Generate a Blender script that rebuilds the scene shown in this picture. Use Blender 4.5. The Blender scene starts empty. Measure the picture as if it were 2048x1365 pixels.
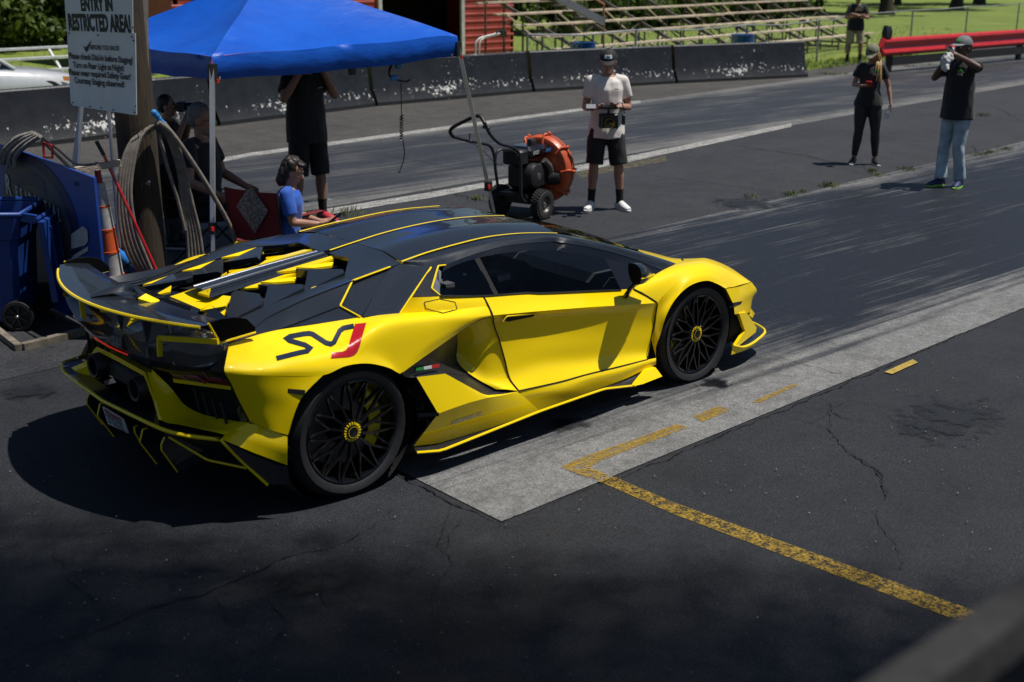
import bpy, bmesh, math, random
from math import sin, cos, pi, radians, sqrt, atan2
from mathutils import Vector, Matrix, noise
from mathutils.bvhtree import BVHTree
random.seed(7)
scene = bpy.context.scene
col = scene.collection

# ---------------------------------------------------------------- camera
IMW, IMH = 2048.0, 1365.0
FOC, CX, CY, CZ, YAW, PITCH, ROLL = 2483.640519, -3.290726, -5.914444, 2.634013, 0.844917, -0.29774, 0.003249
CAM = Vector((CX, CY, CZ))
FW = Vector((cos(PITCH)*cos(YAW), cos(PITCH)*sin(YAW), sin(PITCH)))
_r = FW.cross(Vector((0, 0, 1))).normalized()
_u = _r.cross(FW)
RT = cos(ROLL)*_r + sin(ROLL)*_u
UP = -sin(ROLL)*_r + cos(ROLL)*_u
cd = bpy.data.cameras.new('camera')
cam = bpy.data.objects.new('camera', cd)
col.objects.link(cam)
m = Matrix((RT, UP, -FW)).transposed().to_4x4()
m.translation = CAM
cam.matrix_world = m
cd.sensor_width = 36.0
cd.sensor_fit = 'HORIZONTAL'
cd.lens = FOC*36.0/IMW
cd.clip_start = 0.05
cd.clip_end = 2000
cd.dof.use_dof = True
cd.dof.focus_distance = 7.9
cd.dof.aperture_fstop = 2.8
scene.camera = cam

# ---------------------------------------------------------------- sky, sun, exposure
SUN_EL, SUN_AZ = radians(69), radians(-43)      # direction towards the sun, azimuth from +x
world = bpy.data.worlds.new('World')
scene.world = world
world.use_nodes = True
wn = world.node_tree
sky = wn.nodes.new('ShaderNodeTexSky')
sky.sky_type = 'NISHITA'
sky.sun_disc = False
sky.sun_elevation = SUN_EL
sky.sun_rotation = pi/2 - SUN_AZ
sky.air_density = 1.0
sky.dust_density = 0.3
sky.ozone_density = 3.0
bg = wn.nodes['Background']
bg.inputs['Strength'].default_value = 0.05
wn.links.new(sky.outputs[0], bg.inputs[0])
ld = bpy.data.lights.new('sun', 'SUN')
ld.energy = 5.0
ld.angle = radians(0.53)
ld.color = (1.0, 0.965, 0.92)
sun = bpy.data.objects.new('sun', ld)
col.objects.link(sun)
sd = Vector((cos(SUN_EL)*cos(SUN_AZ), cos(SUN_EL)*sin(SUN_AZ), sin(SUN_EL)))
sun.rotation_euler = sd.to_track_quat('Z', 'Y').to_euler()
sun.location = sd*60
scene.view_settings.view_transform = 'Standard'
scene.view_settings.look = 'None'
scene.view_settings.exposure = -0.04
scene.view_settings.gamma = 1.0
scene.view_settings.use_curve_mapping = False
scene.render.engine = 'CYCLES'
scene.cycles.max_bounces = 8
scene.cycles.transparent_max_bounces = 12
scene.cycles.caustics_reflective = False
scene.cycles.caustics_refractive = False
scene.cycles.sample_clamp_indirect = 6.0


# ---------------------------------------------------------------- pixel -> place
def P(uv, x=None, y=None, z=None):
    """a pixel of the photograph on a plane x=, y= or z="""
    d = FW + (uv[0]-IMW/2)/FOC*RT - (uv[1]-IMH/2)/FOC*UP
    i, val = (0, x) if x is not None else (1, y) if y is not None else (2, z)
    return CAM + d*((val-CAM[i])/d[i])


def crop(x0, y0, s):
    return lambda u, v: (x0+u/s, y0+v/s)


A = crop(100, 400, 2.275)
B = crop(780, 400, 2.33333)
C1 = crop(560, 720, 4.875)
C2 = crop(1300, 560, 5.6875)
D = crop(100, 680, 4.096)
E = crop(120, 480, 3.2)
G = crop(560, 400, 3.41333)
H = crop(1080, 430, 4.26667)
I = crop(760, 580, 4.0147)
J = crop(340, 480, 4.876)
NC = crop(100, 480, 2.5865)


def F0(u, v):
    return (u, v)


def RY(*pts):
    """row of points: (crop, u, v, y)"""
    return [P(c(u, v), y=y) for c, u, v, y in pts]


def RX(*pts):
    return [P(c(u, v), x=x) for c, u, v, x in pts]


# ---------------------------------------------------------------- curves and meshes
def catmull(p0, p1, p2, p3, t):
    t2, t3 = t*t, t*t*t
    return 0.5*((2*p1) + (p2-p0)*t + (2*p0-5*p1+4*p2-p3)*t2 + (3*p1-p0-3*p2+p3)*t3)


def resample(pts, n, mode='s', key=None):
    """n points along a polyline; mode s smooth, l straight; key = chord length or x"""
    pts = [Vector(p) for p in pts]
    m = len(pts)
    if m == 1:
        return [pts[0].copy() for _ in range(n)]
    acc = [0.0]
    for a, b in zip(pts, pts[1:]):
        acc.append(acc[-1]+(max(1e-6, abs(b.x-a.x)) if key == 'x' else max(1e-6, (b-a).length)))
    out = []
    for i in range(n):
        s = acc[-1]*i/(n-1)
        k = 0
        while k < m-2 and acc[k+1] < s:
            k += 1
        t = (s-acc[k])/(acc[k+1]-acc[k])
        t = min(1, max(0, t))
        if mode == 'l':
            out.append(pts[k].lerp(pts[k+1], t))
        else:
            p1, p2 = pts[k], pts[k+1]
            p0 = pts[k-1] if k > 0 else p1*2-p2
            p3 = pts[k+2] if k+2 < m else p2*2-p1
            d = acc[k+1]-acc[k]
            m1 = (p2-p0)/max(1e-6, (acc[k+1]-(acc[k-1] if k > 0 else acc[k]-d)))
            m2 = (p3-p1)/max(1e-6, ((acc[k+2] if k+2 < m else acc[k+1]+d)-acc[k]))
            h = t*t*(3-2*t)
            t2, t3 = t*t, t*t*t
            out.append((2*t3-3*t2+1)*p1+(t3-2*t2+t)*d*m1+(-2*t3+3*t2)*p2+(t3-t2)*d*m2)
    return out


def loftgrid(rows, nu, nv, mode='s', across='s', key=None):
    rr = [resample(r, nu, mode, key) for r in rows]
    cols = [resample([r[i] for r in rr], nv, across) for i in range(nu)]
    return [[cols[i][j] for i in range(nu)] for j in range(nv)]


class MB:
    def __init__(self):
        self.v, self.f, self.m = [], [], []

    def add(self, vs, fs, mi=0):
        o = len(self.v)
        self.v += [Vector(p) for p in vs]
        for f in fs:
            self.f.append([o+i for i in f])
            self.m.append(mi)
        return self

    def grid(self, g, closed=False, mi=0):
        nr, nc = len(g), len(g[0])
        vs = [p for r in g for p in r]
        fs = []
        for j in range(nr-1):
            for i in range(nc if closed else nc-1):
                a, b = j*nc+i, j*nc+(i+1) % nc
                fs.append((a, b, b+nc, a+nc))
        return self.add(vs, fs, mi)

    def loft(self, rows, nu=16, nv=8, mode='s', across='s', key=None, mi=0):
        return self.grid(loftgrid(rows, nu, nv, mode, across, key), mi=mi)

    def prism(self, poly, vec, mi=0):
        n = len(poly)
        vec = Vector(vec)
        vs = [Vector(p) for p in poly]+[Vector(p)+vec for p in poly]
        fs = [tuple(range(n)), tuple(reversed(range(n, 2*n)))]
        fs += [(i, (i+1) % n, n+(i+1) % n, n+i) for i in range(n)]
        return self.add(vs, fs, mi)

    def box(self, c, s, rz=0.0, rot=None, mi=0, bev=0.0):
        hx, hy, hz = s[0]/2, s[1]/2, s[2]/2
        R = rot if rot is not None else Matrix.Rotation(rz, 3, 'Z')
        c = Vector(c)
        if bev:
            pts = []
            b = bev
            prof = [(-hx+b, -hy), (hx-b, -hy), (hx, -hy+b), (hx, hy-b), (hx-b, hy), (-hx+b, hy), (-hx, hy-b), (-hx, -hy+b)]
            rings = []
            for zz, k in ((-hz, b), (-hz+b, 0), (hz-b, 0), (hz, b)):
                fx, fy = (hx-k)/hx, (hy-k)/hy
                rings.append([c+R@Vector((px*fx, py*fy, zz)) for px, py in prof])
            self.grid(rings, True, mi)
            o = len(self.v)
            self.f.append(list(range(o-8, o)))
            self.m.append(mi)
            self.f.append(list(reversed(range(o-32, o-24))))
            self.m.append(mi)
            return self
        vs = [c+R@Vector((a*hx, b*hy, d*hz)) for d in (-1, 1) for b in (-1, 1) for a in (-1, 1)]
        return self.add(vs, [(0, 2, 3, 1), (4, 5, 7, 6), (0, 1, 5, 4), (2, 6, 7, 3), (0, 4, 6, 2), (1, 3, 7, 5)], mi)

    def bar(self, a, b, w, h, up=(0, 0, 1), mi=0):
        """box beam from a to b, w wide, h high"""
        a, b = Vector(a), Vector(b)
        d = (b-a)
        L = d.length
        d.normalize()
        s = d.cross(Vector(up))
        if s.length < 1e-4:
            s = d.cross(Vector((1, 0, 0)))
        s.normalize()
        t = s.cross(d)
        return self.box((a+b)/2, (L, w, h), rot=Matrix((d, s, t)).transposed(), mi=mi)

    def tube(self, path, r, n=8, cap=True, mi=0, flat=1.0):
        path = [Vector(p) for p in path]
        m = len(path)
        rs = r if isinstance(r, (list, tuple)) else [r]*m
        rings = []
        ref = None
        for i in range(m):
            t = path[min(i+1, m-1)]-path[max(i-1, 0)]
            t.normalize()
            if ref is None:
                ref = Vector((0, 0, 1)) if abs(t.z) < 0.9 else Vector((1, 0, 0))
            s = t.cross(ref)
            if s.length < 1e-5:
                s = t.cross(Vector((0.3, 1, 0.2)))
            s.normalize()
            ref = s.cross(t)
            rings.append([path[i]+rs[i]*(cos(2*pi*k/n)*s+flat*sin(2*pi*k/n)*ref) for k in range(n)])
        self.grid(rings, True, mi)
        if cap:
            o = len(self.v)
            self.f.append(list(range(o-n, o)))
            self.m.append(mi)
            self.f.append(list(reversed(range(o-n*m, o-n*m+n))))
            self.m.append(mi)
        return self

    def lathe(self, prof, c=(0, 0, 0), axis='z', n=32, mi=0, a0=0.0, a1=2*pi, ax=None):
        """profile of (radius, along)"""
        c = Vector(c)
        if ax is None:
            ax = {'x': Vector((1, 0, 0)), 'y': Vector((0, 1, 0)), 'z': Vector((0, 0, 1))}[axis]
        ax = Vector(ax).normalized()
        s = ax.cross(Vector((0, 0, 1)) if abs(ax.z) < 0.9 else Vector((1, 0, 0))).normalized()
        t = ax.cross(s)
        full = abs(a1-a0-2*pi) < 1e-6
        k = n if full else n+1
        g = [[c+ax*h+r*(cos(a0+(a1-a0)*i/n)*s+sin(a0+(a1-a0)*i/n)*t) for i in range(k)] for r, h in prof]
        return self.grid(g, full, mi)

    def ball(self, c, r, n=12, m=8, rot=None, mi=0):
        c = Vector(c)
        r = r if isinstance(r, (tuple, list)) else (r, r, r)
        g = []
        for j in range(m+1):
            th = pi*j/m
            row = []
            for i in range(n):
                ph = 2*pi*i/n
                q = Vector((r[0]*sin(th)*cos(ph), r[1]*sin(th)*sin(ph), r[2]*cos(th)))
                row.append(c+(rot@q if rot is not None else q))
            g.append(row)
        return self.grid(g, True, mi)

    def cone(self, a, b, ra, rb, n=12, mi=0):
        return self.tube([a, b], [ra, rb], n, True, mi)

    def mirrored(self):
        o = MB()
        o.v = [Vector((p.x, -p.y, p.z)) for p in self.v]
        o.f = [list(reversed(f)) for f in self.f]
        o.m = list(self.m)
        return o

    def join(self, other):
        o = len(self.v)
        self.v += other.v
        self.f += [[i+o for i in f] for f in other.f]
        self.m += other.m
        return self

    def xform(self, M):
        self.v = [M@p for p in self.v]
        return self

    def mesh(self, name, mats, smooth=35):
        me = bpy.data.meshes.new(name)
        me.from_pydata([tuple(p) for p in self.v], [], self.f)
        mats = mats if isinstance(mats, (list, tuple)) else [mats]
        for q in mats:
            me.materials.append(q)
        if len(mats) > 1:
            me.polygons.foreach_set('material_index', self.m)
        bm = bmesh.new()
        bm.from_mesh(me)
        bmesh.ops.remove_doubles(bm, verts=bm.verts, dist=1e-5)
        bmesh.ops.recalc_face_normals(bm, faces=bm.faces)
        bm.to_mesh(me)
        bm.free()
        if smooth:
            me.shade_smooth()
            me.set_sharp_from_angle(angle=radians(smooth))
        return me

    def build(self, name, mats, parent=None, smooth=35, loc=None):
        o = bpy.data.objects.new(name, self.mesh(name, mats, smooth))
        col.objects.link(o)
        if loc is not None:
            o.location = loc
        if parent is not None:
            setparent(o, parent)
        return o


def setparent(o, parent):
    """parent and keep the world place (parents are empties or parts without scale)"""
    o.parent = parent
    o.matrix_parent_inverse = worldof(parent).inverted()


def worldof(o):
    mtx = Matrix.LocRotScale(o.location, o.rotation_euler, o.scale)
    if o.parent is not None:
        return worldof(o.parent)@o.matrix_parent_inverse@mtx
    return mtx


def tag(o, label=None, cat=None, group=None, kind=None):
    if label:
        o['label'] = label
    if cat:
        o['category'] = cat
    if group:
        o['group'] = group
    if kind:
        o['kind'] = kind
    return o


def thing(name, label, cat, loc=(0, 0, 0), rz=0.0, group=None):
    o = bpy.data.objects.new(name, None)
    o.empty_display_size = 0.2
    col.objects.link(o)
    o.location = loc
    o.rotation_euler = (0, 0, rz)
    return tag(o, label, cat, group)


def copy_tree(o, parent=None):
    c = o.copy()
    col.objects.link(c)
    if parent is not None:
        c.parent = parent
        c.matrix_parent_inverse = o.matrix_parent_inverse.copy()
    for ch in [q for q in o.children]:
        copy_tree(ch, c)
    return c


# ---------------------------------------------------------------- materials
MATS = {}


def nodes_of(name):
    mt = bpy.data.materials.new(name)
    mt.use_nodes = True
    nt = mt.node_tree
    return mt, nt, nt.nodes['Principled BSDF']


def nn(nt, typ, **kw):
    n = nt.nodes.new(typ)
    for k, v in kw.items():
        if k in n.inputs.keys() if isinstance(k, str) else False:
            n.inputs[k].default_value = v
        else:
            setattr(n, k, v)
    return n


def c4(c):
    return (c[0], c[1], c[2], 1.0)


def coords(nt, scale=(1, 1, 1), rot=(0, 0, 0), kind='Object', loc=(0, 0, 0)):
    tc = nt.nodes.new('ShaderNodeTexCoord')
    mp = nt.nodes.new('ShaderNodeMapping')
    mp.inputs['Scale'].default_value = scale
    mp.inputs['Rotation'].default_value = rot
    mp.inputs['Location'].default_value = loc
    nt.links.new(tc.outputs[kind], mp.inputs['Vector'])
    return mp.outputs['Vector']


def noise_n(nt, vec, scale, detail=4, rough=0.55, dist=0.0):
    n = nt.nodes.new('ShaderNodeTexNoise')
    n.inputs['Scale'].default_value = scale
    n.inputs['Detail'].default_value = detail
    n.inputs['Roughness'].default_value = rough
    n.inputs['Distortion'].default_value = dist
    nt.links.new(vec, n.inputs['Vector'])
    return n.outputs['Fac']


def ramp(nt, fac, stops):
    r = nt.nodes.new('ShaderNodeValToRGB')
    e = r.color_ramp.elements
    while len(e) < len(stops):
        e.new(0.5)
    for q, (pos, c) in zip(e, stops):
        q.position = pos
        q.color = c4(c) if not isinstance(c, (int, float)) else (c, c, c, 1)
    nt.links.new(fac, r.inputs['Fac'])
    return r.outputs['Color']


def mixc(nt, fac, a, b, mode='MIX'):
    n = nt.nodes.new('ShaderNodeMix')
    n.data_type = 'RGBA'
    n.blend_type = mode
    for sock, val in ((n.inputs[0], fac), (n.inputs[6], a), (n.inputs[7], b)):
        if hasattr(val, 'is_output') or hasattr(val, 'links'):
            nt.links.new(val, sock)
        elif isinstance(val, (int, float)):
            sock.default_value = val if sock.type == 'VALUE' else (val, val, val, 1)
        else:
            sock.default_value = c4(val)
    return n.outputs[2]


def mathn(nt, op, a, b=0.0, clamp=False):
    n = nt.nodes.new('ShaderNodeMath')
    n.operation = op
    n.use_clamp = clamp
    for sock, val in ((n.inputs[0], a), (n.inputs[1], b)):
        if isinstance(val, (int, float)):
            sock.default_value = val
        else:
            nt.links.new(val, sock)
    return n.outputs[0]


def bumpn(nt, bsdf, height, strength=0.3, dist=0.01):
    b = nt.nodes.new('ShaderNodeBump')
    b.inputs['Strength'].default_value = strength
    b.inputs['Distance'].default_value = dist
    nt.links.new(height, b.inputs['Height'])
    nt.links.new(b.outputs[0], bsdf.inputs['Normal'])


def mat(name, c, rough=0.5, metal=0.0, coat=0.0, var=0.12, vs=6.0, bump=0.0, bs=60.0, spec=0.5, emit=None, es=0.0, sheen=0.0, coatrough=0.03):
    if name in MATS:
        return MATS[name]
    mt, nt, b = nodes_of(name)
    v = coords(nt)
    if var:
        f = noise_n(nt, v, vs, 5)
        dark = tuple(q*(1-var) for q in c)
        light = tuple(min(1, q*(1+var)) for q in c)
        nt.links.new(ramp(nt, f, [(0.3, dark), (0.7, light)]), b.inputs['Base Color'])
        rr = ramp(nt, f, [(0.25, max(0.02, rough-0.06)), (0.75, min(1, rough+0.06))])
        nt.links.new(rr, b.inputs['Roughness'])
    else:
        b.inputs['Base Color'].default_value = c4(c)
        b.inputs['Roughness'].default_value = rough
    b.inputs['Metallic'].default_value = metal
    b.inputs['Specular IOR Level'].default_value = spec
    b.inputs['Coat Weight'].default_value = coat
    b.inputs['Coat Roughness'].default_value = coatrough
    if sheen:
        b.inputs['Sheen Weight'].default_value = sheen
    if emit:
        b.inputs['Emission Color'].default_value = c4(emit)
        b.inputs['Emission Strength'].default_value = es
    if bump:
        bumpn(nt, b, noise_n(nt, v, bs, 4), bump, 0.01)
    MATS[name] = mt
    return mt


# ---------------------------------------------------------------- evaluating modifiers and text in a small scene of their own
WORK = bpy.data.scenes.new('work')


def evaluated(o):
    WORK.collection.objects.link(o)
    vl = WORK.view_layers[0]
    vl.update()
    me = bpy.data.meshes.new_from_object(o.evaluated_get(vl.depsgraph))
    WORK.collection.objects.unlink(o)
    return me


# ---------------------------------------------------------------- text
def text_mb(body, size=1.0, bold=0.0, sx=1.0, align='CENTER', shear=0.0):
    """flat lettering in the xy plane as an MB"""
    cu = bpy.data.curves.new('t', 'FONT')
    cu.body = body
    cu.size = size
    cu.offset = bold
    cu.shear = shear
    cu.align_x = align
    cu.align_y = 'CENTER'
    cu.resolution_u = 3
    o = bpy.data.objects.new('t', cu)
    me = evaluated(o)
    mb = MB()
    mb.add([Vector((q.co.x*sx, q.co.y, 0)) for q in me.vertices], [tuple(q.vertices) for q in me.polygons])
    bpy.data.objects.remove(o)
    bpy.data.curves.remove(cu)
    bpy.data.meshes.remove(me)
    return mb


def frame(origin, right, up):
    """matrix that puts the xy plane on right/up at origin"""
    r = Vector(right).normalized()
    n = r.cross(Vector(up)).normalized()
    u = n.cross(r)
    M = Matrix((r, u, n)).transposed().to_4x4()
    M.translation = Vector(origin)
    return M


# ================================================================ ground, track, paint
K5 = crop(1240, 0, 2.5347)       # crops of the photograph
K6 = crop(1350, 560, 2.934)
K7 = crop(1348, 900, 2.9257)
K8 = crop(0, 900, 2.56)
K9 = crop(780, 850, 3.4133)
K3 = crop(0, 0, 2.437)
K4 = crop(500, 0, 2.437)


def asphalt_mat(name, c, dark, speck=1.0, warm=None, patches=.35):
    mt, nt, b = nodes_of(name)
    v = coords(nt)
    big = noise_n(nt, v, .55, 6, .62)
    med = noise_n(nt, v, 3.1, 6, .6)
    fine = noise_n(nt, v, 85, 3, .6)
    chip = nt.nodes.new('ShaderNodeTexVoronoi')
    chip.inputs['Scale'].default_value = 70
    nt.links.new(v, chip.inputs['Vector'])
    base = ramp(nt, big, [(.30, dark), (.70, c)])
    base = mixc(nt, patches, base, ramp(nt, med, [(.3, tuple(q*.55 for q in dark)), (.72, tuple(q*1.25 for q in c))]))
    base = mixc(nt, .95*speck, base, ramp(nt, fine, [(.28, .05), (.5, .5), (.72, 1.0)]), 'OVERLAY')
    base = mixc(nt, .5, base, ramp(nt, noise_n(nt, v, 22, 5, .7), [(.28, .2), (.5, .5), (.72, .85)]), 'OVERLAY')
    st = ramp(nt, chip.outputs['Distance'], [(.0, 1.0), (.10, .6), (.16, 0)])
    pick = ramp(nt, noise_n(nt, v, 37, 2), [(.58, 0.0), (.66, 1.0)])
    st2 = mathn(nt, 'MULTIPLY', st, pick)
    base = mixc(nt, mathn(nt, 'MULTIPLY', st2, .5*speck), base, (.20, .19, .18))
    pit = ramp(nt, noise_n(nt, v, 26, 3, .7), [(.30, 1.0), (.37, 0.0)])
    base = mixc(nt, mathn(nt, 'MULTIPLY', pit, .7), base, tuple(q*.3 for q in dark))
    nt.links.new(base, b.inputs['Base Color'])
    nt.links.new(ramp(nt, med, [(.3, .62), (.7, .85)]), b.inputs['Roughness'])
    b.inputs['Specular IOR Level'].default_value = .35
    h = mathn(nt, 'ADD', mathn(nt, 'MULTIPLY', fine, .6), st)
    bumpn(nt, b, h, .5, .006)
    return mt


def lane_mat(name, conc, rub, h0, h1, y0, slope0, width, stops, rotdeg, xgrow=0.0):
    """worn concrete lane with rubber laid down along it; stops = how bare it is across the lane"""
    mt, nt, b = nodes_of(name)
    tc = nt.nodes.new('ShaderNodeTexCoord')
    sep = nt.nodes.new('ShaderNodeSeparateXYZ')
    nt.links.new(tc.outputs['Object'], sep.inputs[0])
    yy = mathn(nt, 'SUBTRACT', sep.outputs['Y'], mathn(nt, 'ADD', mathn(nt, 'MULTIPLY', sep.outputs['X'], slope0), y0))
    t = mathn(nt, 'DIVIDE', yy, width)
    st = coords(nt, scale=(.05, 2.6, 1), rot=(0, 0, radians(-rotdeg)))
    st2 = coords(nt, scale=(.14, 6.0, 1), rot=(0, 0, radians(-rotdeg)))
    st3 = coords(nt, scale=(.30, 26.0, 1), rot=(0, 0, radians(-rotdeg)))
    v = coords(nt)
    s1 = noise_n(nt, st, 2.2, 5, .65)
    s2 = noise_n(nt, st2, 2.0, 5, .65)
    s3 = noise_n(nt, st3, 1.6, 3, .6)
    big = noise_n(nt, coords(nt, scale=(.30, 1.0, 1), rot=(0, 0, radians(-rotdeg))), 1.5, 8, .68, .3)
    fine = noise_n(nt, v, 110, 3)
    tw = mathn(nt, 'ADD', t, mathn(nt, 'MULTIPLY', mathn(nt, 'SUBTRACT', s1, .5), .35))
    bare = ramp(nt, tw, [(a_, b_*.6) for a_, b_ in stops])
    bare = mathn(nt, 'MULTIPLY', bare, 1.0/.6)
    amt = mathn(nt, 'SUBTRACT', 1.0, mathn(nt, 'MULTIPLY', bare, .72))
    tot = mathn(nt, 'ADD', bare, mathn(nt, 'MULTIPLY', mathn(nt, 'MULTIPLY', mathn(nt, 'SUBTRACT', s2, .5), 2.2), amt))
    tot = mathn(nt, 'ADD', tot, mathn(nt, 'MULTIPLY', mathn(nt, 'MULTIPLY', mathn(nt, 'SUBTRACT', s3, .5), 2.2), amt))
    tot = mathn(nt, 'ADD', tot, mathn(nt, 'MULTIPLY', mathn(nt, 'SUBTRACT', big, .5), 1.7))
    if xgrow:
        gx = mathn(nt, 'MULTIPLY', mathn(nt, 'SUBTRACT', sep.outputs['X'], 2.2), xgrow, False)
        gx = mathn(nt, 'MINIMUM', mathn(nt, 'MAXIMUM', gx, 0.0), .62)
        inner = ramp(nt, tw, [(.03, 0.0), (.13, 1.0), (.34, 1.0), (.44, .22), (.82, .22), (.9, .4)])
        tot = mathn(nt, 'SUBTRACT', tot, mathn(nt, 'MULTIPLY', gx, inner))
    k = ramp(nt, tot, [(.18, 0), (.55, .42), (1.0, 1)])
    cvar = mixc(nt, .55, conc, ramp(nt, noise_n(nt, st3, .9, 6, .7), [(.28, tuple(q*.45 for q in conc)), (.5, conc), (.75, tuple(q*1.25 for q in conc))]))
    cvar = mixc(nt, .6, cvar, ramp(nt, noise_n(nt, v, 2.6, 7, .7), [(.3, tuple(q*.42 for q in conc)), (.52, conc), (.75, tuple(q*1.2 for q in conc))]))
    cc = mixc(nt, k, rub, cvar)
    cc = mixc(nt, .8, cc, ramp(nt, fine, [(.22, .1), (.5, .5), (.78, .95)]), 'OVERLAY')
    cc = mixc(nt, .6, cc, ramp(nt, noise_n(nt, v, 14, 6, .7), [(.25, .2), (.5, .5), (.75, .8)]), 'OVERLAY')
    spots = ramp(nt, noise_n(nt, v, 9, 4, .7), [(.26, 1.0), (.33, 0.0)])
    cc = mixc(nt, mathn(nt, 'MULTIPLY', spots, .55), cc, tuple(q*.6 for q in rub))
    nt.links.new(cc, b.inputs['Base Color'])
    nt.links.new(ramp(nt, k, [(0, .48), (1, .85)]), b.inputs['Roughness'])
    b.inputs['Specular IOR Level'].default_value = .4
    bumpn(nt, b, mathn(nt, 'ADD', fine, mathn(nt, 'MULTIPLY', s3, .6)), .35, .004)
    return mt


def sheet(name, pts, z, m_, kind='structure', nx=1):
    o = MB().add([(q[0], q[1], z) for q in pts], [tuple(range(len(pts)))]).build(name, m_, None, 0)
    return tag(o, kind=kind)


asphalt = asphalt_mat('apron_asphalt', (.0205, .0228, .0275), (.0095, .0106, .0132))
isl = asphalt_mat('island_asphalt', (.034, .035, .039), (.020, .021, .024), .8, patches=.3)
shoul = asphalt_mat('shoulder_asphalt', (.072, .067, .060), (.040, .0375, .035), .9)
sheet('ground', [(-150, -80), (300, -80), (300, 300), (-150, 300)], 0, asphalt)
sheet('traffic_island', [(-12, 1.25), (5.59, 2.47), (15.2, 3.15), (60, 6.4), (60, 11.3), (14.06, 6.62), (4.29, 5.62), (-12, 3.95)], .003, isl)
lane1 = lane_mat('near_lane_concrete', (.160, .159, .155), (.0095, .0115, .0165), 0, 0, -1.745, .041, 4.25, [(0.0, 1.5), (.07, 1.25), (.14, .85), (.27, .62), (.36, .15), (.80, .10), (.88, .5), (.93, .95), (1.0, .9)], 2.6, .24)
sheet('near_lane', [(.36, -1.73), (6.07, -1.50), (60, .75), (60, 6.4), (15.2, 3.15), (5.59, 2.47), (.38, 2.1)], .006, lane1)
lane2 = lane_mat('far_lane_concrete', (.140, .137, .130), (.026, .028, .032), 0, 0, 5.18, .1025, 4.0, [(0.0, .9), (.07, .75), (.16, .22), (.5, .12), (.86, .25), (.95, .5), (1.0, .95)], 6.2)
sheet('far_lane', [(-12, 3.95), (4.29, 5.62), (14.06, 6.62), (60, 11.3), (60, 16.2), (26, 12.2), (14.89, 10.83), (5.6, 9.7), (-12, 7.6)], .006, lane2)
sheet('shoulder', [(-12, 7.6), (5.6, 9.7), (14.89, 10.83), (26, 12.2), (60, 16.2), (60, 17.0), (26, 13.6), (22.2, 12.8), (14.4, 14.6), (-12, 13.6)], .003, shoul)


def grass_mat():
    mt, nt, b = nodes_of('lawn_grass')
    v = coords(nt)
    f = noise_n(nt, v, .35, 6, .65)
    g = noise_n(nt, v, 9, 5, .7)
    a = ramp(nt, f, [(.3, (.100, .150, .016)), (.55, (.150, .205, .022)), (.75, (.220, .220, .045))])
    cc = mixc(nt, .7, a, ramp(nt, g, [(.25, .12), (.5, .5), (.75, .95)]), 'OVERLAY')
    nt.links.new(cc, b.inputs['Base Color'])
    b.inputs['Roughness'].default_value = .9
    bumpn(nt, b, g, .9, .05)
    return mt


lawn = grass_mat()
sheet('lawn', [(-150, 13.4), (-12, 13.5), (14.4, 14.5), (22.3, 12.75), (26, 13.5), (60, 16.9), (300, 30), (300, 300), (-150, 300)], .007, lawn)


# ---- paint
def worn_paint(name, c, keep, sc=(2.0, 14.0), rot=2.3, rough=.6):
    mt, nt, b = nodes_of(name)
    out = nt.nodes['Material Output']
    v = coords(nt)
    vs = coords(nt, scale=(sc[0], sc[1], 1), rot=(0, 0, radians(-rot)))
    f = mathn(nt, 'ADD', mathn(nt, 'MULTIPLY', noise_n(nt, vs, 3.0, 5, .7), .42), mathn(nt, 'MULTIPLY', noise_n(nt, v, 75, 4, .75), .58))
    k = ramp(nt, f, [(keep-.05, 0), (keep+.05, 1)])
    cc = mixc(nt, .6, c, ramp(nt, noise_n(nt, v, 20, 4), [(.3, tuple(q*.45 for q in c)), (.7, tuple(min(1, q*1.15) for q in c))]))
    nt.links.new(cc, b.inputs['Base Color'])
    b.inputs['Roughness'].default_value = rough
    tr = nt.nodes.new('ShaderNodeBsdfTransparent')
    mx = nt.nodes.new('ShaderNodeMixShader')
    nt.links.new(k, mx.inputs[0])
    nt.links.new(tr.outputs[0], mx.inputs[1])
    nt.links.new(b.outputs[0], mx.inputs[2])
    nt.links.new(mx.outputs[0], out.inputs['Surface'])
    return mt


def paintpoly(name, px, m_, z=.009):
    pts = [P(q, z=z) for q in px]
    o = MB().add(pts, [tuple(range(len(pts)))]).build(name, m_, None, 0)
    return tag(o, kind='structure')


yp = worn_paint('worn_yellow_paint', (.33, .205, .016), .49, (1.2, 26))
yp2 = worn_paint('worn_yellow_paint_line', (.32, .20, .018), .495, (8, 8), 0)
paintpoly('lane_marking', [K9(1165, 288), K9(1250, 243), K9(1960, -6), K9(2040, 18), K9(1440, 243), K9(1370, 288)], yp)
paintpoly('lane_marking', [K9(1165, 290), K9(1372, 290), K9(1528, 356), K9(1442, 393)], yp2, .012)
paintpoly('lane_marking', [K9(1533, 355), K7(0, 308), K7(1820, 963), K7(2060, 1045), K7(2060, 1150), K7(1735, 1027), K7(0, 377), K9(1445, 392)], yp2, .0035)
paintpoly('lane_marking', [K6(100, 800), K6(262, 738), K6(325, 765), K6(160, 832)], yp)
paintpoly('lane_marking', [K6(445, 718), K6(690, 612), K6(735, 610), K6(505, 720)], yp)
paintpoly('lane_marking', [K6(1228, 540), K6(1395, 466), K6(1425, 484), K6(1275, 552)], worn_paint('fresh_yellow_paint', (.42, .29, .05), .38))
wp = worn_paint('worn_white_paint', (.42, .41, .38), .47, (1.2, 8), 6)
paintpoly('edge_line', [F0(300, 343), F0(500, 306), F0(988, 240), F0(1280, 201), F0(1282, 206), F0(988, 246), F0(500, 313), F0(300, 352)], wp)
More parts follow.
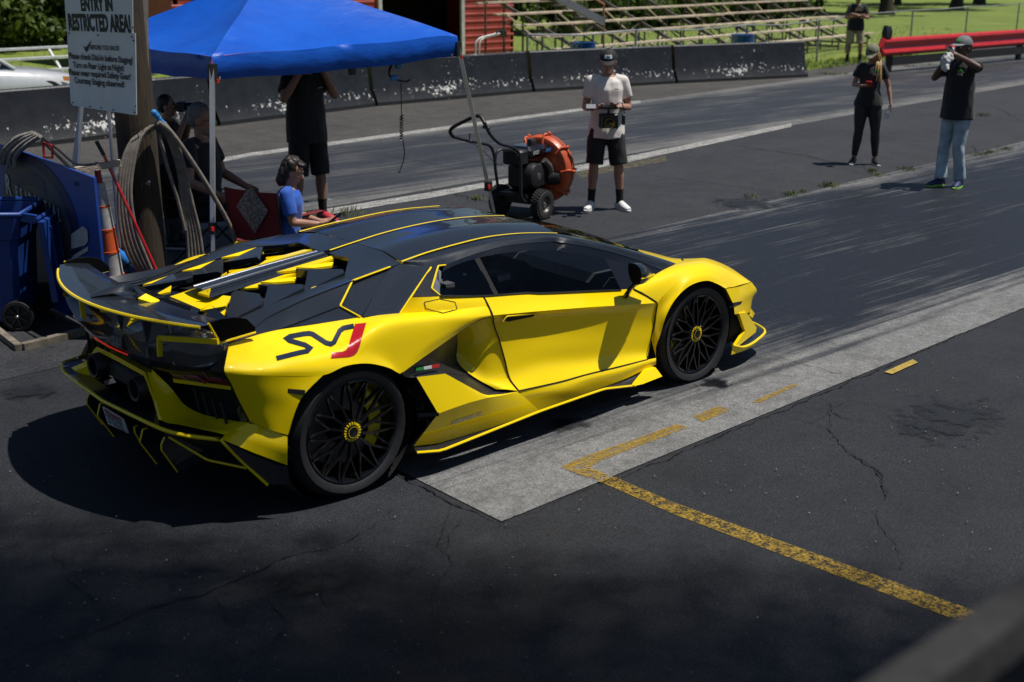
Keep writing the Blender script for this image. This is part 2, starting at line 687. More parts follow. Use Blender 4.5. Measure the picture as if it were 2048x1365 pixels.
paintpoly('edge_line', [F0(640, 420), F0(860, 385), F0(1037, 353), F0(1240, 316), F0(1583, 247), F0(1583, 254), F0(1240, 328), F0(1037, 364), F0(860, 396), F0(640, 432)], wp)
pale = worn_paint('pale_chips', (.30, .29, .26), .52, (1.4, 6), 4)
paintpoly('edge_wear', [F0(1150, 345), F0(1330, 312), F0(1335, 322), F0(1160, 356)], worn_paint('old_yellow_chips', (.33, .26, .10), .55, (2, 9), 6))


# ---- cracks: thin dark ribbons
def crack(px, w=.012, z=.0085, seed=0):
    rnd = random.Random(seed)
    pts = [P(q, z=z) for q in px]
    n = max(8, int(sum((b-a).length for a, b in zip(pts, pts[1:]))/.035))
    n = min(n, 220)
    line_ = resample(pts, n, 'l')
    L, R_ = [], []
    jx = 0.0
    for i, q in enumerate(line_):
        t = (line_[min(i+1, n-1)]-line_[max(i-1, 0)]).normalized()
        nrm = Vector((-t.y, t.x, 0))
        jx = jx*.7+rnd.uniform(-.014, .014)
        ww = .62*w*rnd.uniform(.15, 1.0)*(.3+.7*sin(pi*(i+1)/(n+1)))
        L.append(q+nrm*(jx+ww/2))
        R_.append(q+nrm*(jx-ww/2))
    o = MB().grid([L, R_]).build('pavement_crack', crackm, None, 0)
    tag(o, kind='structure')


crackm = mat('crack_dark', (.006, .006, .006), .95, var=0)
CR = [(K6, [(840, 685), (905, 715), (915, 770), (950, 800), (1040, 820), (1130, 830)], .016),
      (K6, [(690, 810), (800, 835), (910, 880), (950, 930), (1015, 985), (1050, 1030), (1130, 1090), (1200, 1130), (1215, 1200), (1240, 1270)], .022),
      (K6, [(900, 870), (925, 850), (912, 760), (985, 715), (1020, 700)], .009),
      (K6, [(790, 832), (860, 800), (930, 790)], .008),
      (K6, [(890, 660), (1000, 680), (1080, 715), (1200, 730), (1350, 770), (1400, 810), (1370, 840), (1280, 820), (1220, 780), (1200, 740)], .009),
      (K7, [(1010, 0), (1060, 40), (1130, 80), (1200, 130), (1215, 190), (1250, 240), (1240, 290)], .018),
      (K7, [(1180, 340), (1220, 450), (1270, 520), (1320, 620), (1330, 700)], .010),
      (K6, [(560, 435), (700, 475), (900, 535), (1060, 575)], .012),
      (K8, [(0, 1080), (250, 970), (430, 930), (540, 890), (700, 830), (900, 770), (1090, 715), (1280, 620), (1500, 530), (1700, 490), (1900, 390), (2040, 310)], .020),
      (K8, [(1260, 650), (1310, 710), (1390, 790), (1450, 850), (1520, 890), (1440, 950), (1380, 1010), (1100, 1100)], .012),
      (K8, [(1090, 740), (1115, 800), (1150, 860), (1200, 905)], .010),
      (K8, [(260, 440), (300, 560), (350, 640), (430, 710), (500, 860), (520, 880)], .010),
      (K8, [(1560, 590), (1650, 650), (1690, 780), (1760, 770), (1950, 730), (2048, 680)], .010),
      (K8, [(1520, 890), (1700, 860), (1880, 880), (2048, 850)], .008),
      (F0, [(905, 1010), (880, 1080), (900, 1130), (860, 1190), (870, 1260)], .010),
      (F0, [(920, 1020), (895, 1070), (885, 1100)], .010),
      (K9, [(30, 325), (160, 380), (330, 475), (480, 550), (640, 620), (785, 660)], .026),
      (K5, [(560, 735), (700, 755), (950, 790), (1020, 810), (1230, 850), (1290, 885), (1370, 885)], .05),
      (K5, [(0, 870), (250, 900), (480, 930), (750, 970), (880, 985)], .022),
      (K5, [(1700, 930), (1850, 960), (2048, 990)], .02),
      (K5, [(1780, 735), (1830, 780)], .03),
      (K5, [(1900, 540), (2048, 620)], .03),
      (K5, [(700, 1035), (1100, 940), (1376, 885), (1640, 825), (1860, 775), (2048, 722)], .035),
      (F0, [(1010, 1043), (1380, 898), (1740, 745), (2048, 617)], .02),
      (K4, [(880, 915), (960, 940), (1080, 965), (1160, 985)], .03),
      (K4, [(520, 735), (800, 780), (1060, 830)], .02)]
for i, (c_, px, w) in enumerate(CR):
    crack([c_(u, v) for u, v in px], w, seed=i)


# ---- stains, and a cast shadow painted as a patch
def stain_shadow_mat(name, c, keep=.5, rough=.5, amt=1.0):
    mt, nt, b = nodes_of(name)
    out = nt.nodes['Material Output']
    tc = nt.nodes.new('ShaderNodeTexCoord')
    mp = nt.nodes.new('ShaderNodeMapping')
    mp.inputs['Location'].default_value = (-.5, -.5, 0)
    nt.links.new(tc.outputs['Generated'], mp.inputs['Vector'])
    ln = nt.nodes.new('ShaderNodeVectorMath')
    ln.operation = 'LENGTH'
    mp.inputs['Scale'].default_value = (1, 1, 0)
    nt.links.new(mp.outputs[0], ln.inputs[0])
    v = coords(nt)
    f = mathn(nt, 'ADD', mathn(nt, 'MULTIPLY', ln.outputs['Value'], 1.5), mathn(nt, 'MULTIPLY', noise_n(nt, v, 6, 6, .7), 1.3))
    k = ramp(nt, f, [(keep+.2, amt), (keep+.62, 0)])
    b.inputs['Base Color'].default_value = c4(c)
    b.inputs['Roughness'].default_value = rough
    tr = nt.nodes.new('ShaderNodeBsdfTransparent')
    mx = nt.nodes.new('ShaderNodeMixShader')
    nt.links.new(k, mx.inputs[0])
    nt.links.new(tr.outputs[0], mx.inputs[1])
    nt.links.new(b.outputs[0], mx.inputs[2])
    nt.links.new(mx.outputs[0], out.inputs['Surface'])
    return mt


oil_shadow = stain_shadow_mat('oil_stain_and_shadow', (.010, .011, .014), .55, .55, .85)
wet = stain_shadow_mat('wet_stain', (.006, .007, .009), .62, .25, .95)
pz = .0105
for px, m_ in (([(1760, 770), (2030, 760), (2040, 925), (1740, 925)], oil_shadow), ([(1385, 748), (1470, 742), (1475, 785), (1385, 790)], wet), ([(1395, 385), (1600, 395), (1600, 430), (1390, 425)], oil_shadow), ([(0, 760), (120, 740), (130, 800), (0, 830)], oil_shadow), ([(500, 1130), (700, 1110), (720, 1200), (480, 1210)], oil_shadow), ([(1060, 838), (1210, 825), (1220, 862), (1050, 880)], oil_shadow)):  # the patch by the island edge is a painted shadow strip
    pts = [P(q, z=pz) for q in px]
    tag(MB().add(pts, [(0, 1, 2, 3)]).build('stain_shadow_patch', m_, None, 0), kind='structure')
    pz += .0012


# ---- loose stones on the apron and weeds in the joints
def pebbles():
    rnd = random.Random(3)
    mb = MB()
    for _ in range(420):
        u, v = rnd.uniform(0, 2048), rnd.uniform(880, 1365)
        if rnd.random() < .35:
            u, v = rnd.uniform(1100, 2048), rnd.uniform(640, 1000)
        q = P((u, v), z=.012)
        if q.y > -1.0 and -1 < q.x < 3.6:
            continue
        r = rnd.choice((.002, .003, .003, .004, .006))
        mb.ball(q+Vector((0, 0, r*.4)), (r, r*rnd.uniform(.6, 1), r*.6), 5, 3)
    return tag(mb.build('loose_gravel', mat('gravel_grey', (.20, .185, .165), .8, var=.5, vs=40), None, 60), 'small pale stones scattered over the dark asphalt', 'gravel', kind='stuff')


pebbles()


def blade_tuft(mb, c, n, h, spread, rnd):
    for _ in range(n):
        a = rnd.uniform(0, 2*pi)
        r = spread*sqrt(rnd.random())
        b_ = Vector(c)+Vector((r*cos(a), r*sin(a), 0))
        hh = h*rnd.uniform(.5, 1.1)
        lean = Vector((rnd.uniform(-.5, .5), rnd.uniform(-.5, .5), 0))*hh
        w = Vector((-sin(a), cos(a), 0))*.006*(hh/.08)**.5
        mb.add([b_-w, b_+w, b_+lean*.4+w*.6+Vector((0, 0, hh*.6)), b_+lean+Vector((0, 0, hh))], [(0, 1, 2), (0, 2, 3)])


weedm = mat('weed_green', (.13, .17, .03), .8, var=.45, vs=12)
drym = mat('dry_grass', (.30, .25, .09), .85, var=.4, vs=10)


def weeds():
    rnd = random.Random(11)
    mb = MB()
    for c_, u, v, n, s in ((K5, 865, 990, 60, .10), (K5, 930, 978, 20, .06), (K5, 1060, 945, 110, .14), (K5, 1280, 870, 50, .08), (K5, 1460, 862, 80, .14), (K5, 1640, 830, 20, .08), (K5, 1825, 787, 80, .16), (K5, 1880, 775, 60, .13), (K5, 1950, 760, 70, .14), (K5, 1300, 893, 40, .08), (F0, 690, 428, 120, .25), (F0, 1500, 395, 30, .1), (K4, 1105, 972, 60, .12), (K4, 300, 1050, 120, .2), (K5, 60, 437, 60, .15), (K5, 1100, 380, 120, .35), (K5, 1050, 375, 100, .3), (K5, 1480, 338, 120, .4), (K5, 1570, 330, 100, .35), (K5, 1850, 588, 60, .16)):
        blade_tuft(mb, P(c_(u, v), z=.01), n, .055, s, rnd)
    return tag(mb.build('joint_weeds', weedm, None, 0), 'small green weeds growing in the pavement joints', 'weeds', kind='stuff')


weeds()


# ================================================================ the sports car
YEL = (0.95, 0.675, 0.0015)


def paint_mat():
    mt, nt, b = nodes_of('yellow_paint')
    v = coords(nt)
    f = noise_n(nt, v, 900, 1)
    c = ramp(nt, f, [(0.35, tuple(q*0.93 for q in YEL)), (0.65, tuple(min(1, q*1.07) for q in YEL))])
    nt.links.new(c, b.inputs['Base Color'])
    b.inputs['Roughness'].default_value = 0.45
    b.inputs['Specular IOR Level'].default_value = 0.12
    b.inputs['Coat Weight'].default_value = 0.7
    b.inputs['Coat Roughness'].default_value = 0.012
    return mt


def carbon_mat():
    mt, nt, b = nodes_of('carbon_fibre')
    v = coords(nt, rot=(0.0, 0.0, radians(45)))
    ck = nt.nodes.new('ShaderNodeTexChecker')
    ck.inputs['Scale'].default_value = 160
    ck.inputs['Color1'].default_value = (0.009, 0.012, 0.017, 1)
    ck.inputs['Color2'].default_value = (0.024, 0.030, 0.040, 1)
    nt.links.new(v, ck.inputs['Vector'])
    nt.links.new(ck.outputs['Color'], b.inputs['Base Color'])
    b.inputs['Roughness'].default_value = 0.35
    b.inputs['Specular IOR Level'].default_value = 0.15
    b.inputs['Coat Weight'].default_value = 0.9
    b.inputs['Coat Roughness'].default_value = 0.015
    return mt


paint = paint_mat()
carbon = carbon_mat()
gloss = mat('gloss_black', (0.005, 0.006, 0.008), 0.3, coat=1.0, var=0, spec=0.1, coatrough=0.012)
satin = mat('satin_black', (0.012, 0.012, 0.013), 0.45, var=0.2)
void = mat('unlit_black', (0.004, 0.004, 0.004), 0.9, var=0)
rubber = mat('tyre_rubber', (0.011, 0.011, 0.012), 0.62, var=0.25, vs=30, bump=0.15, bs=300)
rimm = mat('rim_black', (0.004, 0.004, 0.005), 0.2, metal=0.0, coat=0.3, var=0, spec=0.3)
discm = mat('brake_disc_steel', (0.10, 0.10, 0.105), 0.35, metal=0.9, var=0.2, vs=60)
silver = mat('brushed_silver', (0.42, 0.43, 0.45), 0.35, metal=0.9)
redlens = mat('red_lens', (0.30, 0.006, 0.02), 0.15, coat=1.0, var=0)
amber = mat('amber_lens', (0.35, 0.09, 0.01), 0.15, coat=1.0, var=0)
brake_led = mat('brake_led', (0.6, 0.02, 0.01), 0.3, var=0, emit=(1.0, 0.05, 0.02), es=0.35)
plate_w = mat('plate_white', (0.78, 0.79, 0.80), 0.35, var=0.05)
plate_ink = mat('plate_ink', (0.012, 0.016, 0.03), 0.5, var=0)
plate_red = mat('plate_red', (0.5, 0.04, 0.05), 0.5, var=0)
alcantara = mat('dark_suede', (0.032, 0.034, 0.038), 0.9, var=0.4, vs=20, sheen=0.3)
flagg = mat('flag_green', (0.02, 0.30, 0.05), 0.3, coat=1, var=0)
flagw = mat('flag_white', (0.75, 0.75, 0.75), 0.3, coat=1, var=0)
flagr = mat('flag_red', (0.62, 0.02, 0.02), 0.3, coat=1, var=0)
vinyl_red = mat('vinyl_red', (0.48, 0.006, 0.012), 0.3, coat=0.8, var=0)
vinyl_navy = mat('vinyl_navy', (0.006, 0.016, 0.034), 0.3, coat=0.8, var=0)


def glass_mat(name, tint, mixf):
    mt, nt, b = nodes_of(name)
    out = nt.nodes['Material Output']
    gl = nt.nodes.new('ShaderNodeBsdfGlossy')
    gl.inputs['Roughness'].default_value = 0.02
    tr = nt.nodes.new('ShaderNodeBsdfTransparent')
    tr.inputs['Color'].default_value = c4(tint)
    fr = nt.nodes.new('ShaderNodeFresnel')
    fr.inputs['IOR'].default_value = 1.5
    mx = nt.nodes.new('ShaderNodeMixShader')
    nt.links.new(mathn(nt, 'ADD', mathn(nt, 'MULTIPLY', fr.outputs[0], .4), mixf, True), mx.inputs[0])
    nt.links.new(tr.outputs[0], mx.inputs[1])
    nt.links.new(gl.outputs[0], mx.inputs[2])
    nt.links.new(mx.outputs[0], out.inputs['Surface'])
    nt.nodes.remove(b)
    return mt


glass = glass_mat('tinted_glass', (0.62, 0.66, 0.70), 0.0)
dark_glass = glass_mat('dark_tinted_glass', (0.10, 0.13, 0.18), 0.02)

car = thing('sports_car', 'low yellow wedge-shaped sports car with black carbon roof and tall rear wing', 'sports car', (1.3, 0, 0))


def both(mb, name, mats, smooth=35, parent=None):
    """a right-hand part and its left-hand twin"""
    pr, pl = parent if isinstance(parent, tuple) else (parent or car, parent or car)
    return (mb.build(name, mats, pr, smooth), mb.mirrored().build(name, mats, pl, smooth))


def one(mb, name, mats, smooth=35, parent=None):
    return mb.build(name, mats, parent or car, smooth)


def halves(mb):
    """a right half made whole"""
    return MB().join(mb).join(mb.mirrored())


def line(rows_pts, r, n=6, k=40, mode='s', flat=1.0):
    return MB().tube(resample(rows_pts, k, mode), r, n, flat=flat)


# ---- rear fender
r0 = RY((A, 815, 655, -.80), (A, 1000, 600, -.775), (A, 1200, 568, -.795), (A, 1415, 535, -.862), (I, 165, 188, -.90), (I, 500, 172, -.915), (I, 868, 130, -.925))
r1 = RY((A, 795, 757, -.918), (A, 1030, 716, -.950), (A, 1300, 650, -.935), (I, 0, 246, -.955), (I, 300, 215, -.955), (I, 600, 195, -.95), (I, 886, 170, -.943))
r2 = RY((A, 793, 772, -.927), (A, 1050, 742, -.988), (A, 1300, 692, -1.0), (I, 0, 310, -1.002), (I, 300, 258, -.985), (I, 700, 224, -.965), (I, 905, 205, -.955))
r25 = RY((A, 795, 780, -.932), (A, 1000, 778, -1.003), (C1, 440, 70, -1.03), (C1, 840, -45, -1.03), (C1, 1000, -15, -1.025), (C1, 1120, 40, -1.018), (I, 300, 500, -1.003), (I, 420, 410, -.993), (I, 600, 315, -.972), (I, 760, 245, -.962), (I, 905, 210, -.952))
r3 = RY((A, 797, 792, -.93), (A, 980, 800, -1.0), (C1, 420, 150, -1.035), (C1, 640, 60, -1.042), (C1, 840, 35, -1.044), (C1, 1000, 60, -1.04), (C1, 1100, 95, -1.03), (C1, 1170, 135, -1.02), (I, 230, 628, -1.013), (I, 320, 564, -1.0), (I, 470, 458, -.98), (I, 620, 352, -.96), (I, 700, 298, -.955), (I, 800, 240, -.955), (I, 905, 214, -.95))
fender_mb = MB().loft([r0, r1, r2, r25, r3], 60, 22, key='x')
fender = both(fender_mb, 'rear_fender', paint)
# behind the wheel
q0 = RY((A, 797, 792, -.93), (A, 980, 800, -1.0), (C1, 420, 150, -1.035))
q1 = RY((D, 1478, 345, -.925), (D, 1720, 400, -.985), (C1, 225, 350, -1.035))
q2 = RY((D, 1540, 480, -.92), (D, 1760, 560, -.98), (C1, 150, 500, -1.03))
q3 = RY((D, 1640, 672, -.92), (D, 1800, 738, -.985), (C1, 78, 735, -1.02))
rear_low = MB().loft([q0, q1, q2, q3], 16, 14)
rl = both(rear_low, 'rear_bumper_side', paint)
slot = MB().prism(RY((A, 1030, 857, -1.004), (A, 1060, 857, -1.010), (A, 1163, 868, -1.045), (A, 1158, 890, -1.045), (A, 1045, 874, -1.006)), (0, .012, 0))
both(slot, 'marker_slot', void, parent=rl)
# lower bumper corner
k0 = RY((D, 1430, 775, -.83), (D, 1640, 675, -.92), (D, 1945, 795, -1.02))
k1 = RY((D, 1415, 800, -.84), (D, 1660, 800, -.945), (D, 1945, 900, -1.03))
k2 = RY((D, 1400, 812, -.85), (D, 1680, 930, -.955), (D, 1945, 1028, -1.02))
rcorner = MB().loft([k0, k1, k2], 9, 7, mode='l', across='l')
both(rcorner, 'rear_bumper_corner', paint, 20)
c0 = RY((D, 1400, 815, -.845), (D, 1640, 935, -.945), (D, 1870, 1030, -1.0), (D, 1946, 1034, -1.02))
c1 = RY((D, 1350, 800, -.83), (D, 1550, 980, -.87), (D, 1785, 1190, -.93), (D, 1967, 1180, -1.02))
both(MB().loft([c0, c1], 12, 3, mode='l', across='l'), 'rear_lower_valance', carbon, 20)
# shoulder panel between fender and window
t0 = RY((I, 250, 62, -.90), (I, 490, 54, -.888), (I, 830, 50, -.895))
t1 = RY((I, 205, 125, -.90), (I, 490, 110, -.905), (I, 850, 90, -.912))
t2 = RY((I, 165, 188, -.90), (I, 500, 172, -.915), (I, 868, 130, -.925))
quarter = both(MB().loft([t0, t1, t2], 20, 8), 'quarter_panel', paint)
# ---- door
d0 = RY((I, 830, 50, -.895), (B, 640, 434, -.895), (H, 0, 672, -.90), (H, 400, 655, -.905), (H, 800, 632, -.91))
d1 = RY((I, 872, 128, -.926), (H, 0, 745, -.93), (H, 400, 720, -.93), (H, 700, 700, -.93), (H, 910, 690, -.932))
d2 = RY((I, 905, 205, -.960), (H, 0, 822, -.970), (H, 400, 790, -.966), (H, 700, 772, -.960), (H, 1005, 752, -.955))
d3 = RY((I, 910, 240, -.938), (H, 0, 850, -.938), (H, 400, 825, -.943), (H, 700, 810, -.948), (H, 997, 800, -.948))
d4 = RY((I, 955, 400, -.926), (H, 0, 1000, -.927), (H, 400, 960, -.931), (H, 700, 940, -.935), (H, 978, 920, -.935))
d5 = RY((I, 1000, 560, -.932), (H, 0, 1150, -.935), (H, 400, 1110, -.935), (H, 700, 1080, -.935), (H, 950, 1050, -.935))
d6 = RY((I, 1040, 705, -.950), (H, 0, 1290, -.945), (H, 400, 1250, -.942), (H, 700, 1200, -.942), (H, 925, 1180, -.94))
d7 = RY((I, 1115, 812, -1.0), (B, 800, 848, -.995), (H, 390, 1365, -.985), (H, 700, 1290, -.975), (H, 918, 1235, -.965))
upper_door = MB().loft([d0, d1, d2], 40, 9).loft([d2, d3, d4, d5, d6, d7], 40, 22)
door = both(upper_door, 'door', paint, 24)
gap = resample(RY((I, 830, 50, -.899), (I, 872, 128, -.930), (I, 905, 205, -.961), (I, 914, 275, -.952), (I, 957, 400, -.939), (I, 1002, 560, -.939), (I, 1043, 715, -.954), (I, 1115, 812, -1.004)), 40)
gap += resample(RY((I, 1115, 812, -1.004), (B, 800, 848, -.999), (H, 390, 1365, -.989), (H, 700, 1290, -.979), (H, 918, 1235, -.969)), 30)
gap += resample(RY((H, 918, 1235, -.969), (H, 950, 1050, -.939), (H, 978, 920, -.939), (H, 1005, 752, -.959), (H, 910, 690, -.936), (H, 800, 632, -.914)), 30, 'l')
both(MB().tube(gap, .0042, 5), 'door_gap', void, parent=door)
hz = MB().prism(RY((G, 1525, 825, -.951), (G, 1545, 800, -.957), (G, 1600, 795, -.958), (G, 1740, 780, -.958), (G, 1730, 798, -.954), (G, 1560, 832, -.950)), (0, .004, 0))
both(hz, 'handle_recess', void, parent=door)
hb = line(RY((G, 1522, 832, -.952), (G, 1545, 797, -.960), (G, 1600, 791, -.961), (G, 1740, 777, -.961), (G, 1775, 790, -.955)), .005, 6, 24, 'l')
both(hb, 'door_handle', paint, parent=door)

# ---- scoop behind the door
s0 = RY((I, 905, 214, -.95), (I, 780, 255, -.935), (I, 622, 350, -.85))
s1 = RY((I, 957, 400, -.935), (I, 800, 410, -.90), (I, 620, 455, -.81))
s2 = RY((I, 1001, 565, -.935), (I, 830, 580, -.905), (I, 620, 572, -.82))
s3 = RY((I, 1043, 715, -.950), (I, 890, 720, -.93), (I, 740, 690, -.89))
s4 = RY((I, 1115, 812, -1.0), (I, 1010, 800, -.99), (I, 935, 800, -.965))
both(MB().loft([s0, s1, s2, s3, s4], 14, 16), 'door_scoop', paint)
# the intake itself: gloss black surround, dark cavity behind
ins = MB().loft([RY((I, 170, 668, -1.02), (I, 400, 510, -.985), (I, 622, 350, -.935)), RY((I, 205, 700, -1.005), (I, 440, 610, -.96), (I, 622, 572, -.80)), RY((I, 295, 705, -1.01), (I, 525, 675, -.97), (I, 745, 695, -.86))], 14, 8)
ins.loft([RY((I, 525, 674, -.985), (I, 745, 695, -.85)), RY((I, 845, 850, -1.0), (I, 940, 800, -.935)), RY((I, 1113, 822, -1.0), (I, 1113, 815, -1.0))], 6, 8, across='l')
intake = both(ins, 'side_intake', satin)
# flag badge
for k, (m_, x0, x1) in enumerate(((flagg, 0, 1/3), (flagw, 1/3, 2/3), (flagr, 2/3, 1))):
    def fp(t, b):
        u = 292+(478-292)*t
        vt = 632+(596-632)*t
        vb = 652+(622-652)*t
        return P(I(u, vt+(vb-vt)*b), y=-1.012+.026*t)
    poly = [fp(x0, 0), fp(x1, 0), fp(x1, 1), fp(x0, 1)]
    MB().prism(poly, (0, .004, 0)).build('flag_badge', m_, intake[0], 0)

# ---- rear lower blade and sill
l0 = RY((I, 295, 702, -1.02), (I, 525, 673, -1.02), (I, 690, 765, -1.03), (I, 845, 848, -1.035), (I, 980, 838, -1.02), (I, 1115, 815, -1.002))
l1 = RY((I, 468, 995, -1.055), (I, 560, 960, -1.055), (I, 720, 905, -1.05), (I, 870, 866, -1.045), (I, 1000, 845, -1.022), (I, 1115, 822, -1.003))
l2 = RY((I, 268, 1256, -1.0), (I, 460, 1235, -1.0), (I, 700, 1165, -1.0), (I, 900, 1105, -1.0), (I, 1100, 1035, -1.0), (I, 1285, 972, -1.0))
both(MB().loft([l0, l1], 22, 6, across='l', mode='l').loft([l1, l2], 22, 8, across='l', mode='l'), 'rocker_blade', paint, 18)
s0 = RY((I, 1115, 815, -1.002), (B, 800, 850, -.998), (H, 390, 1367, -.988), (H, 700, 1292, -.978), (H, 918, 1237, -.97), (H, 990, 1222, -.968))
s1 = RY((I, 1115, 823, -1.005), (B, 800, 880, -1.01), (H, 390, 1400, -1.0), (H, 700, 1330, -.99), (H, 918, 1262, -.98), (H, 990, 1250, -.975))
s2 = RY((I, 1285, 972, -.99), (B, 800, 945, -.99), (B, 950, 890, -.985), (B, 1100, 835, -.98), (H, 900, 1318, -.97), (H, 990, 1278, -.965))
both(MB().loft([s0, s1, s2], 24, 8), 'side_sill', paint)
sk0 = RY((I, 268, 1256, -.985), (I, 460, 1235, -.985), (I, 900, 1105, -.985), (B, 800, 945, -.98), (B, 950, 890, -.975), (B, 1130, 828, -.97), (B, 1195, 795, -.965))
sk1 = RY((B, 125, 1180, -1.06), (B, 240, 1171, -1.08), (B, 700, 987, -1.06), (B, 900, 917, -1.05), (B, 1000, 883, -1.045), (B, 1148, 866, -1.0))
skirt = both(MB().loft([sk0, sk1], 26, 4, mode='l', across='l'), 'side_skirt', satin)
both(line(sk1, .0075, 6, 40, 'l'), 'skirt_trim', paint, parent=skirt)
ff = MB().prism(RY((B, 1143, 868, -1.03), (B, 1200, 797, -1.0), (B, 1240, 783, -1.0), (B, 1271, 824, -1.03), (B, 1180, 860, -1.04)), (0, .03, 0))
both(ff, 'skirt_fin', paint, 20)
# black liner strip between wheel and blade
ln0 = RY((I, 205, 705, -1.0), (I, 250, 840, -.99), (I, 310, 1000, -.985), (I, 258, 1250, -.98))
ln1 = RY((I, 295, 702, -1.018), (I, 385, 855, -1.04), (I, 470, 998, -1.053), (I, 268, 1256, -1.0))
both(MB().loft([ln0, [a.lerp(b, .5)+Vector((0, .06, 0)) for a, b in zip(ln0, ln1)], ln1], 14, 6, mode='l', across='l'), 'wheel_vent', gloss)
both(MB().bar(P(I(300, 1005), y=-1.0), P(I(470, 996), y=-1.05), .02, .02), 'vent_strut', gloss)

# ---- front fender and hood
f0 = RY((H, 990, 1222, -.968), (C2, 70, 760, -.972), (C2, 120, 620, -.985), (C2, 180, 420, -.995), (C2, 290, 220, -1.0), (C2, 450, 70, -1.0), (C2, 640, 10, -1.0), (C2, 760, 45, -1.0), (C2, 862, 100, -1.0))
f1 = RY((H, 955, 1080, -.94), (H, 985, 940, -.945), (H, 1030, 800, -.952), (H, 1120, 715, -.972), (H, 1230, 590, -.985), (H, 1340, 535, -.985), (H, 1430, 520, -.985), (H, 1510, 545, -.985), (H, 1600, 622, -.985))
f2 = RY((H, 950, 1050, -.937), (H, 978, 920, -.937), (H, 1005, 752, -.955), (H, 1090, 650, -.955), (H, 1200, 550, -.955), (H, 1320, 490, -.955), (H, 1430, 475, -.955), (H, 1540, 510, -.955), (H, 1650, 615, -.96))
f3 = RY((H, 918, 1235, -.967), (H, 960, 1000, -.937), (H, 1005, 752, -.955))
# upper fender from the mirror corner over the crest
u0 = RY((H, 1005, 752, -.955), (H, 1090, 650, -.955), (H, 1200, 550, -.955), (H, 1320, 490, -.955), (H, 1430, 475, -.955), (H, 1540, 510, -.955), (H, 1650, 615, -.96))
u1 = RY((H, 870, 660, -.925), (H, 1020, 560, -.915), (H, 1180, 470, -.905), (H, 1310, 430, -.90), (H, 1440, 425, -.90), (H, 1580, 470, -.90), (H, 1730, 592, -.92))
u2 = RY((H, 800, 630, -.91), (H, 980, 520, -.87), (H, 1120, 445, -.84), (H, 1250, 405, -.82), (H, 1420, 392, -.82), (H, 1600, 455, -.825), (H, 1800, 575, -.86))
u3 = RY((H, 830, 612, -.90), (H, 1000, 498, -.84), (H, 1160, 417, -.78), (H, 1290, 384, -.74), (H, 1420, 372, -.72), (H, 1620, 450, -.74), (H, 1810, 580, -.82))
rise = [u0[0], u0[1], u0[2], u0[3], u0[4], u0[5], u0[6]]
fend = MB().loft([f0, f1, f2], 44, 10)
fend.loft([u0, u1, u2, u3], 40, 14)
both(fend, 'front_fender', paint, 40)
hc = [u3[2], u3[3], u3[4], u3[5], u3[6]]
hm = [Vector(q) for q in ((2.72, -.45, .755), (2.92, -.45, .715), (3.15, -.43, .655), (3.40, -.42, .56), (3.60, -.42, .45))]
h0 = [Vector(q) for q in ((2.80, 0, .745), (2.98, 0, .70), (3.22, 0, .635), (3.48, 0, .545), (3.72, 0, .43))]
one(halves(MB().loft([hc, hm, h0], 24, 14)), 'hood', paint)
# nose side
n0 = RY((H, 1587, 632, -1.0), (H, 1700, 612, -.945), (H, 1800, 577, -.86), (H, 1812, 582, -.82))
n1 = RY((H, 1640, 742, -1.0), (H, 1740, 700, -.94), (H, 1846, 652, -.83), (H, 1850, 655, -.78))
n2 = RY((H, 1655, 790, -1.0), (H, 1730, 760, -.945), (H, 1806, 722, -.86), (H, 1812, 725, -.80))
n3 = RY((H, 1662, 850, -1.0), (H, 1730, 840, -.945), (H, 1790, 835, -.87), (H, 1796, 838, -.80))
nose = MB().loft([n0, n1, n2, n3], 12, 12)
cen = [Vector((3.74, 0, .42)), Vector((3.78, 0, .36)), Vector((3.70, 0, .27)), Vector((3.66, 0, .20))]
mid = [Vector((3.62, -.42, .45)), Vector((3.64, -.42, .38)), Vector((3.56, -.42, .28)), Vector((3.52, -.42, .20))]
edge = [n0[-1], n1[-1], n2[-1], n3[-1]]
nose.loft([[edge[i], mid[i], cen[i]] for i in range(4)], 16, 10)
nz = halves(nose).build('front_bumper', paint, car)
both(MB().prism(RY((H, 1645, 752, -1.006), (H, 1728, 738, -.955), (H, 1715, 762, -.96), (H, 1660, 780, -1.004)), (0, .01, 0)), 'marker_slot', void, parent=nz)
fin = MB().prism(RY((H, 1700, 842, -.985), (H, 1762, 832, -.95), (H, 1848, 962, -.90), (H, 1842, 1002, -.905), (H, 1690, 1122, -.985), (H, 1672, 1112, -.99), (H, 1752, 990, -.95), (H, 1740, 960, -.955)), (0, .025, 0))
both(fin, 'front_fin', paint, 20)
both(MB().prism(RY((H, 1800, 800, -.80), (H, 1832, 840, -.80), (H, 1815, 880, -.80), (H, 1788, 860, -.82)), (-.05, .03, 0)), 'canard', paint, 20)
sp = RY((H, 1645, 1115, -.985), (H, 1740, 1128, -.98), (H, 1850, 1070, -.93), (H, 1915, 982, -.85))
sp += [Vector((3.68, -.5, .17)), Vector((3.78, 0, .17))]
spi = [Vector((3.18, -.80, .20)), Vector((3.3, -.78, .2)), Vector((3.4, -.7, .2)), Vector((3.45, -.6, .2)), Vector((3.5, -.4, .2)), Vector((3.6, 0, .2))]
spl = halves(MB().loft([sp, spi], 30, 4)).build('splitter', carbon, car)
both(line(sp, .009, 6, 40), 'splitter_trim', paint, parent=spl)
spb = RY((H, 1632, 1195, -.985), (H, 1760, 1152, -.97), (H, 1860, 1090, -.92), (H, 1900, 1040, -.85))
both(MB().loft([sp[:4], spb], 16, 3), 'splitter_end', paint)
both(MB().box((3.15, -.80, .30), (.16, .24, .24)), 'brake_duct', void)

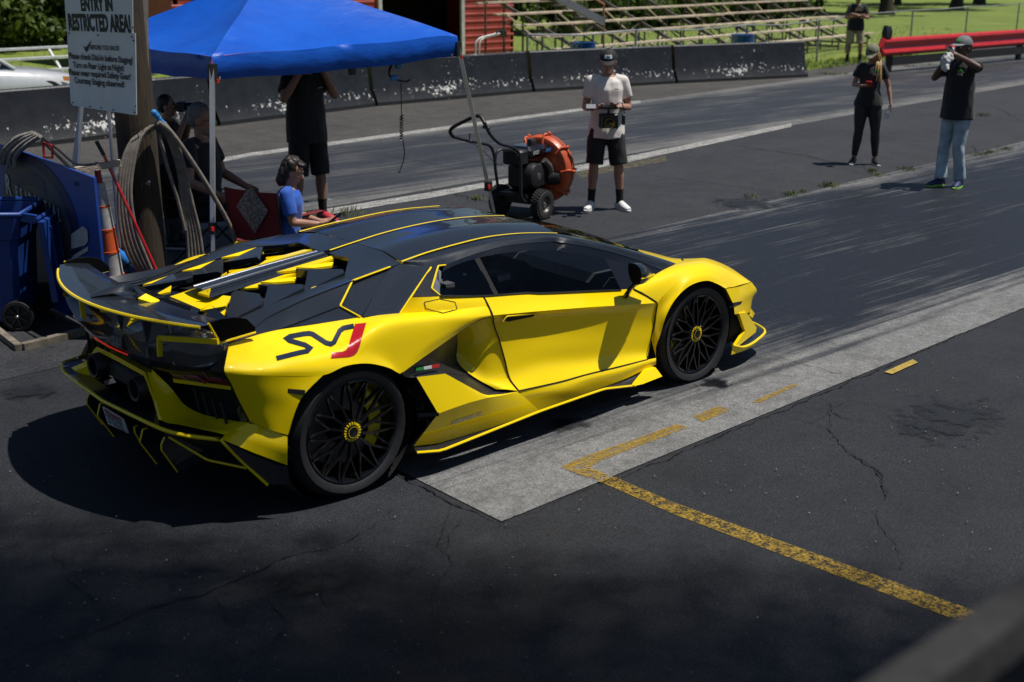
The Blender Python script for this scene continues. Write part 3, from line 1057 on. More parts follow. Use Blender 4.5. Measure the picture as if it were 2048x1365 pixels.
# ---- roof, pillars, glass
L1 = RY((G, 828, 428, -.521), (G, 1000, 367, -.508), (G, 1200, 310, -.50), (G, 1400, 262, -.50), (G, 1600, 237, -.516), (G, 1760, 231, -.54), (G, 1890, 233, -.575))
CEN = RY((G, 340, 349, 0), (G, 510, 292, 0), (G, 700, 232, 0), (G, 900, 182, 0), (G, 1100, 144, 0), (G, 1300, 120, 0), (G, 1530, 112, 0))
cr = resample(CEN[1:], 12, key='x')
lr = resample(L1, 12, key='x')
m1 = [a.lerp(b, .35)+Vector((0, 0, .012)) for a, b in zip(cr, lr)]
m2 = [a.lerp(b, .62)+Vector((0, 0, .022)) for a, b in zip(cr, lr)]
m3 = [a.lerp(b, .85)+Vector((0, 0, .012)) for a, b in zip(cr, lr)]
roof = one(halves(MB().loft([cr, m1, m2, m3, lr], 40, 18)), 'roof', carbon, 50)


def ribbon(path, w, dz, k=50):
    pth = resample(path, k)
    return MB().loft([[q+Vector((0, -w/2, dz)) for q in pth], [q+Vector((0, 0, dz+.0015)) for q in pth], [q+Vector((0, w/2, dz)) for q in pth]], k, 3)


one(ribbon(CEN, .017, .005), 'roof_stripe', paint, parent=roof)
both(ribbon(L1, .020, .006), 'roof_stripe', paint, parent=roof)
rail_hi = L1 + RY((H, 300, 190, -.615), (H, 540, 238, -.665), (H, 900, 332, -.745), (H, 1125, 402, -.785), (H, 1160, 416, -.79))
rail_lo = RY((G, 838, 436, -.535), (G, 1035, 462, -.60), (G, 1130, 441, -.60), (G, 1270, 389, -.602), (G, 1500, 323, -.602), (G, 1700, 296, -.607), (G, 1900, 285, -.622), (H, 200, 238, -.65), (H, 400, 272, -.69), (H, 700, 345, -.75), (H, 1000, 455, -.82), (H, 1045, 476, -.835))
ra, rb = resample(rail_hi, 40, key='x'), resample(rail_lo, 40, key='x')
rm = [a.lerp(b, .5)+Vector((0, -.012, .012)) for a, b in zip(ra, rb)]
both(MB().loft([ra, rm, rb], 60, 8), 'roof_rail', carbon, 50)
# glass edge frame below the rail
gt = RY((G, 1105, 492, -.655), (G, 1200, 445, -.643), (G, 1335, 402, -.637), (G, 1500, 367, -.632), (G, 1700, 347, -.634), (G, 1900, 345, -.642), (H, 150, 310, -.665), (H, 350, 335, -.70), (H, 560, 375, -.738), (H, 760, 420, -.785), (H, 960, 490, -.83))
both(MB().loft([[q+Vector((0, .004, 0)) for q in rail_lo[2:]], gt], 50, 3, key='x'), 'window_frame', gloss)
ct = resample(gt, 60, key='x')
beltl = RY((G, 1092, 655, -.888), (I, 830, 48, -.892), (B, 640, 432, -.893), (H, 0, 668, -.897), (H, 400, 650, -.902), (H, 690, 640, -.906), (H, 800, 629, -.907), (H, 960, 520, -.865))


def glasspane(top, bot, name, mt, bulge=.012):
    mb = MB()
    mb.loft([top, [a.lerp(b, .5)+Vector((0, -bulge, 0)) for a, b in zip(resample(top, 9), resample(bot, 9))], bot], 20, 8)
    return both(mb, name, mt, 50)


glasspane(RY((G, 1110, 490, -.657), (G, 1200, 447, -.645), (G, 1325, 406, -.639)), RY((G, 1092, 653, -.888), (G, 1280, 652, -.89), (G, 1462, 647, -.892)), 'quarter_window', dark_glass)
glasspane(RY((G, 1365, 398, -.638), (G, 1500, 367, -.634), (G, 1700, 347, -.636), (G, 1900, 345, -.644), (H, 150, 310, -.667), (H, 350, 335, -.702), (H, 545, 372, -.738)), RY((G, 1490, 645, -.892), (B, 640, 433, -.893), (H, 0, 668, -.897), (H, 400, 650, -.902), (H, 690, 640, -.906)), 'side_window', glass)
both(MB().loft([RY((G, 1327, 404, -.645), (G, 1364, 397, -.643)), RY((G, 1462, 648, -.897), (G, 1492, 645, -.897))], 3, 6), 'window_pillar', void)
both(MB().loft([RY((H, 560, 375, -.742), (H, 760, 420, -.787), (H, 1045, 478, -.836)), RY((H, 690, 640, -.908), (H, 800, 630, -.909), (H, 960, 520, -.866))], 8, 6), 'mirror_panel', gloss)
both(line(RY((G, 1092, 657, -.893), (I, 830, 50, -.897), (B, 640, 435, -.898), (H, 0, 671, -.903), (H, 400, 653, -.908), (H, 690, 643, -.911)), .006, 6), 'window_seal', satin)
# rear window surround
both(MB().loft([RY((G, 1030, 462, -.60), (G, 1078, 452, -.607)), RY((G, 902, 662, -.90), (G, 1098, 660, -.887))], 6, 8), 'pillar_grille', satin)
both(MB().loft([RY((G, 1080, 470, -.63), (G, 1102, 490, -.65)), RY((G, 1042, 608, -.82), (G, 1088, 652, -.885))], 4, 6), 'pillar_blade', silver)
both(line(RY((G, 1130, 446, -.606), (G, 1080, 451, -.615), (G, 1035, 605, -.825), (G, 1100, 660, -.892)), .0055, 6, 40, 'l'), 'pillar_trim', paint)
# windshield
wh = [Vector((L1[-1].x+.01, -.575, L1[-1].z-.004)), Vector((1.80, -.42, 1.068)), Vector((CEN[-1].x-.03, -.2, CEN[-1].z+.004)), Vector((CEN[-1].x, 0, CEN[-1].z))]
wb = [u3[2]+Vector((-.02, .02, -.01)), Vector((2.70, -.55, .755)), Vector((2.78, -.28, .748)), Vector((2.81, 0, .745))]
wm = [a.lerp(b, .5)+Vector((.02, -.01, .035)) for a, b in zip(wh, wb)]
one(halves(MB().loft([wh, wm, wb], 16, 14)), 'windshield', dark_glass, 60)
for k in (0, 1):
    y0 = .35-.62*k
    one(line([Vector((2.72, y0+.32, .765)), Vector((2.62, y0, .80)), Vector((2.45, y0-.38, .865))], .008, 6, 16), 'wiper', satin)

# ---- mirrors
mm = MB()
shell = [RY((H, 755, 412, -.985), (H, 752, 480, -.985), (H, 775, 565, -1.0), (H, 845, 600, -1.11), (H, 862, 560, -1.13), (H, 862, 480, -1.13), (H, 815, 420, -1.06)),
         RY((H, 800, 405, -.98), (H, 800, 480, -.98), (H, 820, 560, -1.0), (H, 880, 592, -1.10), (H, 900, 550, -1.13), (H, 895, 475, -1.12), (H, 860, 415, -1.05)),
         RY((H, 870, 425, -.98), (H, 870, 490, -.98), (H, 880, 545, -1.0), (H, 915, 570, -1.08), (H, 935, 540, -1.10), (H, 930, 490, -1.09), (H, 905, 440, -1.04)),
         RY((H, 965, 500, -.99), (H, 962, 515, -.99), (H, 960, 530, -1.0), (H, 965, 535, -1.02), (H, 974, 522, -1.03), (H, 975, 510, -1.03), (H, 970, 502, -1.01))]
gsh = [resample(s+[s[0]], 17) for s in shell]
gsh = [list(c) for c in zip(*[resample([g[i] for g in gsh], 10) for i in range(16)])]
mm.grid(gsh, True)
mm.add(gsh[0], [tuple(range(16))])
mirr = both(mm, 'side_mirror', gloss, 45)
both(MB().tube(resample(RY((H, 830, 570, -.985), (H, 780, 620, -.955), (H, 735, 690, -.925)), 8), [.032, .032, .03, .03, .03, .032, .036, .04], 8, flat=.5), 'mirror_arm', gloss, parent=mirr)
both(line(RY((H, 866, 548, -1.135), (H, 920, 530, -1.11), (H, 975, 508, -1.04)), .005, 6, 16), 'mirror_trim', paint, parent=mirr)

# ---- cabin
one(halves(MB().box((1.55, -.38, .32), (1.5, .76, .06)).box((.78, -.4, .66), (.06, .85, .6))), 'cabin_floor', alcantara)
dash = halves(MB().loft([[Vector((2.12, -.80, .52)), Vector((2.08, -.4, .52)), Vector((2.06, 0, .52))], [Vector((2.10, -.80, .73)), Vector((2.04, -.4, .75)), Vector((2.02, 0, .76))], [Vector((2.24, -.80, .765)), Vector((2.20, -.4, .79)), Vector((2.2, 0, .79))], [Vector((2.62, -.72, .745)), Vector((2.66, -.4, .745)), Vector((2.7, 0, .745))]], 12, 10))
dd = one(dash, 'dashboard', alcantara)
one(MB().box((1.62, 0, .52), (.95, .22, .36), bev=.03), 'centre_console', satin)
one(MB().box((1.92, .0, .68), (.18, .30, .10), rot=Matrix.Rotation(radians(-50), 3, 'Y')), 'screen_surround', satin)
for q in ((1.95, -.10, .74), (1.95, .02, .74)):
    MB().box(q, (.02, .07, .03)).build('air_vent', silver, dd)
for s in (-1, 1):
    sm = MB()
    sm.loft([[Vector((1.05, s*.38-.26, .40)), Vector((1.05, s*.38+.26, .40))], [Vector((1.55, s*.38-.26, .44)), Vector((1.55, s*.38+.26, .44))]], 6, 4)
    back = []
    for t, w, xx in ((0, .26, 1.12), (.25, .27, 1.06), (.55, .26, .98), (.8, .20, .93), (1.0, .13, .90)):
        z = .42+.58*t
        back.append([Vector((xx+.08, s*.38-w, z)), Vector((xx, s*.38-w*.6, z)), Vector((xx, s*.38+w*.6, z)), Vector((xx+.08, s*.38+w, z))])
    sm.loft(back, 12, 12)
    one(sm, 'seat', alcantara)
badge = text_mb('Aventador', .05, .002, shear=.25)
badge.xform(frame(Vector((2.045, -.52, .655)), (.05, -1, 0), (.0, 0, 1)))
MB().join(badge).build('dash_script', silver, dd, 0)

# ---- engine cover
fl_hi = RY((J, 1520, 150, -.05), (J, 900, 330, -.05), (J, 300, 560, -.05))
floor_ = [[Vector((.62, 0, .93)), Vector((.1, 0, .89)), Vector((-.42, 0, .82))], [Vector((.62, -.3, .93)), Vector((.1, -.3, .89)), Vector((-.42, -.3, .80))], [Vector((.55, -.66, .92)), Vector((.1, -.68, .88)), Vector((-.42, -.70, .80))]]
one(halves(MB().loft(floor_, 10, 8)), 'engine_bay', void)
spine = []
for yy, dz in ((.13, -.02), (.085, .0), (.05, .008), (.035, .011), (-.035, .011), (-.05, .008), (-.085, .0), (-.13, -.02)):
    spine.append([Vector((.50, yy*.7, 1.028+dz)), Vector((.115, yy, .992+dz)), Vector((-.29, yy*1.05, .948+dz))])
spn = one(MB().loft(spine, 24, 15, across='l'), 'engine_spine', carbon, 20)
for yy in (.045, -.045, -.10):
    MB().tube([Vector((.49, yy*.75, 1.038)), Vector((.115, yy, 1.002)), Vector((-.285, yy*1.05, .959))], .0028, 6).build('spine_ridge', silver if yy != -.10 else gloss, spn)
slat0 = RY((J, 1545, 132, -.03), (J, 1585, 142, -.12), (J, 1745, 178, -.25), (J, 1703, 345, -.46), (G, 497, 552, -.585), (G, 752, 460, -.545), (G, 826, 432, -.522)) + [lr[0].lerp(cr[0], .4)+Vector((-.005, 0, .020)), cr[0]+Vector((-.004, 0, 0))]


def flatten(poly):
    """heights moved onto the best plane z = a x + b y + c"""
    n = len(poly)
    M_ = Matrix(((sum(p.x*p.x for p in poly), sum(p.x*p.y for p in poly), sum(p.x for p in poly)), (sum(p.x*p.y for p in poly), sum(p.y*p.y for p in poly), sum(p.y for p in poly)), (sum(p.x for p in poly), sum(p.y for p in poly), n)))
    v_ = M_.inverted_safe()@Vector((sum(p.x*p.z for p in poly), sum(p.y*p.z for p in poly), sum(p.z for p in poly)))
    return [Vector((p.x, p.y, v_.x*p.x+v_.y*p.y+v_.z)) for p in poly]


def plate(poly, t, fan=None):
    """thick polygon sheet, triangulated about its middle"""
    mb = MB()
    n = len(poly)
    cc = sum(poly, Vector())/n
    dv = Vector((0, 0, -t))
    mb.add(poly+[cc], [(i, (i+1) % n, n) for i in range(n)])
    mb.add([q+dv for q in poly]+[cc+dv], [((i+1) % n, i, n) for i in range(n)])
    mb.add(poly+[q+dv for q in poly], [(i, n+i, n+(i+1) % n, (i+1) % n) for i in range(n)])
    return mb


both(plate(slat0, .02), 'roof_tail', carbon, 15)
slats = [RY((J, 1225, 275, -.19), (J, 1345, 322, -.268), (J, 1305, 503, -.472), (J, 1700, 348, -.458), (J, 1692, 290, -.43), (J, 1672, 255, -.41)),
         RY((J, 860, 428, -.19), (J, 955, 472, -.268), (J, 900, 665, -.480), (J, 1290, 510, -.470), (J, 1307, 440, -.445), (J, 1285, 402, -.42)),
         RY((J, 640, 482, -.235), (J, 600, 560, -.25), (J, 545, 790, -.50), (J, 890, 672, -.480), (J, 912, 600, -.45), (J, 868, 470, -.37))]
for s_ in slats:
    s_ = flatten(s_)
    plate(s_, .045).build('louver', carbon, car, 12)
    plate([q+Vector((0, 0, -.018)) for q in s_], .03).mirrored().build('louver', carbon, car, 12)
outer = [RY((J, 500, 173, .472), (J, 850, 70, .458), (J, 916, 126, .39)), RY((J, 118, 303, .482), (J, 437, 199, .472), (J, 506, 251, .40)), RY((E, 530, 286, .495), (E, 736, 215, .482), (E, 766, 251, .41))]
for g_ in outer:
    plate(g_, .01).build('cover_facet', paint, car, 12)
for u, v in ((1375, 472), (960, 642)):
    plate(RY((J, u, v, -.470), (J, u+42, v-14, -.470), (J, u+50, v-22, -.468), (J, u+6, v-6, -.468)), .004).build('cover_facet', paint, car, 0)
guss = [RY((J, 1575, 136, -.10), (J, 1593, 208, -.15), (J, 1230, 273, -.16), (J, 1040, 328, -.10)),
        RY((J, 1593, 209, -.15), (J, 1580, 263, -.19), (J, 1400, 262, -.19), (J, 1232, 274, -.16)),
        RY((J, 1212, 280, -.11), (J, 1229, 355, -.16), (J, 880, 415, -.17), (J, 690, 474, -.11)),
        RY((J, 1229, 356, -.16), (J, 1217, 406, -.20), (J, 1000, 405, -.19), (J, 882, 416, -.17)),
        RY((J, 862, 425, -.17), (J, 850, 466, -.19), (J, 690, 476, -.12)),
        RY((J, 600, 526, -.20), (J, 548, 660, -.26), (J, 318, 676, -.17), (J, 515, 562, -.14)),
        RY((J, 545, 680, -.28), (J, 520, 765, -.33), (J, 430, 755, -.28)),
        RY((J, 395, 470, -.11), (J, 375, 545, -.13), (J, 272, 515, -.05))]
for k, g_ in enumerate(guss):
    if k < 5:
        both(plate(flatten(g_), .012), 'cover_facet', paint, 12)
    else:
        one(plate(flatten(g_), .012), 'cover_facet', paint, 12)
one(plate(RY((NC, 535, 288, .23), (NC, 628, 236, .21), (NC, 622, 268, .19)), .01), 'cover_facet', paint, 12)
fr_c = P(J(517, 563), y=-.14)
endp = [Vector((-.365, .17, .888)), Vector((fr_c.x, .14, fr_c.z)), fr_c, Vector((-.365, -.17, .888))]
one(plate(endp, .012), 'cover_tail', paint, 12)
one(MB().loft([[Vector((-.367, .17, .884)), Vector((-.367, -.17, .884))], [Vector((-.47, .15, .79)), Vector((-.47, -.17, .79))]], 6, 3), 'cover_tail_face', carbon)
for s in (-1, 1):
    one(MB().loft([[Vector((-.30, s*.16, .90)), Vector((-.36, s*.62, .86))], [Vector((-.46, s*.2, .80)), Vector((-.5, s*.65, .80))]], 6, 4), 'deck_panel', gloss)

# buttresses
b0 = [P((779.7, 534), y=-.55), P((688.6, 551.4), y=-.462), P((607.6, 583), y=-.476), P((524.6, 616), y=-.484), P((483.6, 634.8), y=-.494), P((440, 655), y=-.51)]
b1 = [P((708, 562), y=-.60), P((678, 573), y=-.605), P((604, 602), y=-.585), P((534, 636), y=-.585), P((505, 660), y=-.625), P((470, 682), y=-.68)]
b2 = [P(J(1655, 655), y=-.735), P(J(1420, 745), y=-.712), P((586, 650), y=-.70), P((528.7, 672), y=-.715), P((500, 681), y=-.735), P((460, 690), y=-.79)]
b3 = [q+Vector((0, .002, .002)) for q in resample(r0[:4], 6)][::-1]
b3[0] = P(J(1862, 757), y=-.86)
both(MB().loft([b0, b1], 20, 5, across='l', mode='l').loft([b1, b2], 20, 5, across='l', mode='l').loft([b2, b3], 20, 4, across='l', mode='l'), 'buttress', carbon, 14)
both(line([q+Vector((0, -.003, .003)) for q in b1], .003, 5, 30, 'l'), 'buttress_seam', void)
both(line([q+Vector((0, -.003, .003)) for q in b2], .003, 5, 30, 'l'), 'buttress_edge', gloss)
# upper side intake
both(MB().loft([RY((G, 742, 482, -.575), (G, 840, 436, -.535), (G, 1032, 463, -.602)), RY((G, 650, 640, -.725), (G, 740, 620, -.71), (G, 930, 615, -.765)), RY((G, 562, 800, -.875), (G, 700, 788, -.886), (G, 820, 775, -.897))], 12, 10), 'side_blade', carbon)
both(MB().loft([RY((G, 497, 562, -.575), (G, 740, 484, -.555)), RY((G, 415, 728, -.715), (G, 556, 800, -.84))], 6, 6), 'upper_intake', carbon)
one(line(RY((G, 752, 458, -.552), (G, 495, 553, -.592), (G, 410, 725, -.74), (G, 550, 801, -.868)), .0055, 6, 50, 'l'), 'intake_trim', paint)
both(line(RY((G, 1031, 462, -.608), (G, 930, 610, -.772), (G, 820, 776, -.902)), .0055, 6, 30), 'blade_trim', paint)

# ---- rear deck and tail
def lip(y):
    return Vector((-.80+.18*y*y, y, .748+.05*y*y))


ys = [-.92, -.75, -.5, -.25, 0]
dk0 = [Vector((-.55, -.80, .875)), Vector((-.50, -.70, .855)), Vector((-.44, -.5, .83)), Vector((-.42, -.25, .82)), Vector((-.42, 0, .82))]
dk1 = [Vector((-.60, -.86, .835)), Vector((-.60, -.72, .795)), Vector((-.58, -.5, .765)), Vector((-.58, -.25, .755)), Vector((-.58, 0, .755))]
dk2 = [lip(y) for y in ys]
one(halves(MB().loft([dk0, dk1, dk2], 30, 16)), 'rear_deck', gloss, 60)
lp = [lip(y) for y in [-.92+.0766*k for k in range(25)]]
lo = [q+Vector((.035, 0, -.06)) for q in lp]
tail = one(MB().loft([lp, lo], 30, 3), 'tail_panel', gloss)
for k in range(22):
    yy = .19-.38*k/21
    q = lip(yy)+Vector((-.001, 0, -.016))
    MB().box(q, (.006, .0055, .006)).build('brake_light_led', brake_led, tail, 0)
# dark interior of the tail
inn = MB()
inn.loft([[lip(y)+Vector((.05, 0, -.06)) for y in (-.9, -.5, 0)], [Vector((-.50, -.86, .60)), Vector((-.55, -.5, .55)), Vector((-.58, 0, .5))], [Vector((-.45, -.88, .40)), Vector((-.58, -.5, .38)), Vector((-.62, 0, .36))], [Vector((-.35, -.9, .18)), Vector((-.45, -.5, .16)), Vector((-.5, 0, .16))]], 12, 12)
one(halves(inn), 'tail_cavity', void)
# bezel round the exhausts
bo = [Vector((-.75, -.29, .655)), Vector((-.755, -.33, .63)), Vector((-.80, -.538, .48)), Vector((-.79, -.56, .455))]
bz_out = [Vector((-.765, 0, .672)), Vector((-.75, -.29, .655)), P(D(870, 500), x=-.765), P(D(920, 660), x=-.80)]
bz_in = [Vector((-.70, 0, .650)), Vector((-.68, -.275, .632)), P(D(850, 500), x=-.71), P(D(900, 640), x=-.74)]
bz_mid = [Vector((q.x-.002, q.y*.93, q.z-.034 if i < 2 else q.z-.006)) for i, q in enumerate(bz_out)]
bz = halves(MB().loft([bz_out, bz_mid, bz_in], 18, 5, mode='l', across='l')).build('exhaust_bezel', paint, car, 20)
yo = [P(D(830, 238), x=-.735), P(D(905, 310), x=-.715), P(D(1000, 405), x=-.68), P(D(1100, 530), x=-.64), P(D(1230, 602), x=-.605), P(D(1400, 645), x=-.575), P(D(1560, 672), x=-.54), P(D(1640, 677), x=-.525)]
yi = [P(D(792, 266), x=-.752), P(D(830, 380), x=-.762), P(D(870, 500), x=-.775), P(D(920, 660), x=-.80), P(D(1060, 695), x=-.765), P(D(1220, 730), x=-.725), P(D(1340, 755), x=-.685), P(D(1430, 775), x=-.645)]
swp = MB().loft([yo, [a.lerp(b, .5)+Vector((.015, 0, -.012)) for a, b in zip(yo, yi)], yi], 30, 8)
swp.build('bumper_sweep', paint, car, 40)
swl = swp.mirrored()
swl.v = [Vector((q.x+.11, q.y*.97, q.z-.02)) for q in swl.v]
swl.build('bumper_sweep', paint, car, 40)
# tail lights
tl = []
for u, v in ((972, 205), (1200, 238), (1440, 285), (1482, 372), (1240, 352), (1010, 312)):
    tl.append((u, v))
xs = [-.70, -.68, -.635, -.60, -.66, -.68]
tl3 = [P(D(u, v), x=xx) for (u, v), xx in zip(tl, xs)]
tlr = both(MB().loft([[tl3[0], tl3[1], tl3[2]], [tl3[5], tl3[4], tl3[3]]], 10, 3, mode='l'), 'tail_light', gloss, 20)


def tlp(t, b, off):
    top = resample([tl3[0], tl3[1], tl3[2]], 21, 'l')
    bot = resample([tl3[5], tl3[4], tl3[3]], 21, 'l')
    i = min(20, max(0, int(round(t*20))))
    return top[i].lerp(bot[i], b)+Vector((-off, 0, 0))


for k in range(3):
    t0_ = .02+k*.33
    path = [tlp(t0_, .05, .018), tlp(t0_+.06, .55, .018), tlp(t0_+.27, .55, .018), tlp(t0_+.33, .9, .018)]
    both(MB().tube(path, .008, 6), 'light_signature', redlens, parent=tlr)
    pl_ = [tlp(t0_+.06, .08, .006), tlp(t0_+.30, .08, .006), tlp(t0_+.27, .42, .006), tlp(t0_+.08, .42, .006)]
    both(MB().prism(pl_, (.004, 0, 0)), 'light_segment', amber, parent=tlr)
both(MB().loft([[tl3[5]+Vector((-.003, 0, -.004)), tl3[3]+Vector((-.003, 0, -.004))], [tl3[5]+Vector((.0, 0, -.024)), tl3[3]+Vector((0, 0, -.024))]], 6, 3), 'light_lower_trim', paint)
# inner mesh cheeks beside the fender edge
both(MB().loft([RY((D, 1500, 440, -.90), (D, 1620, 660, -.90)), RY((D, 1495, 450, -.84), (D, 1565, 690, -.84))], 6, 4), 'vent_cheek', carbon)
for k in range(4):
    both(MB().bar(Vector((-.60, -.50-.09*k, .60)), Vector((-.58, -.52-.09*k, .44)), .012, .012), 'grille_bar', satin)
# exhausts
for s in (-1, 1):
    e_ = MB().lathe([(.050, .14), (.050, 0), (.062, -.004), (.068, .01), (.068, .20)], (-.80, s*.245, .565), 'x', 28)
    eo = one(e_, 'exhaust_pipe', satin)
    MB().lathe([(.0, .10), (.05, .10)], (-.80, s*.245, .565), 'x', 20).build('exhaust_core', void, eo)
one(MB().box((-.70, 0, .56), (.10, .34, .10), bev=.02), 'exhaust_box', satin)
# lower blade, yellow edged
blo = RX((D, 130, 290, -.72), (D, 260, 430, -.79), (D, 420, 515, -.83), (D, 620, 590, -.85), (D, 800, 670, -.85), (D, 960, 735, -.83), (D, 1150, 780, -.78), (D, 1370, 805, -.68))
sym = [Vector((-.66, -.84, .45)), Vector((-.76, -.68, .43)), Vector((-.82, -.42, .40)), Vector((-.84, -.2, .39)), Vector((-.845, 0, .39))]
blr = [P(D(1385, 812), x=-.655), P(D(1150, 785), x=-.76), P(D(960, 742), x=-.815), P(D(800, 675), x=-.845)]
yc = blr[-1].z
blr.append(Vector((-.862, 0, yc-.012)))
bli = [Vector((q.x+.10, q.y*.98, q.z-.004)) for q in blr]
bld = halves(MB().loft([blr, bli], 26, 4)).build('diffuser_blade', carbon, car)
both(line([q+Vector((-.002, 0, -.002)) for q in blr], .010, 6, 40), 'blade_trim', paint, parent=bld)
low = [Vector((q.x+.20, q.y*.98, q.z-.16)) for q in blr]
one(halves(MB().loft([[q+Vector((.01, 0, -.01)) for q in blr], low], 26, 3)), 'diffuser_panel', satin)
both(line(RY((D, 1395, 818, -.85), (D, 1560, 985, -.875), (D, 1785, 1190, -.935)), .008, 6, 24), 'valance_trim', paint)
both(line(RY((D, 1610, 1052, -.86), (D, 1290, 985, -.72), (D, 975, 797, -.52)), .006, 6, 24, 'l'), 'diffuser_edge', paint)
fins = [(-.45, [(945, 800), (918, 860), (920, 905), (1050, 1083)]), (-.26, [(800, 730), (765, 738), (742, 840), (880, 1016)]), (-.12, [(720, 708), (695, 718), (702, 762), (738, 824)])]
for yy, pth in fins:
    q = [P(D(u, v), y=yy) for u, v in pth]
    poly = [q[0]+Vector((.0, 0, .02))]+q+[q[-1]+Vector((.16, 0, .02)), q[0]+Vector((.3, 0, .02))]
    pf = both(MB().prism(poly, (0, .012, 0)), 'diffuser_fin', carbon, 15)
    both(line([a+Vector((0, .006, 0)) for a in q], .006, 6, 24, 'l'), 'fin_trim', paint, parent=pf)
# number plate
pc = [P(D(428, 548), x=-.815), P(D(600, 655), x=-.815), P(D(640, 767), x=-.775), P(D(475, 690), x=-.775)]
pm = MB().prism(pc, (.006, 0, .002))
pt = one(pm, 'number_plate', plate_w, 0)
right = (pc[1]-pc[0]).normalized()
upv = (pc[0]-pc[3]).normalized()
pw, ph = (pc[1]-pc[0]).length, (pc[0]-pc[3]).length
cen_ = sum(pc, Vector())/4+Vector((-.004, 0, .0))
tb = text_mb('2722U35', .082, .001, .68)
tb.xform(frame(cen_-upv*.020, right, upv))
tb.build('plate_number', plate_ink, pt, 0)
rnp = random.Random(12)
for k in range(9):
    c_ = cen_+upv*(.046+rnp.uniform(-.004, .004))+right*(-.092+.023*k)
    MB().prism([c_+right*a_+upv*b_ for a_, b_ in ((-.007, -.010), (.003, -.012), (.008, .004), (.002, .012), (-.006, .008))], (-.001, 0, 0)).build('plate_mark', plate_red, pt, 0)
MB().bar(cen_+upv*.026-right*.10, cen_+upv*.026+right*.10, .001, .004, up=tuple(upv)).build('plate_line', plate_ink, pt, 0)

# ---- rear wing
def wt(y):
    return Vector((-.91+.325*y*y, y, 1.0))


def wl(y):
    return Vector((-.60+.10*y*y, y, .985))


yw = [-.81+.081*k for k in range(21)]
wing_mb = MB()
top = [[wt(y) for y in yw], [wt(y).lerp(wl(y), .4)+Vector((0, 0, .004)) for y in yw], [wl(y)+Vector((0, 0, -.004)) for y in yw]]
bot = [[wl(y)+Vector((0, 0, -.004)) for y in yw], [wt(y).lerp(wl(y), .5)+Vector((0, 0, -.03)) for y in yw], [wt(y)+Vector((0, 0, -.008)) for y in yw]]
wing_mb.loft(top, 40, 10).loft(bot, 40, 10)
wing = one(wing_mb, 'rear_wing', carbon, 45)
MB().tube([wt(y)+Vector((-.004, 0, -.004)) for y in [-.81+.026*k for k in range(60)]], .0085, 6, flat=1.0).build('wing_trim', paint, wing)
ep = [Vector((-.665, -.825, 1.012)), Vector((-.60, -.83, 1.022)), Vector((-.52, -.83, 1.015)), Vector((-.462, -.825, .995)), P(E(1250, 560), y=-.822), P(E(1252, 592), y=-.82), P(E(1022, 660), y=-.82)]
epm = MB().prism(ep, (0, .014, 0))
epo = both(epm, 'wing_endplate', mat('endplate_black', (.004, .004, .005), .22, var=0, spec=.12), 15, parent=(wing, wing))
both(line([ep[0], ep[6], ep[5]], .006, 6, 30, 'l'), 'endplate_trim', paint, parent=wing)
# side pylons: black box edged yellow, from the endplate foot to the deck
py_out = [P(E(1012, 652), y=-.86), P(E(640, 640), x=-.74), P(E(622, 620), x=-.74), P(E(632, 742), x=-.74)]
pin = [P(E(1000, 640), y=-.80), P(E(660, 618), x=-.66), P(E(650, 615), x=-.64), P(E(650, 735), x=-.62)]
both(MB().loft([[py_out[0], py_out[1]], [pin[0]+Vector((.1, 0, .01)), pin[1]+Vector((.08, 0, .02))]], 8, 3), 'wing_duct_top', gloss, parent=wing)
both(MB().bar(py_out[0], P(E(635, 628), x=-.74), .012, .026), 'wing_duct_trim', paint, parent=wing)
both(MB().bar(P(E(635, 622), x=-.74), P(E(640, 745), x=-.74), .024, .014), 'wing_duct_post', paint, parent=wing)
# centre hump and pylon
hzt = (1.004, 1.022, 1.036, 1.044, 1.047, 1.044, 1.030, 1.020)
ht = [P(NC(u, v), z=z_) for (u, v), z_ in zip(((212, 288), (250, 263), (300, 244), (350, 234), (395, 229), (432, 233), (470, 262), (494, 276)), hzt)]
hb3 = [P(NC(u, v), z=1.004+.012*sin(pi*k/7)) for k, (u, v) in enumerate(((214, 297), (262, 288), (310, 280), (360, 272), (405, 266), (430, 270), (452, 294), (468, 305)))]
hf = [q+Vector((.03, .0, -.04)) for q in ht]
MB().loft([hb3, [a_.lerp(b_, .5)+Vector((-.004, 0, .006)) for a_, b_ in zip(hb3, ht)], ht, hf], 26, 10).build('wing_hump', carbon, wing, 40)
one(plate([P(NC(455, 303), z=1.008), P(NC(495, 277), z=1.022), P(NC(566, 311), z=.985), P(NC(561, 337), z=.975)], .012), 'hump_cap', paint, 12, parent=wing)
for s in (-1, 1):
    pyl = [Vector((-.70, s*.16, .99)), Vector((-.56, s*.16, .985)), Vector((-.40, s*.14, .90)), Vector((-.44, s*.14, .82)), Vector((-.66, s*.15, .76))]
    po = MB().prism(pyl, (0, .02, 0)).build('wing_pylon', carbon, wing, 15)
one(plate(RX((E, 362, 560, -.64), (E, 400, 515, -.62), (E, 440, 488, -.60), (E, 506, 497, -.60), (E, 470, 520, -.61), (E, 425, 556, -.635)), .01), 'wing_strut', paint, 12, parent=wing)
one(plate(RX((E, 252, 442, -.70), (E, 300, 434, -.68), (E, 285, 448, -.68), (E, 306, 458, -.68), (E, 262, 458, -.70)), .006), 'wing_strut', paint, 12, parent=wing)
one(MB().bar(P(E(692, 535), x=-.58), P(E(704, 600), x=-.58), .012, .012), 'wing_strut', satin, 0, parent=wing)

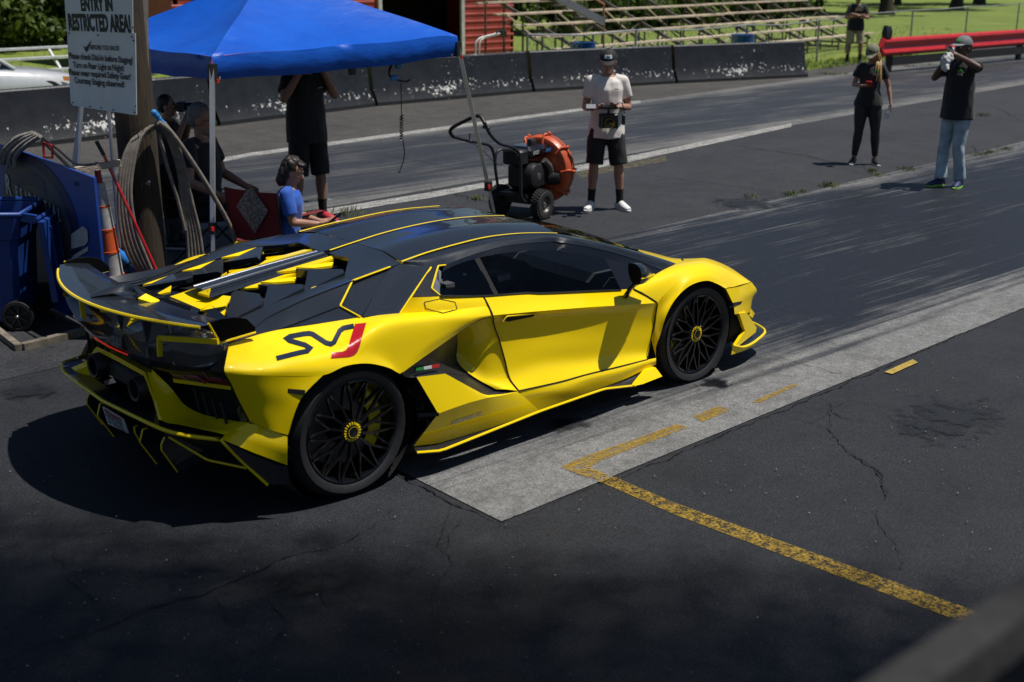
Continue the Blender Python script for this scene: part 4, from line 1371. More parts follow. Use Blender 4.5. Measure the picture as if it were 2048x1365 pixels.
# ---- wheels
def wheel(xc, R, rim, yface, width, name_label=None):
    rz = R-.003
    yo, yi_ = yface, yface+width
    prof = [(rim-.02, yi_-.02), (rim, yi_-.005), (rim+.03, yi_), (R-.03, yi_-.005), (R-.008, yi_-.03), (R, yi_-.07), (R, yo+.07), (R-.007, yo+.030), (R-.028, yo+.006), (rim+.04, yo-.012), (rim+.012, yo-.008), (rim-.004, yo+.004), (rim-.02, yo+.02)]
    tyre = MB().lathe(prof, (xc, 0, rz), 'y', 72)
    gro = MB()
    for k in range(40):
        a = 2*pi*k/40
        for y0, y1, sk in ((yo+.03, yo+.10, .05), (yi_-.03, yi_-.10, .05)):
            p1 = Vector((xc+(R+.0005)*cos(a), y0, rz+(R+.0005)*sin(a)))
            p2 = Vector((xc+(R+.0005)*cos(a+sk), y1, rz+(R+.0005)*sin(a+sk)))
            gro.bar(p1, p2, .008, .004, up=(cos(a), 0, sin(a)))
    for yy in (yo+.11, yo+.17, yi_-.11):
        gro.lathe([(R+.0008, yy-.005), (R+.0008, yy+.005)], (xc, 0, rz), 'y', 60)
    w = MB()
    w.lathe([(rim-.004, yo+.002), (rim-.010, yo-.002), (rim-.020, yo+.004), (rim-.026, yo+.02), (rim-.035, yo+.06), (rim-.045, yi_-.05), (rim-.02, yi_-.02)], (xc, 0, rz), 'y', 72)
    n = 14
    def at(r, a, y):
        return Vector((xc+r*cos(a), y, rz+r*sin(a)))
    for k in range(n):
        a = 2*pi*k/n+.11
        da = pi/n
        rs = rim*.50
        hub = at(.060, a, yo+.015)
        mid_ = at(rs, a+.02, yo+.022)
        w.bar(hub, mid_, .013, .022, up=(0, 1, 0))
        for sg in (-1, 1):
            e1 = at(rim*.80, a+sg*da*.68, yo+.016)
            e2 = at(rim-.018, a+sg*da*.86, yo+.006)
            w.bar(mid_, e1, .0105, .022, up=(0, 1, 0))
            w.bar(e1, e2, .010, .020, up=(0, 1, 0))
    w.lathe([(0, yo+.012), (.055, yo+.008), (.068, yo+.014), (.072, yo+.03), (.072, yo+.10)], (xc, 0, rz), 'y', 36)
    wo = both(w, 'wheel', rimm, 30)
    both(tyre, 'tyre', rubber, 40, parent=wo)
    both(gro, 'tread_groove', void, 30, parent=wo)
    disc = MB().lathe([(.09, yo+.115), (rim*.74, yo+.115), (rim*.74, yo+.147), (.09, yo+.147)], (xc, 0, rz), 'y', 48)
    both(disc, 'brake_disc', discm, 30, parent=wo)
    cal = MB().lathe([(rim*.56, yo+.085), (rim*.80, yo+.075), (rim*.86, yo+.09), (rim*.86, yo+.17), (rim*.56, yo+.17)], (xc, 0, rz), 'y', 20, a0=radians(-52), a1=radians(38))
    if xc > 1:
        cal = MB().lathe([(rim*.56, yo+.085), (rim*.80, yo+.075), (rim*.86, yo+.09), (rim*.86, yo+.17), (rim*.56, yo+.17)], (xc, 0, rz), 'y', 20, a0=radians(140), a1=radians(222))
    both(cal, 'brake_caliper', paint, 30, parent=wo)
    both(MB().lathe([(0, yi_-.06), (rim*.95, yi_-.06)], (xc, 0, rz), 'y', 30), 'wheel_back', void, 30, parent=wo)
    cap = both(MB().lathe([(0, yo-.004), (.034, yo-.002), (.038, yo+.008), (.04, yo+.014)], (xc, 0, rz), 'y', 28), 'hub_cap', rimm, 30, parent=wo)
    dots = MB()
    for k in range(20):
        a = 2*pi*k/20
        dots.box(at(.0445, a, yo+.006), (.012, .006, .0065), rot=Matrix.Rotation(-a, 3, 'Y'))
    dots.lathe([(.028, yo-.005), (.030, yo-.005)], (xc, 0, rz), 'y', 24)
    both(dots, 'hub_ring', paint, 0, parent=wo)
    liner = MB().lathe([(R+.045, yo+.03), (R+.05, yi_+.02), (.05, yi_+.03)], (xc, 0, rz), 'y', 30)
    both(liner, 'wheel_liner', void)
    return wo


wheel(0.0, .355, .279, -1.0, .34)
wheel(2.7, .331, .266, -.965, .25)

# floor pan
one(MB().prism([Vector(q) for q in ((-.40, -.55, .115), (.40, -.95, .115), (2.28, -.92, .115), (2.4, -.6, .115), (3.4, -.62, .13), (3.55, 0, .13), (3.4, .62, .13), (2.4, .6, .115), (2.28, .92, .115), (.40, .95, .115), (-.40, .55, .115))], (0, 0, .05)), 'floor_pan', void, 0)
one(halves(MB().box((1.35, -.35, .26), (1.75, 1.1, .2)).box((-.05, -.28, .42), (.9, .55, .5)).box((2.75, -.28, .36), (.9, .55, .38))), 'chassis', void, 0)

# ---- lettering on the fender, laid on its surface
def on_surface(mb_target):
    bm = bmesh.new()
    me = mb_target.mesh('tmp', paint, 0)
    bm.from_mesh(me)
    t = BVHTree.FromBMesh(bm)
    bm.free()
    bpy.data.meshes.remove(me)
    return t


FT = on_surface(fender_mb)


def decal(polys, tree, off=.0025, cell=7):
    """flat vinyl laid on a panel: polygons in photo pixels, cut fine and dropped on the surface"""
    out = MB()
    for poly in polys:
        bm = bmesh.new()
        vs = [bm.verts.new((u, v, 0)) for u, v in poly]
        bm.faces.new(vs)
        bmesh.ops.triangulate(bm, faces=bm.faces)
        for _ in range(6):
            es = [e for e in bm.edges if e.calc_length() > cell]
            if not es:
                break
            bmesh.ops.subdivide_edges(bm, edges=es, cuts=1)
            bmesh.ops.triangulate(bm, faces=bm.faces)
        bm.verts.index_update()
        pos, ok = [], {}
        for q in bm.verts:
            d = (FW+(q.co.x-IMW/2)/FOC*RT-(q.co.y-IMH/2)/FOC*UP).normalized()
            h, nrm, _, _ = tree.ray_cast(CAM, d)
            ok[q.index] = h is not None
            if h is None:
                pos.append(Vector())
                continue
            if nrm.dot(d) > 0:
                nrm = -nrm
            pos.append(h+nrm*off)
        out.add(pos, [tuple(q.index for q in f.verts) for f in bm.faces if all(ok[q.index] for q in f.verts)])
        bm.free()
    return out


def stroke(pts, w):
    """outline of a polyline with mitred corners"""
    L, R_ = [], []
    n = len(pts)
    for i in range(n):
        p_ = Vector(pts[i])
        a = (p_-Vector(pts[i-1])).normalized() if i else None
        b = (Vector(pts[i+1])-p_).normalized() if i < n-1 else None
        a = a or b
        b = b or a
        na, nb = Vector((-a.y, a.x)), Vector((-b.y, b.x))
        mtr = (na+nb)
        mtr = mtr/max(.35, mtr.length_squared/2)
        L.append(p_+mtr*w/2)
        R_.append(p_-mtr*w/2)
    return [[L[i], L[i+1], R_[i+1], R_[i]] for i in range(n-1)]


svp = [(1030, 723), (1130, 698), (1170, 690), (1182, 676), (1160, 662), (1090, 642), (1078, 632), (1092, 623), (1150, 612), (1180, 609), (1195, 613), (1255, 652), (1278, 658), (1292, 650), (1318, 598), (1335, 585), (1383, 575)]
polys = stroke([A(u, v) for u, v in svp], 9.9)
decal(polys, FT).build('decal_letters', vinyl_navy, fender[0], 60)
jp = [(1388, 566), (1440, 561), (1408, 668), (1398, 692), (1382, 708), (1360, 715), (1277, 722), (1284, 696), (1330, 692), (1346, 685), (1357, 668)]
# split the J so that every piece is convex
jpx = [A(u, v) for u, v in jp]
decal([[jpx[0], jpx[1], jpx[2], jpx[10]], [jpx[10], jpx[2], jpx[3], jpx[9]], [jpx[9], jpx[3], jpx[4], jpx[8]], [jpx[8], jpx[4], jpx[5]], [jpx[8], jpx[5], jpx[6], jpx[7]]], FT).build('decal_letter', vinyl_red, fender[0], 60)
HT = on_surface(halves(MB().loft([hc, hm, h0], 24, 14)).loft([u0, u1, u2, u3], 40, 14))
decal([[H(1160, 332), H(1225, 327), H(1280, 377), H(1215, 394)]], HT, .004).build('hood_vent', gloss, car, 60)
QT = on_surface(MB().loft([t0, t1, t2], 20, 8).loft([r0, r1, r2], 60, 12, key='x'))
flap = [(352, 100), (475, 75), (600, 100), (618, 160), (505, 190), (365, 150)]
fpx = [I(u, v) for u, v in flap]
fo = decal([fpx], QT, .002).build('fuel_flap', paint, quarter[0], 20)
edge_ = []
for a_, b_ in zip(fpx, fpx[1:]+fpx[:1]):
    edge_ += stroke([a_, b_], 1.3)
for e_q in edge_:
    decal([e_q], QT, .0035, 5).build('fuel_flap_gap', void, fo, 0)
RT_ = on_surface(MB().loft([l1, l2], 22, 8, across='l', mode='l'))


def hit(tree, uv):
    d = (FW+(uv[0]-IMW/2)/FOC*RT-(uv[1]-IMH/2)/FOC*UP).normalized()
    return tree.ray_cast(CAM, d)[0]-d*.006


bt = text_mb('AVENTADOR SVJ', .034, .0015, .82, shear=.2)
o_ = hit(RT_, I(695, 1035))
dr = (hit(RT_, I(790, 1003))-hit(RT_, I(595, 1067))).normalized()
bt.xform(frame(o_, dr, (0, -.25, 1)))
bt.build('model_script', silver, car, 0)


# ================================================================ people
def remesh(mb, voxel, it=3, fac=.5):
    me = bpy.data.meshes.new('r')
    me.from_pydata([tuple(p) for p in mb.v], [], mb.f)
    bm = bmesh.new()
    bm.from_mesh(me)
    bmesh.ops.remove_doubles(bm, verts=bm.verts, dist=1e-5)
    bmesh.ops.recalc_face_normals(bm, faces=bm.faces)
    bm.to_mesh(me)
    bm.free()
    o = bpy.data.objects.new('r', me)
    r = o.modifiers.new('r', 'REMESH')
    r.mode = 'VOXEL'
    r.voxel_size = voxel
    if it:
        s = o.modifiers.new('s', 'SMOOTH')
        s.factor = fac
        s.iterations = it
    out = evaluated(o)
    bpy.data.objects.remove(o)
    bpy.data.meshes.remove(me)
    return out


def finish(me, name, m_, parent, wrinkle=0.0, wscale=9.0, seed=0):
    me.name = name
    me.materials.clear()
    me.materials.append(m_)
    if wrinkle:
        off = Vector((seed*3.1, seed*1.7, 0))
        nr = [v.normal.copy() for v in me.vertices]
        cs = []
        for v, nv_ in zip(me.vertices, nr):
            q = v.co*wscale+off
            n = noise.noise(Vector((q.x, q.y, q.z*.55)))+.5*noise.noise(Vector((q.x*2.3, q.y*2.3, q.z*1.2)))
            cs += list(v.co+nv_*n*wrinkle)
        me.vertices.foreach_set('co', cs)
        me.update()
    me.shade_smooth()
    o = bpy.data.objects.new(name, me)
    col.objects.link(o)
    setparent(o, parent)
    return o


def skin_mat(name, c):
    mt, nt, b = nodes_of(name)
    v = coords(nt)
    f = noise_n(nt, v, 14, 4)
    nt.links.new(ramp(nt, f, [(.3, tuple(q*.85 for q in c)), (.7, tuple(q*1.1 for q in c))]), b.inputs['Base Color'])
    b.inputs['Roughness'].default_value = .5
    b.inputs['Subsurface Weight'].default_value = .12
    b.inputs['Subsurface Radius'].default_value = (.02, .008, .004)
    return mt


skinA = skin_mat('skin_light', (.40, .21, .14))
skinB = skin_mat('skin_tan', (.36, .20, .13))
skinC = skin_mat('skin_brown', (.115, .062, .040))
eye_w = mat('eye_white', (.6, .6, .58), .3, var=0)
eye_d = mat('eye_dark', (.015, .012, .010), .25, var=0)
lipm = mat('lip', (.30, .11, .09), .5, var=0)
hair_br = mat('hair_dark_brown', (.020, .013, .009), .5, var=.4, vs=40)
hair_bl = mat('hair_blond', (.50, .33, .13), .45, var=.35, vs=30)
hair_gr = mat('hair_grey', (.16, .15, .14), .6, var=.3, vs=40)
tee_w = mat('tee_white', (.74, .69, .64), .85, var=.06, vs=8, sheen=.2)
tee_k = mat('tee_black', (.010, .010, .011), .8, var=.3, vs=8, sheen=.15)
short_k = mat('shorts_black', (.009, .009, .010), .8, var=.3, sheen=.1)
tee_b = mat('tee_blue', (.012, .085, .42), .8, var=.15, vs=8, sheen=.15)
jean = mat('faded_denim', (.40, .49, .54), .85, var=.35, vs=7, bump=.2, bs=150)
khaki = mat('khaki_cotton', (.42, .35, .22), .85, var=.2)
legg = mat('legging_black', (.010, .010, .013), .6, var=.2)
shoe_w = mat('shoe_white', (.70, .70, .68), .6, var=.08)
shoe_k = mat('shoe_black', (.014, .014, .016), .5, var=.2)
shoe_r = mat('shoe_red', (.50, .03, .05), .5, var=.1)
shoe_bl = mat('shoe_navy', (.012, .02, .09), .5, var=.3)
sole_w = mat('sole_white', (.62, .62, .60), .6, var=.1)
sole_g = mat('sole_lime', (.25, .55, .08), .5, var=.1)
sock_k = mat('sock_black', (.012, .012, .012), .9, var=.1)
capk = mat('cap_black', (.014, .014, .015), .8, var=.2)
camo = None


def camo_mat(name, cols, sc=9):
    mt, nt, b = nodes_of(name)
    v = coords(nt)
    f = noise_n(nt, v, sc, 3, .6, 1.2)
    r = ramp(nt, f, [(.0, cols[0]), (.42, cols[1]), (.52, cols[2]), (.60, cols[3])])
    for nd in nt.nodes:
        if nd.type == 'VALTORGB':
            nd.color_ramp.interpolation = 'CONSTANT'
    nt.links.new(r, b.inputs['Base Color'])
    b.inputs['Roughness'].default_value = .85
    return mt


camo = camo_mat('camo_cap', [(.22, .22, .14), (.11, .12, .07), (.34, .32, .22), (.05, .05, .035)], 26)


def rings(mb, cs, n=16):
    """cs: list of (centre, left_vec, fwd_vec, half_width, half_depth)"""
    g = []
    for c, l, f, w, d in cs:
        g.append([c+l*w*cos(2*pi*k/n)+f*d*sin(2*pi*k/n) for k in range(n)])
    mb.grid(g, True)
    o = len(mb.v)
    mb.f.append(list(range(o-n, o)))
    mb.m.append(0)
    mb.f.append(list(reversed(range(o-n*len(cs), o-n*len(cs)+n))))
    mb.m.append(0)
    return mb


def limb(mb, pts, rs, n=12, ends=True):
    mb.tube(pts, rs, n)
    if ends:
        mb.ball(pts[0], rs[0]*.99, 10, 8)
        mb.ball(pts[-1], rs[-1]*.99, 10, 8)


def hand(mb, w, d, nrm, s=1.0, curl=.5, spread=.3, thumb=1):
    """palm and five fingers: w wrist, d finger direction, nrm palm normal, thumb side sign"""
    d = d.normalized()
    side = d.cross(nrm).normalized()*thumb
    nrm = side.cross(d).normalized()*thumb
    rings(mb, [(w-d*.01*s, side, nrm, .026*s, .018*s), (w+d*.03*s, side, nrm, .036*s, .017*s), (w+d*.085*s, side, nrm, .041*s, .014*s), (w+d*.095*s, side, nrm, .036*s, .011*s)], 12)
    for k, (o, L) in enumerate(((.031, .072), (.0105, .080), (-.0105, .075), (-.031, .058))):
        b = w+d*.088*s+side*o*s
        d1 = (d*cos(curl*.7)+nrm*sin(curl*.7)+side*spread*o*3).normalized()
        m_ = b+d1*L*.5*s
        d2 = (d*cos(curl*1.7)+nrm*sin(curl*1.7)).normalized()
        e = m_+d2*L*.5*s
        limb(mb, [b-d*.01*s, m_, e], [.0098*s, .0092*s, .008*s], 8)
    b = w+d*.025*s+side*.028*s
    m_ = b+(d*.55+side*.75+nrm*.35).normalized()*.042*s
    e = m_+(d*.85+side*.2+nrm*.5).normalized()*.034*s
    limb(mb, [b, m_, e], [.0125*s, .011*s, .009*s], 8)


def person(label, pos, face, H=1.75, J_=None, skin=skinA, female=False, shirt=tee_k, sleeve=.62, hem=.80, bottom='shorts', bmat=short_k, bhem=.50, shoes=shoe_k, sole=sole_w, sock=None, hair=None, hairm=hair_br, cap=None, headdir=0.0, headpitch=0.0, handspec=None, heavy=1.0, seed=1, glasses=False, beard=None, group='people at the track', loose=1.0, sit=False):
    s = H/1.75
    base = Vector((pos[0], pos[1], pos[2] if len(pos) > 2 else 0.0))
    t = thing('person', label, 'person', base, 0.0, group)
    RM = Matrix.Rotation(face, 3, 'Z')
    F, Lf, U = RM@Vector((1, 0, 0)), RM@Vector((0, 1, 0)), Vector((0, 0, 1))
    sw = .152 if female else .172*(.5+.5*heavy)
    jd = dict(pelvis=(0, 0, .94), waist=(0, 0, 1.08), chest=(.0, 0, 1.27), neck=(-.01, 0, 1.475), head=(.015, 0, 1.615),
              shL=(0, sw, 1.408), shR=(0, -sw, 1.408), elL=(-.02, sw+.06, 1.13), elR=(-.02, -sw-.06, 1.13), wrL=(.05, sw+.07, .88), wrR=(.05, -sw-.07, .88),
              hiL=(0, .092, .90), hiR=(0, -.092, .90), knL=(.015, .105, .495), knR=(.015, -.105, .495), anL=(-.02, .11, .085), anR=(-.02, -.11, .085), footL=.12, footR=-.12)
    if J_:
        jd.update(J_)
    W = {k: (base+RM@(Vector(v)*s)) if isinstance(v, tuple) else v for k, v in jd.items()}
    # ---- body
    b = MB()
    hv = heavy
    fb = 1.08 if female else 1.0
    up1 = (W['chest']-W['pelvis']).normalized()
    fx = Lf.cross(up1).normalized()
    tl = [(W['pelvis']-up1*.08*s, .145*fb, .10), (W['pelvis'], .160*fb, .112), (W['waist'], .132/fb*hv, .098*hv), (W['chest']-up1*.08*s, .148/fb*hv, .112*hv), (W['chest']+up1*.04*s, .165/fb, .116), (W['chest']+up1*.13*s, .150/fb, .092), (W['neck'], .06, .06)]
    rings(b, [(c, Lf, fx, w*s, d*s) for c, w, d in tl])
    for sd in 'LR':
        limb(b, [W['sh'+sd].lerp(W['chest']+up1*.12*s, .35), W['sh'+sd]], [.06*s, .054*s])
        e, w = W['el'+sd], W['wr'+sd]
        k_ = .86 if female else 1.0
        limb(b, [W['sh'+sd], W['sh'+sd].lerp(e, .45), e], [.053*s*k_, .049*s*k_, .038*s*k_])
        limb(b, [e, e.lerp(w, .3), w], [.038*s*k_, .040*s*k_, .026*s*k_])
        k, a = W['kn'+sd], W['an'+sd]
        limb(b, [W['hi'+sd], W['hi'+sd].lerp(k, .45), k], [.086*s, .076*s, .054*s])
        limb(b, [k, k.lerp(a, .28), k.lerp(a, .7), a], [.053*s, .057*s, .040*s, .034*s])
        yaw = face+(W['foot'+sd] if 'foot'+sd in W else 0)
        fd = Vector((cos(yaw), sin(yaw), 0))
        limb(b, [a+Vector((0, 0, -.03*s))-fd*.03*s, a+fd*.11*s-Vector((0, 0, .045*s))], [.035*s, .030*s])
        hs = (handspec or {}).get(sd)
        hd, hn, cu = hs if hs else ((w-e).normalized(), (RM@Vector((.2, -1 if sd == 'L' else 1, 0))), .45)
        hand(b, w, (RM@Vector(hd)) if hs else hd, (RM@Vector(hn)) if hs else hn, s*(.92 if female else 1), cu, thumb=1 if sd == 'L' else -1)
    # head
    hy = face+headdir
    HR = (Matrix.Rotation(hy, 3, 'Z')@Matrix.Rotation(headpitch, 3, 'Y'))
    hc = W['head']

    def hp(x, y, z):
        return hc+HR@(Vector((x, y, z))*s)
    limb(b, [W['neck']-Vector((0, 0, .03*s)), hp(-.01, 0, -.06)], [.056*s, .052*s])
    b.ball(hp(-.012, 0, .025), (.098*s, .078*s, .100*s), 18, 12, HR)
    b.ball(hp(.018, 0, -.045), (.074*s, .060*s, .072*s), 16, 10, HR)
    b.ball(hp(.050, 0, -.085), (.034*s, .032*s, .026*s), 12, 8, HR)
    b.ball(hp(.075, 0, .028), (.018*s, .055*s, .016*s), 12, 8, HR)
    limb(b, [hp(.088, 0, .012), hp(.106, 0, -.026)], [.009*s, .0145*s], 8)
    b.ball(hp(.074, 0, -.058), (.017*s, .024*s, .010*s), 10, 6, HR)
    b.ball(hp(.074, 0, -.070), (.015*s, .020*s, .009*s), 10, 6, HR)
    for sg in (-1, 1):
        b.ball(hp(-.005, sg*.080, -.012), (.022*s, .010*s, .034*s), 10, 8, HR)
        b.ball(hp(.062, sg*.034, -.022), (.022*s, .022*s, .02*s), 8, 6, HR)
    finish(remesh(b, .0085*max(1, s), 2, .4), 'body', skin, t)
    for sg in (-1, 1):
        ev = MB().ball(hp(.080, sg*.031, .003), .011*s, 10, 8).build('eye', eye_w, t, 60)
        MB().ball(hp(.088, sg*.031, .003), .0055*s, 8, 6).build('iris', eye_d, ev, 60)
        MB().tube([hp(.090, sg*.014, .024), hp(.092, sg*.032, .030), hp(.082, sg*.050, .025)], .0042*s, 6).build('eyebrow', hairm, t)
    MB().tube([hp(.080, -.022, -.063), hp(.092, 0, -.064), hp(.080, .022, -.063)], [.003*s, .005*s, .003*s], 6).build('mouth', lipm, t)
    if glasses:
        g = MB()
        for sg in (-1, 1):
            g.tube([hp(.099, sg*.031+.020*cos(a), .002+.014*sin(a)) for a in [2*pi*k/12 for k in range(13)]], .002*s, 5)
            g.tube([hp(.097, sg*.052, .006), hp(.0, sg*.084, .006)], .002*s, 5)
        g.tube([hp(.100, -.011, .004), hp(.100, .011, .004)], .002*s, 5)
        tag(g.build('glasses', satin, t), kind=None)
    if beard:
        bb_ = MB()
        bb_.ball(hp(.034, 0, -.092), (.052*s, .052*s, .034*s), 14, 8, HR)
        finish(remesh(bb_, .008, 2), 'beard', beard, t, .003, 60)
    # ---- hair
    if hair:
        h = MB()
        if hair == 'short':
            h.ball(hp(-.026, 0, .040), (.098*s, .085*s, .096*s), 18, 12, HR)
            h.ball(hp(-.05, 0, -.005), (.068*s, .080*s, .07*s), 14, 10, HR)
        elif hair == 'mop':
            h.ball(hp(-.034, 0, .048), (.098*s, .092*s, .100*s), 18, 12, HR)
            h.ball(hp(-.062, 0, -.02), (.070*s, .090*s, .10*s), 16, 10, HR)
            h.ball(hp(-.075, 0, -.095), (.052*s, .080*s, .075*s), 14, 10, HR)
            h.ball(hp(.052, .01, .092), (.045*s, .07*s, .026*s), 12, 8, HR)
        elif hair == 'fringe':
            h.ball(hp(-.035, 0, .0), (.080*s, .086*s, .085*s), 16, 10, HR)
        elif hair == 'long':
            h.ball(hp(-.030, 0, .012), (.092*s, .088*s, .098*s), 18, 12, HR)
        ho = finish(remesh(h, .010, 2), 'hair', hairm, t, .006 if hair != 'mop' else .012, 45, seed)
        if hair == 'long':
            rnd = random.Random(seed)
            for k in range(26):
                sx = rnd.uniform(.04, .085)
                x0 = rnd.uniform(-.06, .03)
                p0 = hp(x0, sx, .0)
                p1 = hp(x0-.01, sx+.025, -.11)
                p2 = W['shL'].lerp(W['neck'], .35)+F*rnd.uniform(.02, .09)*s+Vector((0, 0, rnd.uniform(-.02, .04)))+Lf*rnd.uniform(-.03, .04)
                p3 = p2+F*rnd.uniform(.0, .05)+Vector((0, 0, -rnd.uniform(.14, .24)))+Lf*rnd.uniform(-.02, .03)
                MB().tube(resample([p0, p1, p2, p3], 10), [.011, .012, .012, .012, .012, .011, .010, .008, .006, .002], 6).build('hair_lock', hairm, t, 60)
    if cap:
        cm_, front, emblem = cap
        co = MB()
        g = []
        for j in range(9):
            th = pi/2*j/8
            g.append([hp(-.012+.113*cos(th)*cos(a), .095*cos(th)*sin(a), .034+.102*sin(th)) for a in [2*pi*k/20 for k in range(20)]])
        co.grid(g, True)
        g2 = [[q+(q-hc).normalized()*-.006 for q in r] for r in g]
        co.grid(g2, True)
        cpo = co.build('cap', cm_, t, 60)
        br = []
        for j in range(7):
            a = radians(-62+124*j/6)
            br.append([hp(-.012+.110*cos(a), .094*sin(a), .040), hp(.02+.125*cos(a), .088*sin(a), .036), hp(.055+.128*cos(a)*1.0, .074*sin(a), .022)])
        MB().grid(br).build('cap_brim', front or cm_, cpo, 60)
        MB().ball(hp(-.012, 0, .137), .008*s).build('cap_button', cm_, cpo)
        if emblem:
            for e_m, w_, h_, off in emblem:
                g = []
                for j in range(7):
                    a = -.5+j/6
                    g.append([hp(-.012+.1145*cos(a*w_*9)*cos(th)+off, .096*sin(a*w_*9)*cos(th), .034+.1035*sin(th)) for th in (.50-h_, .50, .50+h_)])
                MB().grid(g).build('cap_emblem', e_m, cpo, 60)
    # ---- shirt
    sh_ = MB()
    lz = loose
    tops = [(W['pelvis']+up1*((hem-.94)*s), .206*lz, .150*hv*lz), (W['pelvis']+up1*((hem-.94)*.4*s), .204*lz, .148*hv*lz), (W['waist'], (.178 if not female else .150)*hv*lz, .128*hv*lz), (W['chest']-up1*.06*s, .166*hv/fb, .130*hv), (W['chest']+up1*.05*s, .180/fb, .132), (W['chest']+up1*.13*s, .168/fb, .110), (W['neck']-up1*.02*s, .082, .080)]
    rings(sh_, [(c, Lf, fx, w*s, d*s) for c, w, d in tops], 20)
    for sd in 'LR':
        shp, e = W['sh'+sd], W['el'+sd]
        sh_.ball(shp+Vector((0, 0, .0)), .061*s, 12, 8)
        sh_.tube([shp.lerp(W['neck'], .55)+Vector((0, 0, -.02*s)), shp], [.062*s, .060*s], 12)
        sh_.tube([shp, shp.lerp(e, sleeve*.5), shp.lerp(e, sleeve)], [.061*s, .065*s, .067*s*lz], 14)
    finish(remesh(sh_, .0105, 3), 'shirt', shirt, t, .011, 8, seed)
    # ---- bottoms
    bo_ = MB()
    rings(bo_, [(W['pelvis']-up1*.10*s, Lf, fx, .150*fb*s, .112*s), (W['pelvis'], Lf, fx, .172*fb*s, .124*s), (W['waist']-up1*.02*s, Lf, fx, .148*hv*s, .112*hv*s)], 18)
    for sd in 'LR':
        h_, k, a = W['hi'+sd], W['kn'+sd], W['an'+sd]
        if bottom == 'shorts':
            fr = (.90-bhem)/.405
            pts = [h_, h_.lerp(k, .5*min(1, fr)), h_.lerp(k, min(1, fr))]
            if fr > 1:
                pts[-1] = k.lerp(a, (fr-1))
            bo_.tube(pts, [.100*s, .102*s, .098*s], 14)
            bo_.ball(h_, .100*s, 12, 8)
        elif bottom == 'pants':
            bo_.tube([h_, h_.lerp(k, .5), k, k.lerp(a, .5), a.lerp(k, .02)], [.098*s, .088*s, .070*s, .064*s, .068*s], 14)
            bo_.ball(h_, .098*s, 12, 8)
        else:
            bo_.tube([h_, h_.lerp(k, .5), k, k.lerp(a, .3), k.lerp(a, .90)], [.104*s, .094*s, .066*s, .067*s, .044*s], 14)
            bo_.ball(h_, .104*s, 12, 8)
    finish(remesh(bo_, .0105, 3), {'shorts': 'shorts', 'pants': 'trousers'}.get(bottom, 'leggings'), bmat, t, .013 if bottom != 'leggings' else .003, 8, seed+5)
    # ---- feet
    for sd in 'LR':
        a, k = W['an'+sd], W['kn'+sd]
        yaw = face+W['foot'+sd]
        fd = Vector((cos(yaw), sin(yaw), 0))
        sdv = Vector((-sin(yaw), cos(yaw), 0))
        gz = a.z-.085*s
        so = MB()
        c0 = Vector((a.x, a.y, gz))
        rings(so, [(c0-fd*.075*s+Vector((0, 0, .045*s)), sdv, U, .028*s, .034*s), (c0-fd*.045*s+Vector((0, 0, .055*s)), sdv, U, .038*s, .052*s), (c0+fd*.03*s+Vector((0, 0, .055*s)), sdv, U, .040*s, .055*s), (c0+fd*.10*s+Vector((0, 0, .042*s)), sdv, U, .046*s, .040*s), (c0+fd*.165*s+Vector((0, 0, .034*s)), sdv, U, .042*s, .030*s), (c0+fd*.20*s+Vector((0, 0, .028*s)), sdv, U, .024*s, .020*s)], 14)
        shoe = so.build('shoe', shoes, t, 60)
        sl = []
        for zz, gr_ in ((.002, .98), (.004, 1.06), (.022, 1.08), (.028, 1.0)):
            row = []
            for j in range(20):
                a_ = 2*pi*j/20
                x = .145*cos(a_)+.062
                w = (.044+.006*cos(a_))*sin(a_)
                row.append(c0+fd*x*s*gr_+sdv*w*s*gr_+Vector((0, 0, zz*s)))
            sl.append(row)
        smb = MB().grid(sl, True)
        smb.add(sl[0], [tuple(range(20))])
        smb.build('sole', sole, shoe, 50)
        if sock:
            MB().tube([a-Vector((0, 0, .01)), a.lerp(k, .17), a.lerp(k, .36)], [.041*s, .042*s, .047*s], 12).build('sock', sock, t, 60)
    return t, W, RM, hp


# 1 -- man in the white shirt with the camera rig
fa = radians(-131)
pA, WA, RA, hpA = person('man in white t-shirt and black shorts holding a camera rig by the blower', (6.47, 3.55), fa, 1.74,
    dict(elR=(-.03, -.235, 1.12), wrR=(.20, -.17, 1.135), elL=(-.03, .235, 1.12), wrL=(.21, .12, 1.15), knL=(.02, .14, .495), anL=(.0, .17, .085), knR=(.02, -.13, .495), anR=(-.02, -.15, .085), footL=.45, footR=-.35, head=(.03, 0, 1.612)),
    skin=skinA, shirt=tee_w, hem=.80, bottom='shorts', bhem=.51, shoes=shoe_w, sole=sole_w, sock=sock_k, hair='fringe', cap=(capk, capk, [(eye_w, .11, .20, .002), (mat('emblem_blue', (.02, .15, .35), .5, var=0), .05, .10, .004)]),
    headdir=radians(-6), headpitch=radians(16), handspec=dict(R=((.75, .65, .05), (.2, .2, 1), .7), L=((.75, -.65, .05), (.2, -.2, 1), .7)), seed=2)
